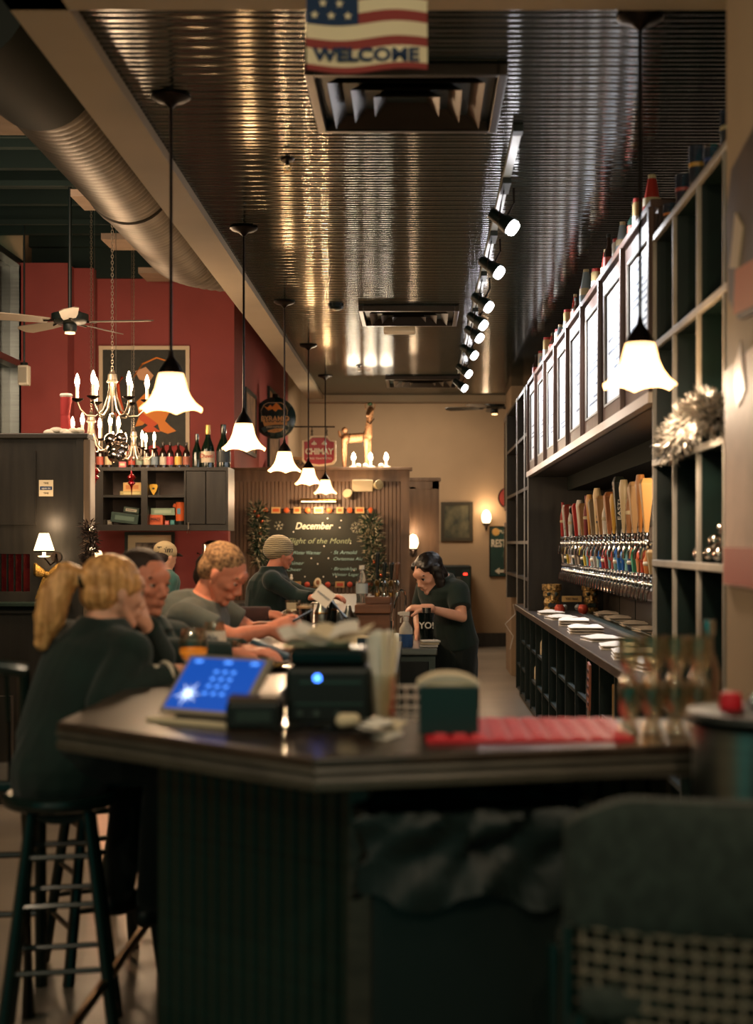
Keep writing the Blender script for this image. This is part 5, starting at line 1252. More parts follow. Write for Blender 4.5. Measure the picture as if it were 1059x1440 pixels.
# drinks along the left leg
def stem_glass(name, lab, loc, liquid, lcol, s=1, fill=.6):
    t = thing(name, lab, 'glass', loc); 
    MB().lathe([(0, 0), (.032, 0), (.034, .004), (.006, .010), (.005, .035), (.010, .042), (.034, .065), (.042, .095), (.038, .13), (.034, .15), (.032, .15), (.036, .13), (.040, .095), (.032, .067), (.006, .046), (0, .045)], n=24).build('bowl', m_glass, t)
    if liquid: MB().lathe([(0, .047), (.007, .049), (.031, .069), (.0385, .095), (.0385, .045+.1*fill), (0, .045+.1*fill)], n=24, close=False).build('beer', mat('liquid '+lcol, lcol, .1, emit=lcol, es=.35), t)  # emission added to brighten the beer
    t.scale = (s,)*3; return t
stem_glass('beer_goblet', 'stemmed glass half full of amber beer in front of the seated couple', P(272, 958, 4.45).xy.to_3d()+V((0, 0, ZB)), 1, '#e88a2a', 1.1, .35)
t = stem_glass('tulip_glass', 'empty tulip glass with a printed emblem beside the amber beer', (P(301, 900, 5.05).x, 5.05, ZB), 0, '', 1.02)
MB().lathe([(.0428, .075), (.0432, .095), (.040, .12)], n=24).build('print', mat('white glass print', '#e6dccb', .4), t); text('lettering', 'Ale', .03, m_ink, (0, -.046, .098), t)
t = thing('rocks_glass', 'short clear tumbler on the bar beside the tulip glass', 'glass', (P(328, 900, 5.15).x, 5.15, ZB))
MB().lathe([(0, 0), (.030, 0), (.036, .085), (.033, .085), (.028, .012), (0, .012)], n=20).build('glass_body', m_glass, t)
MB().lathe([(0, .013), (.028, .013), (.030, .03), (0, .03)], n=20).build('ice_water', mat('pale drink', '#cdbfa8', .1), t)
t = thing('snack_tray', 'round dark tray with small brass bits in front of the phone man', 'tray', (P(368, 905, 4.9).x, 4.9, ZB))
MB().lathe([(0, 0), (.12, 0), (.14, .012), (.137, .015), (.118, .005), (0, .005)], n=32).build('tray', m_blackg, t)
for x, y in ((-.05, -.02), (0, -.05), (.05, -.03), (.02, .02)): MB().cap((x, y, .012), .010, (x+.02, y, .015), .008).build('brass_bit', mat('old brass', '#8a6a3c'), t)
t = thing('payment_terminal', 'blue-grey handheld card terminal leaning on the bar by the phone man', 'terminal', (P(380, 890, 5.35).x, 5.35, ZB))
MB().box((0, 0, .035), (.15, .09, .022), ry=R(24)).build('case', plain('#3d5868', .4), t, smooth=False, bev=.006); MB().box((-.012, -.0, .048), (.085, .06, .004), ry=R(24)).build('screen', plain('#1c2c3c', .2), t, smooth=False); MB().box((.03, 0, .0), (.05, .06, .03)).build('rest', m_blackp, t, smooth=False); 
t = thing('ribbed_glass', 'tall ribbed clear glass further along the bar', 'glass', (P(410, 900, 6.2).x, 6.2, ZB))
MB().lathe([(0, 0), (.034, 0)]+[(.036+.006*(i % 2), .008+.0155*i) for i in range(9)]+[(.036, .14), (.033, .14), (.033, .015), (0, .015)], n=20).build('glass_body', m_glass, t)
t = thing('square_glass', 'square printed glass with red beer on the bar beyond the ribbed glass', 'glass', (P(412, 880, 7.6).x, 7.6, ZB))
MB().lathe([(0, 0), (.030, 0), (.042, .13), (.039, .13), (.028, .01), (0, .01)], n=20).build('glass_body', m_glass, t); MB().lathe([(0, .012), (.028, .012), (.033, .07), (0, .07)], n=20).build('beer', mat('red beer', '#7a2418', .1), t); MB().bb(-.03, .03, -.041, -.0395, .085, .118).build('print', m_cream, t, smooth=False)
t = thing('stout_glass', 'pint of black stout with a thin tan head', 'glass', (P(429, 885, 6.75).x, 6.75, ZB))
MB().lathe([(0, 0), (.033, 0), (.044, .15), (.041, .15), (.031, .01), (0, .01)], n=20).build('glass_body', m_glass, t); MB().lathe([(0, .011), (.031, .011), (.040, .125), (0, .125)], n=20).build('stout', mat('black stout', '#120a06', .1), t); MB().lathe([(0, .125), (.0402, .125), (.0405, .135), (0, .135)], n=20).build('foam', plain('#b89a74'), t)
# service shelf inside the bar
t = thing('service_shelf', 'dark steel service station inside the bar, lower than the bar top', 'shelf', (-.2, 6.4, 0)); o0 = t.location.copy()
MB(o0).bb(-.39, -.08, 4.6, 7.3, .97, 1.0).build('top', mat('dark scuffed steel', '#39423f', .35, .6), t, smooth=False, bev=.005)
MB(o0).bb(-.38, -.09, 4.62, 7.28, .1, .97).build('front', m_blackp, t, smooth=False); 
for y in (5.3, 6.0, 6.7): MB(o0).bb(-.09, -.085, y, y+.01, .15, .95).build('seam', m_steel, t, smooth=False)
# oak box
t = thing('oak_tap_box', 'oak box with a thick top that carries small brass taps inside the bar', 'box', (P(525, 0, 7.0).x, 7.0, 1.0)); a = P(500, 0, 7).x-t.location.x; b = P(549, 0, 7).x-t.location.x; z1 = P(0, 850, 7).z-1.0
MB().bb(a+.005, b-.003, 0, .22, 0, z1-.04).build('box_body', m_box, t, smooth=False)
MB().bb(a-.003, b+.003, -.02, .24, z1-.045, z1).build('thick_top', m_box, t, smooth=False, bev=.006)
MB().bb(a+.045, b, .06, .22, z1, z1+.035).build('upper_step', m_box, t, smooth=False, bev=.004)
MB().bb(a+.01, a+.10, -.005, .0, .02, z1-.06).build('side_board', m_box, t, smooth=False)
t = thing('tap_tower', 'small brass and steel tap tower with dark handles on the oak box', 'tap', (P(543, 0, 7.12).x, 7.12, 1.0+z1+.035)); 
for i, x in enumerate((-.045, -.01, .025, .055)):
    MB().lathe([(0, 0), (.013, 0), (.013, .02), (.008, .03), (.011, .06), (.013, .07), (.008, .08), (0, .082)], (x, 0, 0), 12).build('spout_body', mat('old brass', '#8a6a3c') if i % 2 == 0 else m_chrome, t)
    MB().cap((x, 0, .09), .007, (x+.003, 0, .16+.05*(i == 0)), .012).build('tap_handle', m_blackp if i != 3 else m_box, t)
    MB().tube([(x, 0, .05), (x, -.04, .05), (x, -.05, .02)], .006).build('spout', m_chrome, t)
t = thing('water_bottle', 'clear plastic water bottle standing before the chalkboard', 'bottle', (P(509, 0, 7.2).x, 7.2, 1.0)); t.location.z = 1.0
MB().bb(-.03, .03, -.03, .03, 0, .175).build('riser', m_blackp, t, smooth=False)
MB().lathe([(0, .175), (.028, .175), (.03, .19), (.027, .22), (.03, .25), (.028, .30), (.022, .335), (.012, .36), (.012, .375), (0, .375)], n=20).build('bottle_body', mat('clear plastic', '#e6ece8', .08, trans=.9), t); MB().cyl((0, 0, .372), (0, 0, .392), .014).build('cap', m_white, t); MB().lathe([(.0305, .25), (.031, .275), (.0305, .30)], n=20).build('label', plain('#b8c4c8'), t)
# upright bits: shakers, muddlers
for i, (px, h, cc, lab) in enumerate(((436, .20, m_steel, 'tallest brushed steel shaker before the chalkboard'), (448, .22, m_blackg, 'tall black and brass shaker beside the steel ones'), (462, .13, m_steel, 'shorter steel shaker next to the black one'), (474, .16, m_steel, 'steel shaker with a pour spout nearest the oak box'))):
    t = thing('shaker', lab, 'shaker', (P(px+16, 0, 7.0+.06*i).x, 7.0+.06*i, 1.0), 0, 'cocktail shakers')
    MB().lathe([(0, 0), (.026, 0), (.036, h*.8), (.034, h*.85), (.02, h), (.012, h+.03), (0, h+.032)], n=18).build('shaker_body', cc, t)
    MB().lathe([(.0362, h*.78), (.0375, h*.80), (.0362, h*.82)], n=18).build('band', mat('old brass', '#8a6a3c'), t)
t = thing('leaning_holder', 'black angled stand with a steel clip arm on the bar rail', 'stand', (P(460, 0, 6.4).x, 6.4, 1.0)); ox = t.location.x
a, b, c = P(452, 892, 6.4)-t.location, P(466, 845, 6.4)-t.location, P(488, 870, 6.4)-t.location
MB().tube([(a.x, 0, 0), tuple(b)], .010, 6).build('post', m_blackp, t); MB().tube([tuple(b), tuple(c)], .009, 6).tube([tuple(c), (c.x+.05, 0, c.z)], .012).build('arm', m_steel, t)
t = thing('straw_mug', 'white mug bristling with pale straws inside the bar', 'mug', (P(480, 0, 6.1).x, 6.1, 1.0)); r = random.Random(4)
MB().lathe([(0, 0), (.036, 0), (.04, .02), (.04, .09), (.036, .09), (.035, .01), (0, .01)], n=20).build('mug_body', m_white, t); MB().tube([(-.038, 0, .075), (-.065, 0, .07), (-.066, 0, .035), (-.038, 0, .025)], .005).build('handle', m_white, t)
for i in range(12): a_ = r.uniform(0, 6.28); MB().box((.022*math.cos(a_), .022*math.sin(a_), .09), (.010, .004, .12), ry=r.uniform(-.15, .15), rx=r.uniform(-.1, .1)).build('straw', m_white, t, smooth=False)
t = thing('straw_box', 'slim upright bundle of cream straws beside the mug', 'straws', (P(497, 0, 6.05).x, 6.05, 1.0))
MB().bb(-.02, .02, -.02, .02, 0, .07).build('holder', m_cream, t, smooth=False)
for i in range(8): MB().box((-.014+.004*i, .012*math.sin(i*2), .10), (.005, .004, .12), ry=.02*(i-4)).build('straw', m_cream, t, smooth=False)
t = thing('menu_book', 'dark blue menu book lying in front of the oak box', 'book', (P(522, 0, 6.3).x, 6.3, 1.0)); MB().bb(-.065, .07, -.02, .02, 0, .085).build('cover', plain('#1c2f3c', .4), t, smooth=False, bev=.004); text('lettering', 'menu', .02, m_sl, (0, -.022, .03), t); MB().bb(-.06, .065, -.024, .016, .085, .095).build('pages', m_cream, t, smooth=False)
t = thing('wood_ledge_board', 'short reddish board across the bar rail behind the mug', 'board', (P(470, 0, 6.6).x, 6.6, 1.0)); MB().bb(-.17, .04, -.06, .06, 0, .05).build('plank', m_box, t, smooth=False, bev=.004)
t = thing('wire_rack', 'small black wire rack by the stout', 'rack', (P(447, 0, 6.75).x, 6.75, 1.0))
MB().tube([(-.05, 0, 0), (-.05, 0, .11), (0, 0, .13), (.05, 0, .11), (.05, 0, 0)], .004).tube([(-.05, .05, 0), (-.05, .05, .11), (0, .05, .13), (.05, .05, .11), (.05, .05, 0)], .004).build('wire', m_blackp, t)
# steel counter + spray bottle + growler
t = thing('steel_counter', 'low stainless steel counter unit beside the bartender', 'counter', (-.1, 8, 0)); o0 = t.location.copy(); xr = P(615, 0, 7.6).x
MB(o0).bb(-.30, xr, 7.6, 8.95, .905, .94).build('top', m_steel, t, smooth=False, bev=.005)
MB(o0).bb(-.29, xr-.01, 7.64, 8.94, .12, .905).build('cabinet', mat('grey steel cabinet', '#55605c', .4, .6), t, smooth=False)
MB(o0).bb(-.27, xr-.045, 7.625, 7.64, .2, .87).build('door', m_blackp, t, smooth=False, bev=.004)
for x, y in ((xr-.03, 7.66), (-.28, 7.66), (xr-.03, 8.9), (-.28, 8.9)): MB(o0).cyl((x, y, 0), (x, y, .9), .02).build('leg', m_steel, t)
t = thing('spray_bottle', 'spray bottle with a white trigger head and blue liquid on the steel counter', 'bottle', (P(571, 0, 7.75).x, 7.75, .94))
MB().lathe([(0, 0), (.036, 0), (.039, .01), (.038, .07), (0, .07)], n=20).build('blue_liquid', mat('blue cleaner', '#3a5f96', .2), t)
MB().lathe([(.038, .07), (.036, .10), (.02, .125), (.013, .14), (0, .14)], n=20).build('bottle_body', mat('pale translucent plastic', '#c9c4b4', .3), t)
MB().cyl((0, 0, .14), (0, 0, .165), .015).box((-.008, 0, .18), (.055, .022, .022)).box((-.036, 0, .182), (.018, .014, .014)).tube([(-.012, 0, .17), (-.028, 0, .155), (-.03, 0, .13)], .004).build('trigger_head', m_white, t, bev=.002)
t = thing('black_growler', 'tall black cup with white letters beside the spray bottle', 'cup', (P(600, 0, 8.0).x, 8.05, .94))
MB().lathe([(0, 0), (.035, 0), (.048, .17), (.045, .17), (.033, .01), (0, .01)], n=24).build('cup_body', m_blackg, t); text('lettering', 'YO!', .05, m_white, (0, -.047, .10), t, bold=.001); MB().cyl((0, .0, .165), (.0, 0, .20), .028).build('lid', m_chrome, t)
t = thing('bar_cloths', 'folded pale cloths on the steel counter in front of the bartender', 'cloths', (P(603, 0, 7.72).x, 7.72, .94))
for i in range(3): MB().box((.004*i, 0, .007+.013*i), (.10, .08, .011), rz=.1*i).build('cloth', m_cream if i % 2 else m_white, t, smooth=False, bev=.004)
t = thing('gooseneck_faucet', 'bent chrome gooseneck faucet behind the spray bottle', 'faucet', (P(563, 0, 8.5).x, 8.5, .94))
MB().cyl((-.05, 0, 0), (-.05, 0, .10), .012).tube([(-.05, 0, .1), (-.035, 0, .20), (-.015, 0, .27), (.005, 0, .285), (.025, 0, .275), (.03, 0, .24), (.03, 0, .15)], .008, 8).build('spout', m_chrome, t); MB().cyl((.03, 0, .11), (.03, 0, .16), .014).build('nozzle', m_steel, t); MB().tube([(-.05, 0, .06), (-.09, 0, .07)], .005).build('lever', m_chrome, t)
t = thing('bar_tools_tin', 'black tin of bar tools behind the spray bottle', 'tin', (P(590, 0, 8.75).x, 8.75, .94)); MB().lathe([(0, 0), (.045, 0), (.045, .12), (.042, .12), (.04, .01), (0, .01)], n=18).build('tin', m_blackp, t); MB().cap((0, 0, .05), .006, (.02, 0, .20), .006).cap((0, 0, .05), .006, (-.03, 0, .18), .007).build('tool', m_steel, t)

# ================================================================== CHALKBOARD WALL
PY = 15.784
pp = lambda x, y, d=PY: P(x, y, d)
t = thing('chalkboard', 'black chalkboard lettered December Flight of the Month on the beadboard partition', 'chalkboard', pp(447, 772)); o0 = t.location.copy()
a, b = pp(366, 722), pp(524, 824)
MB(o0).bb(a.x, b.x, PY-.02, PY, b.z, a.z).build('slate', mat('chalky black slate', '#2b2c24', .8, var=.2, scale=(3, 3, 3)), t, smooth=False)
ch1, ch2, ch3 = plain('#d6d0b8', .9), plain('#97a080', .9), plain('#9cc0bc', .9)
yy = PY-.022
def cw(s, px, py, size, m_, wd=None, sh=.25, al='CENTER', bold=0): q_ = pp(px, py); return text('chalk_words', s, size, m_, (q_.x, yy, q_.z), t, o=o0, shear=sh, width=wd, align=al, bold=bold)
cw('December', 441, 740, .105, ch1, .42, .3, bold=.002); cw('Flight of the Month', 449, 761, .085, ch2, .70, .3)
cw('Winter Warmer', 431, 777.5, .055, ch3, .31); cw('Shiner', 415, 792, .055, ch3, .19); cw('Cheer', 413, 801, .05, ch3, .165)
cw('· St Arnold', 483, 777, .055, ch3, .29); cw('Christmas Ale', 489, 786, .05, ch3, .32); cw('· Brooklyn', 483, 800, .05, ch3, .28); cw('Winter Lager', 486, 808, .045, ch3, .30)
for px, py, rr_ in ((392, 739, .055), (501, 742, .065)):
    m = MB(o0); c = pp(px, py)
    for k in range(6 if px < 400 else 8):
        a_ = math.pi*2*k/(6 if px < 400 else 8)+.2; d = V((math.cos(a_), 0, math.sin(a_))); cc = V((c.x, yy, c.z)); n_ = V((-d.z, 0, d.x))
        m.tube([cc, cc+d*rr_], .0035, 4); m.tube([cc+d*rr_*.6+(n_+d)*rr_*.25, cc+d*rr_*.55, cc+d*rr_*.6+(d-n_)*rr_*.25], .003, 4)
    m.build('snowflake', ch1, t)
r = random.Random(11); m = MB(o0)
for px, py in ((461, 729), (480, 732), (478, 742), (413, 748), (493, 764), (456, 768), (438, 785), (447, 793), (498, 802), (429, 811), (455, 811), (462, 785), (407, 780), (473, 811)): c = pp(px, py); m.ell((c.x, yy, c.z), (.008, .003, .008), nu=8, nv=5)
tag(m.build('chalk_dots', m_white, t), kind='stuff')
m = MB(o0); c = pp(410, 813); m.ell((c.x, yy, c.z), (.018, .004, .02)).ell((c.x, yy, c.z+.03), (.013, .004, .014)); m.build('chalk_snowman', m_white, t)
# strings of round and square tags above and below
for nm, lab, y0, xs, cols in (('ornament_string', 'string of orange discs and cream cards along the top of the chalkboard', 717.5, [373, 388, 403, 418, 433, 448, 463, 478, 492, 506, 521], None), ('ornament_string', 'string of red discs and cream cards below the chalkboard', 822, [403, 417, 432, 446, 461, 478, 492, 506, 521], None)):
    t = thing(nm, lab, 'garland', pp(xs[0], y0)); o0 = t.location.copy()
    m_od, m_cd = (plain('#d9642c', .6), plain('#e0b878', .6)) if y0 < 800 else (plain('#a8402c', .6), plain('#a88a5c', .6))
    MB(o0).tube([tuple(pp(x, y0-1.5, PY-.028)) for x in xs], .004).build('cord', m_bronze, t)
    for i, x in enumerate(xs):
        c = pp(x, y0, PY-.034)
        if i % 2 == 0: MB(o0).lathe([(0, -.008), (.028, -.008), (.030, .004), (.02, .01), (0, .012)], c, 18, M=RX).build('disc', m_od, t)
        else:
            w_ = .05 if i % 4 == 1 else .038
            cd = MB(o0).bb(c.x-w_, c.x+w_, c.y-.004, c.y+.004, c.z-.034, c.z+.034).build('card', m_cd, t, smooth=False)
            MB(o0).bb(c.x-w_+.014, c.x+w_-.014, c.y-.007, c.y-.004, c.z-.018, c.z+.018).build('card_print', m_od, cd, smooth=False)
t = thing('oval_plaque', 'small cream oval plaque at the chalkboard\'s lower edge', 'plaque', pp(447, 819, PY-.06)); MB().lathe([(0, 0), (.035, 0), (.038, .006), (0, .01)], n=24, M=RX @ Matrix.Diagonal((1, 1.35, 1, 1))).build('plaque', m_cream, t); MB().lathe([(0, .01), (.02, .01), (0, .014)], n=20, M=RX @ Matrix.Diagonal((1, 1.35, 1, 1))).build('emblem', plain('#8a5a3c'), t)
# garlands
def garland(name, lab, pts, wd, n_, cols, cat='garland', seed=1, sz=.03, balls=()):
    t = thing(name, lab, cat, pts[0]); o0 = V(pts[0]); r = random.Random(seed); P_ = [V(p) for p in pts]
    MB(o0).tube(P_, .008).build('stem', m_bronze, t)
    for ci, cc in enumerate(cols):
        m = MB(o0)
        for i in range(n_//len(cols)):
            u = r.random()*(len(P_)-1); k = min(int(u), len(P_)-2); c = P_[k].lerp(P_[k+1], u-k)
            d = V((r.gauss(0, 1), -abs(r.gauss(0, .5)), r.gauss(0, 1))).normalized(); c = c+d*wd*r.random()**.7; s_ = d.cross(V((r.gauss(0, 1), r.gauss(0, 1), r.gauss(0, 1)))).normalized()*sz*.22
            L_ = sz*r.uniform(.7, 1.6); m.add([c-s_, c+s_, c+d*L_+s_*.2, c+d*L_*.5-d.cross(s_).normalized()*sz*.12], [(0, 1, 2), (0, 3, 1), (1, 3, 2), (2, 3, 0)])
        tag(m.build('sprays', cc, t, smooth=False), kind='stuff')
    for (u, dx, dz, rr_, cc) in balls:
        k = min(int(u), len(P_)-2); c = P_[k].lerp(P_[k+1], u-k); MB(o0).ell(c+V((dx, -.04, dz)), rr_).build('ball', cc, t)
    return t
m_g1, m_g2, m_sv = plain('#1f3a28', .8), plain('#3b4a34', .8), plain('#a89c80', .6)
m_ob = mat('copper ball', '#b5603c', .25, .6)
garland('christmas_swag', 'bushy green swag with copper balls left of the chalkboard', [pp(362, 716, PY-.12), pp(364, 735, PY-.12), pp(362, 760, PY-.12), pp(366, 790, PY-.12)], .10, 900, [m_g1, m_g2, m_sv], seed=3, sz=.045,
        balls=[(.5, .0, 0, .025, m_ob), (.9, .04, .0, .022, m_ob), (1.3, .02, 0, .022, mat('pale gold ball', '#c8a878', .25, .5)), (1.6, .03, 0, .02, m_ob), (.2, -.03, 0, .02, m_ob)])
garland('christmas_swag', 'bushy green swag with frosted tips right of the chalkboard', [pp(521, 730, PY-.12), pp(522, 750, PY-.12), pp(526, 775, PY-.12), pp(532, 805, PY-.12), pp(534, 825, PY-.12)], .12, 1100, [m_g1, m_g2, m_sv], seed=4, sz=.045, balls=[(2.5, -.02, 0, .022, m_ob), (3.2, .03, 0, .022, m_ob)])
garland('dark_wreath', 'dark wreath swag with silver trim on the end of the booth divider', [P(124, 738, 9.2), P(128, 760, 9.2), P(127, 785, 9.2), P(124, 805, 9.2)], .05, 420, [plain('#241c18', .8), plain('#4a3a30', .8)], seed=5, sz=.035, balls=[(.3, .03, 0, .022, m_silver), (1.5, .02, 0, .02, m_silver)])
garland('silver_tinsel', 'clump of silver tinsel spilling over the open rack\'s shelf', [(.96, 4.55, 1.90), (.96, 4.75, 1.95), (.95, 4.95, 1.93), (.95, 5.2, 1.89), (.96, 5.45, 1.87)], .06, 2400, [mat('pale tinsel', '#b8ada0', .3, .35), mat('pewter tinsel', '#8a8478', .25, .6)], seed=6, sz=.026, cat='tinsel')
# picture lamp
t = thing('picture_lamp', 'brass bar lamp shining down on the chalkboard', 'lamp', pp(448, 703, PY-.16)); MB().cyl((-.2, 0, 0), (.2, 0, 0), .018, n=14).build('lamp_tube', mat('old brass', '#8a6a3c'), t); MB().cyl((-.19, -.0, -.012), (.19, 0, -.012), .010).build('bulb', glow('warm bulb glow', '#ffd9a0', 8), t); MB().tube([(0, 0, .01), (0, .08, .05), (0, .155, .03)], .006).build('arm', m_bronze, t)
light('SPOT', tuple(pp(448, 706, PY-.20)), 15, WARM, .05, aim=tuple(pp(448, 760, PY)), size=140, blend=.8)
# emergency light
t = thing('emergency_light', 'cream emergency light box with two angled heads on the partition', 'light fitting', pp(512, 684, PY-.0)); 
MB().bb(-.13, .10, -.09, 0, -.06, .07).build('case', m_cream, t, smooth=False, bev=.008)
for c, rz_ in (((-.17, -.10, -.10), -25), ((.15, -.10, .01), 80)):
    Mx = Matrix.Rotation(R(rz_), 4, 'Y'); MB().lathe([(0, -.05), (.03, -.05), (.055, .04), (.05, .05), (0, .055)], c, 14, M=Mx @ Matrix.Rotation(R(60), 4, 'X')).build('lamp_head', mat('yellowed plastic', '#c9b890', .4), t)
# candles on partition
for i, px in enumerate((497, 521, 543)):
    t = thing('electric_candle', f"lit electric candle on the partition cap, {['left', 'middle', 'right'][i]} of the three", 'candle', (X3(px), D3+.04, zt3), 0, 'electric candles on the partition')
    MB().cyl((0, 0, .01), (0, 0, .07), .016).lathe([(0, 0), (.05, 0), (.05, .01), (.02, .02), (0, .02)], n=18).build('candle_sleeve', m_candle, t); MB().lathe([(0, .07), (.02, .085), (.026, .11), (.015, .15), (0, .17)], n=14).build('candle_bulb', m_flame, t)
    MB().ell((.055*(1 if i == 0 else -1), -.03, .02), (.03, .03, .025)).build('cotton_tuft', m_white, t)
    light('POINT', (X3(px), D3-.10, zt3+.22), 7, (1, .85, .62), .08)
# reindeer
m_rd2 = mat('woven tan wicker', '#9a6a44', .6, var=.5, scale=(60, 60, 60), bump=.8)
t = thing('reindeer_figure', 'tan wicker reindeer with a raised head on top of the partition', 'figure', (X3(500), D3+.09, zt3)); kx = D3/2000
def rp(x, y, d=0): return V(((x-500)*kx, d, (657-y)*kx))
m = MB(); m.cap(rp(486, 616), .055, rp(515, 614), .052).cap(rp(517, 612), .05, rp(519, 590), .034).cap(rp(519, 590), .034, rp(521, 576), .036).cap(rp(521, 575), .038, rp(517, 584, -.10), .022)
for x, dx, d in ((483, -1, -.04), (484, 1, .04), (515, 0, -.04), (518, 2, .04)): m.cap(rp(x, 618, d), .03, rp(x+dx, 638, d), .018).cap(rp(x+dx, 638, d), .018, rp(x, 655, d), .016)
m.cap(rp(478, 612), .02, rp(476, 606), .014).ell(rp(484, 604), .035)
union('figure_body', m, .008, m_rd2, t, 2)
for s in (-1, 1): MB().tube([rp(520, 570, 0), rp(520+4*s, 565, 0), rp(520+7*s, 568, 0), rp(520+6*s, 575, 0)], .007).build('antler', m_rd2, t)
for x, y0, y1 in ((492, 609, 623), (512, 606, 626)): MB().tube([rp(x, y0, -.05), rp(x-1, (y0+y1)/2, -.062), rp(x-2, y1, -.05)], .006).build('strap', m_bronze, t)
MB().tube([rp(516, 592, -.035), rp(520, 596, -.04), rp(526, 588, -.02)], .006).build('strap', m_bronze, t); MB().ell(rp(520, 567), (.03, .03, .02)).build('green_sprig', plain('#3f5a34'), t)
t = thing('lettered_board', 'small brown board with faded letters behind the red shield sign', 'sign', P(421, 651, 16.0)); t.location.z = zt3; MB().bb(-.12, .12, -.01, .01, 0, .12).build('board', mat('brown print board', '#8a6a48'), t, smooth=False); text('lettering', 'TRA', .09, m_wood, (0, -.012, .05), t); t.location.y = 15.9
t = thing('steel_urn', 'tall shiny steel drinks urn behind the grey-haired man', 'urn', (P(299, 0, 12.75).x, 12.75, .98)); MB().lathe([(0, 0), (.09, 0), (.095, .02), (.095, .50), (.10, .52), (.06, .55), (0, .56)], n=28).build('urn_body', m_chrome, t); MB().tube([(-.095, 0, .42), (-.14, 0, .44)], .01).build('handle', m_chrome, t)
t = thing('hanging_cable', 'white cord looping down the partition\'s left edge', 'cord', P(327, 690, 15.7)); MB().tube([(.0, 0, .24), (-.02, -.02, .1), (.0, -.01, .02), (-.02, 0, -.08), (.01, 0, -.16), (-.03, 0, -.20), (-.05, 0, -.16), (-.02, 0, -.13)], .006).build('cord', m_white, t)

# ================================================================== WALL CABINET CONTENTS
def bottle(name, lab, loc, h, r_, gm, lm, cm, grp, style='beer'):
    t = thing(name, lab, 'bottle', loc, 0, grp)
    if style == 'beer': pr = [(0, 0), (r_, 0), (r_, h*.55), (r_*.9, h*.62), (r_*.42, h*.74), (r_*.36, h*.96), (0, h*.96)]
    else: pr = [(0, 0), (r_, 0), (r_, h*.42), (r_*.85, h*.52), (r_*.45, h*.68), (r_*.33, h*.80), (r_*.33, h*.97), (0, h*.97)]
    MB().lathe(pr, n=18).build('glass_body', gm, t)
    if lm: MB().lathe([(r_*1.02, h*.12), (r_*1.03, h*.2), (r_*1.02, h*.44 if style == 'beer' else h*.38)], n=18).build('label', lm, t)
    MB().lathe([(0, h*.93), (r_*.44, h*.93), (r_*.44, h), (0, h)] if style == 'beer' else [(r_*.36, h*.78), (r_*.42, h*.82), (r_*.40, h), (0, h)], n=14).build('cap', cm, t)
    return t
zc = zt_top = Z(657); k12 = 12.4
lc = ['#b8c4b0', '#a85040', '#c8b890', '#b04838', '#8a9a8a', '#c8c0a8', '#7a8a98', '#b8b0a0', '#a83c4a', '#d8a850', '#9a5a48']
cw_ = ['pale green', 'brick red', 'straw', 'rust red', 'grey green', 'ivory', 'blue grey', 'light grey', 'crimson', 'golden yellow', 'copper']
for i, px in enumerate((124, 136, 148, 181, 192, 203, 214, 226, 236, 247.5, 259)):
    bottle('beer_bottle', f'brown beer bottle with a {cw_[i]} label in the row on the wall cabinet', (X(px), 12.52, zc), .225, .031, m_bottle_b, plain(lc[i], .5), plain('#3a3026', .4), 'beer bottles on the wall cabinet')
bottle('wine_bottle', 'slim dark green bottle between the beer bottles and the champagne magnum', (X(274), 12.52, zc), .30, .043, m_bottle_g, None, m_bottle_g, 'large bottles on the wall cabinet', 'wine')
bottle('champagne_bottle', 'champagne magnum with a cream and red label and gold foil on the wall cabinet', (X(290), 12.5, zc), .375, .058, m_bottle_g, plain('#d9c8b0', .5), mat('gold foil', '#c8a860', .3, .7), 'large bottles on the wall cabinet', 'wine')
bb_ = COL.objects['champagne_bottle']; text('lettering', 'Duvel', .05, plain('#b03024'), (0, -.063, .10), bb_)
bottle('dark_magnum', 'big black magnum at the right end of the wall cabinet top', (X(312), 12.5, zc), .38, .062, m_bottle_g, plain('#20282a', .4), m_bottle_g, 'large bottles on the wall cabinet', 'wine')
t = thing('pink_box', 'tiny pink box among the beer bottles under the silver balls', 'box', (X(171), 12.45, zc)); MB().bb(-.03, .03, -.02, .02, 0, .05).build('box', plain('#c86a70'), t, smooth=False, bev=.003); MB().bb(-.02, .02, -.022, -.02, .015, .035).build('sticker', m_cream, t, smooth=False)
def bx(name, lab, px0, px1, py0, py1, col, dep=.12, extra=None, word=None, wm=None, ry=0, base=None, cat='box'):
    zf = Z(py1) if base is None else base
    t = thing(name, lab, cat, (X((px0+px1)/2), 12.56, zf)); w_ = X(px1)-X(px0); h_ = Z(py0)-Z(py1)
    MB().box((0, 0, h_/2+abs(math.sin(ry))*w_/2), (w_, dep, h_), ry=ry).build('carton', plain(col, .5), t, smooth=False, bev=.003)
    if extra: MB().box((0, -dep/2-.002, h_/2+abs(math.sin(ry))*w_/2), (w_*.7, .003, h_*.45), ry=ry).build('printed_panel', plain(extra), t, smooth=False)
    if word: text('lettering', word, h_*.4, wm or m_wood, (0, -dep/2-.006, h_/2+abs(math.sin(ry))*w_/2), t, width=w_*.6, tilt=-ry)
    return t
zsh = zm+.012; zbt = zb_+.05
bx('small_picture', 'small orange and cream card standing on a cubby shelf of the wall cabinet', 168, 194, 676, 689, '#d9b070', .02, '#c8844a', base=zsh+.035)
bx('low_tin', 'low cream tin under the orange card', 165, 198, 690, 696, '#b8a870', .10, '#d8c890', base=zsh)
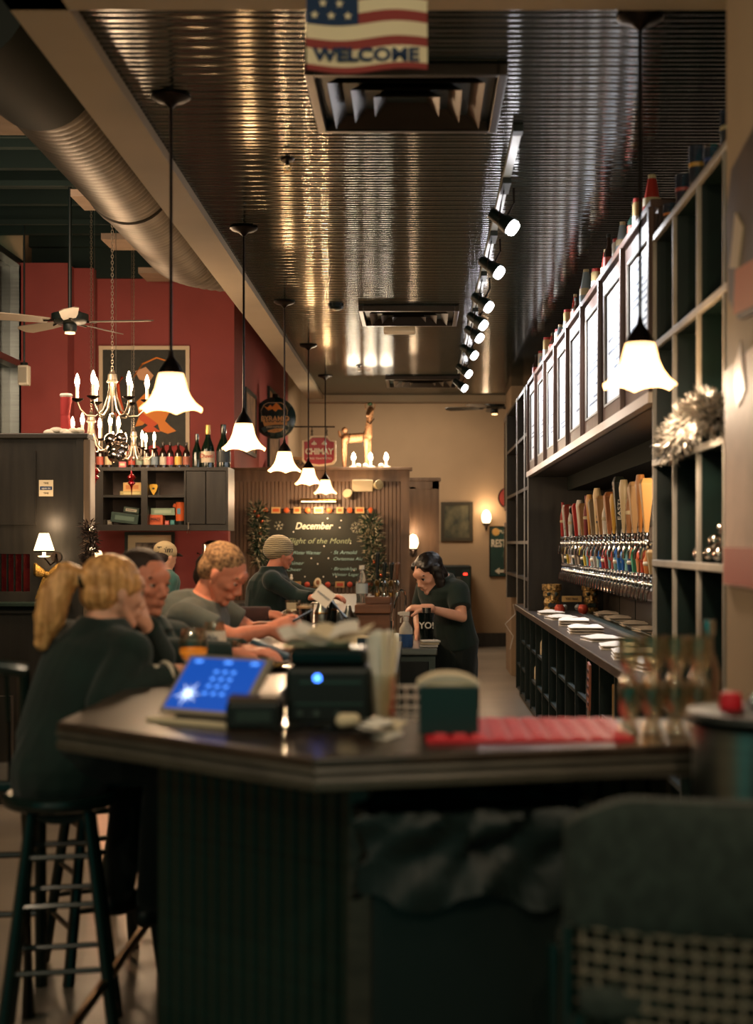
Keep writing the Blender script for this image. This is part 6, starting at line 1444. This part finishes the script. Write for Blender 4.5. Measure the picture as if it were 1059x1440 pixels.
t = thing('yellow_guitar_pick', 'yellow pick-shaped ornament in the upper right cubby', 'ornament', (X(213), 12.5, zsh)); MB().pxz([(0, 0), (.025, .04), (.038, .08), (.03, .095), (0, .10), (-.03, .095), (-.038, .08), (-.025, .04)], -.008, .008).build('shape', plain('#d9a830', .5), t, smooth=False); MB().ell((0, -.01, .06), (.012, .003, .008)).build('mark', m_wood, t); MB().bb(.01, .045, .03, .05, 0, .09).build('backing', m_wood, t, smooth=False)
bx('green_case', 'dark green case tilted in the lower left cubby', 153, 192, 715, 729, '#2c4038', .16, '#5a7064', ry=R(7), base=zbt)
bx('white_label_box', 'small box with a white lettered label on the tilted green case', 170, 192, 720, 728, '#3a4a40', .10, '#cfc8b4', word='BREWERY', base=zbt+.095, ry=R(8))
bx('grey_cube', 'tiny grey cube at the left end of the lower left cubby', 146, 153, 728, 735, '#8a8478', .05, base=zbt, extra='#a8a290')
bx('pale_green_box', 'long pale green box lying on the orange one in the right cubby', 209, 243, 711, 721, '#8aa088', .12, '#a8b8a0', base=zbt+.085)
bx('orange_box', 'orange lettered box in the lower right cubby', 205, 226, 720, 735, '#d0643a', .12, '#b84e2c', word='MAD', base=zbt)
bx('pink_tin', 'small coral tin between the orange box and the teal one', 228, 234, 729, 735, '#c85a50', .06, '#d8847a', base=zbt); bx('teal_tin', 'small teal tin beside the coral one', 235.5, 242, 728, 735, '#3f7f80', .06, '#5a9a9a', base=zbt)
t = thing('orange_canister', 'tall orange canister with a black base in the lower right cubby', 'canister', (X(251), 12.52, zbt)); MB().cyl((0, 0, 0), (0, 0, .035), .045, n=20).build('base', m_blackp, t); MB().cyl((0, 0, .035), (0, 0, .20), .043, n=20).build('wrapper', plain('#d9622c', .6), t); MB().box((-.01, -.044, .12), (.03, .004, .05)).build('blue_mark', plain('#5a8aa0'), t, smooth=False); MB().box((-.05, 0, .17), (.03, .02, .03), ry=.4).build('flap', plain('#d9622c', .6), t, smooth=False)
t = thing('cabinet_latch', 'small metal latch hanging from the wall cabinet\'s lower board', 'latch', (X(266), 12.36, Z(743))); MB().cyl((0, 0, 0), (0, 0, .05), .006).tube([(0, 0, 0), (-.012, 0, -.04)], .006).tube([(0, 0, 0), (.012, 0, -.04)], .006).build('latch', m_nickel, t)

# ================================================================== RIGHT SIDE THINGS
# beer taps
hcols = [('#b02a2a', 'red and yellow'), ('#c8ccc8', 'silver grey'), ('#8a3a2c', 'brick red'), ('#d8d8d0', 'white'), ('#16241f', 'black'), ('#c0302c', 'scarlet'), ('#d8d0c4', 'ivory'), ('#a87c50', 'tan'),
         ('#7a2024', 'maroon'), ('#c89048', 'honey'), ('#8f7a5c', 'khaki'), ('#d9bd8c', 'cream'), ('#b58a58', 'oak'), ('#e8e0d0', 'chalk white'), ('#a8683c', 'copper brown'), ('#d0a040', 'mustard'),
         ('#20241e', 'charcoal'), ('#c9b48c', 'sand'), ('#9a6a40', 'walnut'), ('#b89468', 'beige'), ('#b87a3c', 'amber'), ('#d8a868', 'pale wood')]
lcols = [('#2c3a36', 'slate'), ('#d0b040', 'yellow'), ('#a08a70', 'taupe'), ('#d8d0c8', 'off-white'), ('#23352f', 'bottle green'), ('#8a7a6a', 'stone'), ('#c8a070', 'biscuit'), ('#3a3028', 'umber'), ('#98a098', 'pewter'), ('#b8403c', 'red'),
         ('#a8b8a0', 'sage'), ('#c05a4a', 'coral'), ('#8a2c30', 'wine red'), ('#b8a898', 'mushroom'), ('#6f9a94', 'pale teal'), ('#2a68a0', 'blue'), ('#2a5a98', 'cobalt'), ('#7fb0a0', 'mint'), ('#263a5c', 'navy'), ('#4a9a70', 'green'), ('#e08a58', 'peach'), ('#d8502c', 'orange'), ('#c8783c', 'rust'), ('#b09060', 'camel')]
def tap(x, y, z, h, col, style, label, grp, word=None):
    t = thing('beer_tap', label, 'tap', (x, y, z), 0, grp); mc = plain(col, .4)
    MB().cyl((.09, 0, 0), (.01, 0, 0), .014, n=10).lathe([(0, -.028), (.012, -.028), (.019, -.02), (.021, 0), (.019, .02), (.012, .028), (0, .028)], (.0, 0, 0), 12).build('shank', m_chrome, t)
    MB().tube([(0, 0, .0), (-.02, 0, -.02), (-.03, 0, -.05), (-.032, 0, -.085)], [.015, .014, .011, .009], 8).build('spout', m_chrome, t)
    MB().lathe([(0, .025), (.012, .026), (.012, .04), (.018, .05), (.014, .065), (.010, .07), (0, .07)], n=12).build('collar', m_chrome, t)
    if style == 0: pr = [(0, .06), (.012, .065), (.016, .1), (.024*WF, .06+h*.6), (.032*WF, .06+h*.85), (.022*WF, .06+h), (0, .06+h)]; MB().lathe(pr, n=14, M=Matrix.Diagonal((.7, 1.2, 1, 1))).build('handle', mc, t)
    elif style == 1: MB().add([(a_*w_, b_*w_*1.3, .06+h*f) for f, w_ in ((0, .010), (.5, .018*WF), (.9, .027*WF), (1, .018*WF)) for a_, b_ in ((-1, -1), (1, -1), (1, 1), (-1, 1))], [(3, 2, 1, 0), (12, 13, 14, 15)]+[(4*j+i, 4*j+(i+1) % 4, 4*j+4+(i+1) % 4, 4*j+4+i) for j in range(3) for i in range(4)]).build('handle', mc, t, smooth=False, bev=.004)
    elif style == 2:
        MB().lathe([(0, .06), (.014, .065), (.020, .06+h*.35), (.021, .06+h*.6), (.010, .06+h*.78), (.012, .06+h), (0, .06+h)], n=14).build('handle', mc, t)
        MB().ell((0, 0, .06+h*.45), (.024, .026, .02)).build('badge', m_cream, t)
    else:
        MB().cyl((0, 0, .06), (0, 0, .06+h*.6), .011, .014, 10).build('handle', mc, t); MB().lathe([(0, -.008), (.032, -.008), (.036, 0), (.032, .01), (0, .012)], (0, 0, .06+h*.72), 18, M=Matrix.Rotation(R(75), 4, 'X')).build('badge', mc, t)
    MB().lathe([(0, -.001), (.022, 0), (.022, .003), (0, .006)], (0, -.001, .06+h*.5), 10, M=Matrix.Rotation(R(90), 4, 'X') @ Matrix.Scale(.75, 4)).build('badge_ring', m_cream if style in (0, 1) else m_bronze, t) if style in (0, 1) else None
    if word: text('lettering', word, .03, m_ink if col not in ('#20241e',) else m_white, (0, -.034, .06+h*.55), t, width=h*.6, tilt=R(90))
    return t
rt = random.Random(8)
for i in range(22):
    y = 12.3-.215*i; c, nmc = hcols[i]; WF = 1.35; st = [2, 0, 1, 2, 3, 1, 0, 1, 2, 0, 1, 0, 1, 2, 1, 0, 1, 0, 2, 1, 0, 1][i]; h = (.30, .27, .27, .25, .29, .26, .28, .25, .30, .30, .26, .33, .27, .24, .28, .26, .36, .33, .28, .3, .33, .3)[i]
    w_ = {1: 'NICOLAS', 11: 'lite', 16: 'EASTSIDE'}.get(i)
    tap(1.25, y, 1.50, h, c, st, f'{nmc} tap handle in the upper row, {ORD[i]} from the far end', 'upper row of beer taps', w_)
for i in range(32):
    WF = 1; y = 12.45-.152*i; c, nmc = lcols[(i*5+2) % 8+ (0 if i < 12 else 8)] if i < 22 else lcols[min(23, 14+(i-22))]
    tap(1.27, y, 1.27, .12+.03*rt.random(), c, (i*7) % 4, f'{nmc} tap handle in the lower row, {ORD[i]} from the far end', 'lower row of beer taps')

# drum-like top: chrome drip backs
light('SPOT', (1.52, 7.3, 1.93), 20, WARM, .05, aim=(1.2, 9.4, 1.4), size=130, blend=1, name='alcove_light')
# towels
tw = None
m_towel = mat('white terry towel', '#e8dccb', .95, bump=.5, bscale=150)
def towel(loc, rz, lab, s):
    t = thing('bar_towel', lab, 'towel', loc, rz, 'folded bar towels on the back counter'); r = random.Random(int(loc[1]*100))
    for j in range(2+(s > 1.05)):
        vs = []; nx, ny = 8, 6
        for z_ in (0, 1):
            for b in range(ny+1):
                for a in range(nx+1):
                    u, v_ = a/nx-.5, b/ny-.5; e_ = max(0, 1-(abs(u)*2)**6)*max(0, 1-(abs(v_)*2)**6)
                    vs.append((u*.21*s, v_*.27*s, .001+j*.018+z_*.017*(.35+.65*e_)+(.004*math.sin(u*9+j*2)+.003*math.sin(v_*11))*z_*e_))
        S = (nx+1)*(ny+1); fs = []
        for b in range(ny):
            for a in range(nx): q_ = b*(nx+1)+a; fs += [(q_, q_+nx+1, q_+nx+2, q_+1), (S+q_, S+q_+1, S+q_+nx+2, S+q_+nx+1)]
        for a in range(nx): fs += [(a, a+1, S+a+1, S+a), (ny*(nx+1)+a, S+ny*(nx+1)+a, S+ny*(nx+1)+a+1, ny*(nx+1)+a+1)]
        for b in range(ny): q_ = b*(nx+1); fs += [(q_, S+q_, S+q_+nx+1, q_+nx+1), (q_+nx, q_+2*nx+1, S+q_+2*nx+1, S+q_+nx)]
        MB().add(vs, fs).build('fold', m_towel, t, ang=60)
for i, y in enumerate((12.1, 11.3, 10.5, 9.6, 8.8, 8.15, 7.45, 6.8)): towel((1.13+.01*(i % 3), y, .90), .15*math.sin(i*2), f'folded white bar towel in the row along the aisle edge, {ORD[i]} from the far end', 1.0+.03*(i % 4))
for i, y in enumerate((11.9, 11.2, 10.4, 9.7, 9.0)): towel((1.59, y, .90), .2*math.sin(i*3), f'folded white bar towel by the wall under the taps, {ORD[i]} from the far end', 1.0)
# carved figures on the counter
m_carv = mat('carved dark gilt wood', '#b89458', .35, .5, var=.8, scale=(60, 60, 60), bump=1, bscale=70, col2='#1c1a14')
for i, (px, h, w_) in enumerate(((776, .25, .085), (831, .25, .08))):
    t = thing('carved_mug', ['tall carved gilt mug with a wide rim nearest the aisle edge', 'tall carved gilt mug with a wide rim by the far panel corner'][i], 'mug', (P(px, 0, 12.4).x, 12.4, .90), 0, 'carved mugs on the back counter')
    MB().lathe([(0, 0), (w_*.8, 0), (w_*.9, .02), (w_*.72, .05), (w_*.85, .09), (w_*.7, .13), (w_*.9, .15), (w_*.85, .19), (w_, .2), (w_, h), (w_*.9, h), (w_*.8, .2), (0, .2)], n=10).build('mug_body', m_carv, t, ang=20)
    for s in (-1, 1): MB().ell((s*w_*.38, -w_*.8, .165), (.018, .012, .018)).build('eye', m_black, t)
    MB().box((0, -w_*.85, .07), (w_*.9, .02, .035)).build('mouth', m_black, t, smooth=False, bev=.004); MB().cap((0, -w_*.85, .15), .012, (0, -w_*.95, .115), .016).build('nose', m_carv, t)
t = thing('carved_plaque', 'small gilt lettered plaque between the two carved mugs', 'plaque', (P(804, 0, 12.3).x, 12.3, .90)); MB().bb(-.085, .085, -.012, .012, .10, .15).build('board', mat('gilt board', '#b08a50', .4, .3), t, smooth=False); MB().bb(-.07, -.055, 0, .02, 0, .10).bb(.055, .07, 0, .02, 0, .10).build('stand', m_black, t, smooth=False); text('lettering', 'TIKI BAR', .028, m_wood, (0, -.014, .125), t)
for i, px in enumerate((787, 820)):
    t = thing('red_goblet', ['red and gold ball cup left of the lettered plaque', 'red and gold ball cup right of the lettered plaque'][i], 'cup', (P(px, 0, 12.1).x, 12.1, .90), 0, 'ball cups on the back counter'); MB().lathe([(0, 0), (.025, 0), (.045, .03), (.045, .06), (.03, .085), (0, .085)], n=18).build('cup_body', mat('copper red glaze', '#a8402c', .2, .3), t); MB().ell((.045*(1 if i == 0 else -1), .02, .06), .026).build('glass_ball', mat('smoky glass ball', '#8a8478', .1, .5), t)
# things in the counter cubbies
t = thing('leaning_wood_sign', 'narrow reddish wooden sign leaning out of a back counter cubby', 'sign', (.955, 7.95, .56)); MB().box((0, 0, .145), (.012, .10, .26), rx=R(7)).build('board', plain('#9a5f48', .6), t, smooth=False)
for i in range(5): MB().box((-.008, -.01+.006*math.sin(i), .05+.045*i), (.003, .05, .018), rx=R(7)).build('painted_letter', plain('#3a1a14'), t, smooth=False)
MB().box((0, .01, -.1), (.012, .05, .24)).build('lower_slat', plain('#8a6a58'), t, smooth=False)
t = thing('wicker_basket', 'tall woven wicker basket in a cubby beside the leaning sign', 'basket', (1.06, 7.28, .324)); m_wk = plain('#a88a5c', .6)
for j in range(9): MB().tube([(-.05+.002*j, -.08, .03+.05*j), (.05, -.08, .03+.05*j), (.05, .08, .03+.05*j), (-.05+.002*j, .08, .03+.05*j), (-.05+.002*j, -.08, .03+.05*j)], .008).build('weave_band', m_wk, t)
for y in (-.08, -.04, 0, .04, .08): MB().cyl((-.05, y, 0), (-.05, y, .45), .006, n=6).build('stake', m_wk, t)
it = [(11.8, .60, 'small shiny tin in a far upper cubby'), (10.9, .60, 'string of red and white beads in an upper cubby'), (9.6, .60, 'pale bottle in a middle upper cubby'), (9.0, .34, 'small white jar in a lower cubby beside the sign'), (11.3, .34, 'pale crumpled packet in a lower cubby'), (10.2, .10, 'steel bowl in the lowest cubby'), (12.4, .34, 'glass jar in the farthest lower cubby'), (8.6, .60, 'tan bottle in the cubby left of the leaning sign'), (8.5, .10, 'pale can in the lowest cubby under the sign')]
for i, (y, z, lab) in enumerate(it):
    zz = .582 if z == .60 else (.322 if z == .34 else .082); t = thing('cubby_' + ('jar' if i % 2 else 'tin'), lab, 'jar' if i % 2 else 'tin', (1.05, y, zz))
    MB().lathe([(0, 0), (.035, 0), (.038, .01), (.036, .10), (.022, .125), (.022, .14), (0, .14)], n=16).build('jar_body', (m_cream, m_steel, plain('#b08868'))[i % 3], t); MB().cyl((0, 0, .138), (0, 0, .155), .024).build('lid', m_bronze, t)
t = thing('white_wire', 'thin white wire hanging down the end of the back counter', 'wire', (.95, 14.22, .7)); MB().tube([(0, 0, .2), (.02, -.02, .1), (-.08, 0, .0), (.0, -.02, -.12), (-.03, 0, -.25)], .004).build('wire', m_white, t)
# bottles on the cabinet top
rb = random.Random(12); bc_ = [('#d8d0c0', 'white'), ('#3a2a20', 'dark brown'), ('#b03a30', 'red-capped'), ('#c0a878', 'straw coloured'), ('#20342c', 'dark green'), ('#8fa0a8', 'pale blue')]
for i in range(24):
    y = 12.6-.265*i; h = rb.uniform(.14, .26); c, nmc = bc_[(i*5+1) % 6]; t = thing('display_bottle', f'{nmc} bottle on top of the wall cabinets, {ORD[i]} from the far end', 'bottle', (1.05+.02*(i % 2), y, 2.965), 0, 'display bottles on top of the cabinets')
    rr_ = rb.uniform(.028, .04); st = i % 3
    pr = [(0, 0), (rr_, 0), (rr_, h*.6), (rr_*.4, h*.78), (rr_*.38, h), (0, h)] if st == 0 else ([(0, 0), (rr_, 0), (rr_*1.05, h*.8), (rr_*.9, h*.86), (0, h*.86)] if st == 1 else [(0, 0), (rr_, 0), (rr_*1.1, h*.3), (rr_*.7, h*.7), (rr_*.5, h*.9), (0, h*.9)])
    MB().lathe(pr, n=14).build('bottle_body', plain(c, .25), t); MB().cyl((0, 0, pr[-1][1]-.002), (0, 0, pr[-1][1]+.018), rr_*.45 if st != 1 else rr_*.92, n=12).build('cap', plain(['#20241e', '#a83228', '#c8b890'][i % 3], .4), t)
    MB().lathe([(rr_*1.04, h*.15), (rr_*1.07, h*.3), (rr_*1.04, h*.5)], n=14).build('label', plain(['#c8b890', '#b04838', '#d8d8d0'][(i+1) % 3], .5), t)
# glasses on top of the open rack
for i in range(12):
    y = 5.95-.14*i; t = thing('display_glass', f"{['amber', 'blue-rimmed', 'rose', 'clear', 'gold'][i % 5]} glass on top of the open rack, {ORD[i]} from the cabinets", 'glass', (1.06+.03*(i % 2), y, 2.79+.0), 0, 'glasses on top of the open rack'); h = .13+.05*((i*7) % 3)/2+(.06 if i in (3, 4) else 0)
    MB().lathe([(0, 0), (.03, 0), (.036, h), (.033, h), (.028, .01), (0, .01)], n=16).build('glass_body', m_glass if i % 2 else mat('blue tinted glass', '#8a9ab8', .05, trans=.9), t); MB().lathe([(.0305, h*.3), (.0345, h*.7)], n=16).build('print', plain(['#c87a3c', '#2c4a88', '#b0504a', '#c8b890', '#c89a48'][i % 5], .4), t); MB().cyl((0, 0, .01), (0, 0, h*.5), .026).build('filling', plain(['#a8602c', '#3a4a68', '#8a4038', '#8a8478', '#b08a3c'][i % 5]), t)
t = thing('ornament_heap', 'heap of silver baubles in an open rack cubby', 'ornaments', (1.06, 5.05, 1.436)); r = random.Random(3)
for i in range(14): MB().ell((r.uniform(-.04, .04), r.uniform(-.14, .14), .028+.045*(i % 3)), .027, nu=12, nv=8).build('ball', m_silver, t)
# far end unit contents
for i in range(8):
    z = (1.19, 1.53, 2.03, 2.53)[i % 4]; t = thing('racked_bottle', f"dark bottle on the {['lowest', 'second', 'third', 'top'][i % 4]} shelf of the end unit, {['nearer', 'farther'][i//4]} one", 'bottle', (1.08, 13.7+.8*(i//4), z), 0, 'bottles in the end unit')
    MB().lathe([(0, 0), (.036, 0), (.036, .17), (.014, .23), (.013, .28), (0, .28)], n=14).build('bottle_body', m_bottle_g, t); MB().lathe([(.037, .05), (.037, .12)], n=14).build('label', m_cream, t)
for i, (y0, y1, z0, z1, lab) in enumerate(((16.4, 17.6, 1.9, 3.0, 'upper narrow framed picture on the far right tan wall'), (16.4, 17.8, 1.15, 1.75, 'lower framed picture on the far right tan wall'))):
    t = thing('end_wall_picture', lab, 'picture', (1.06, y0, z0)); y1 = 17.05; o0 = t.location.copy()
    MB(o0).bb(1.03, 1.059, y0, y0+.05, z0, z1).bb(1.03, 1.059, y1-.05, y1, z0, z1).bb(1.03, 1.059, y0+.05, y1-.05, z0, z0+.05).bb(1.03, 1.059, y0+.05, y1-.05, z1-.05, z1).build('frame', m_cab, t, smooth=False); MB(o0).bb(1.04, 1.058, y0+.05, y1-.05, z0+.05, z1-.05).build('picture', mat('olive print', '#7a7050', .5, var=.5, scale=(5, 5, 5)), t, smooth=False)
# posters on the near right wall end
t = thing('brown_shield_poster', 'dark brown shield-shaped poster with an orange foot on the near right wall', 'poster', (.9, 3.9, 2.1)); o0 = t.location.copy()
MB(o0).pyz([(4.10, 2.44), (4.02, 2.56), (3.6, 2.62), (3.6, 2.10), (3.93, 2.12), (4.06, 2.20)], .885, .899).build('board', mat('dark brown poster', '#3d2a1e', .5, var=.5, scale=(5, 5, 5)), t, smooth=False); MB(o0).pyz([(3.97, 2.14), (3.6, 2.12), (3.6, 2.24), (3.95, 2.26)], .88, .885).build('orange_foot', plain('#b05a24'), t, smooth=False); MB(o0).pyz([(4.02, 2.28), (3.95, 2.42), (3.86, 2.36), (3.92, 2.26)], .88, .885).build('pale_shape', plain('#b8a488'), t, smooth=False)
t = thing('pink_white_poster', 'large white and pink poster with a red lower band on the near right wall', 'poster', (.9, 3.9, 1.3)); o0 = t.location.copy()
MB(o0).pyz([(4.12, 1.38), (4.12, 2.0), (3.2, 2.06), (3.2, 1.38)], .888, .899).build('sheet', mat('pink white sheet', '#d8b8a8', .6, var=.3, scale=(3, 3, 3)), t, smooth=False); MB(o0).bb(.884, .888, 3.2, 4.12, 1.385, 1.49).build('red_band', plain('#a8403c'), t, smooth=False); MB(o0).pyz([(3.98, 2.0), (3.9, 2.06), (3.86, 1.92), (3.94, 1.88)], .884, .888).build('dark_mark', m_black, t, smooth=False)
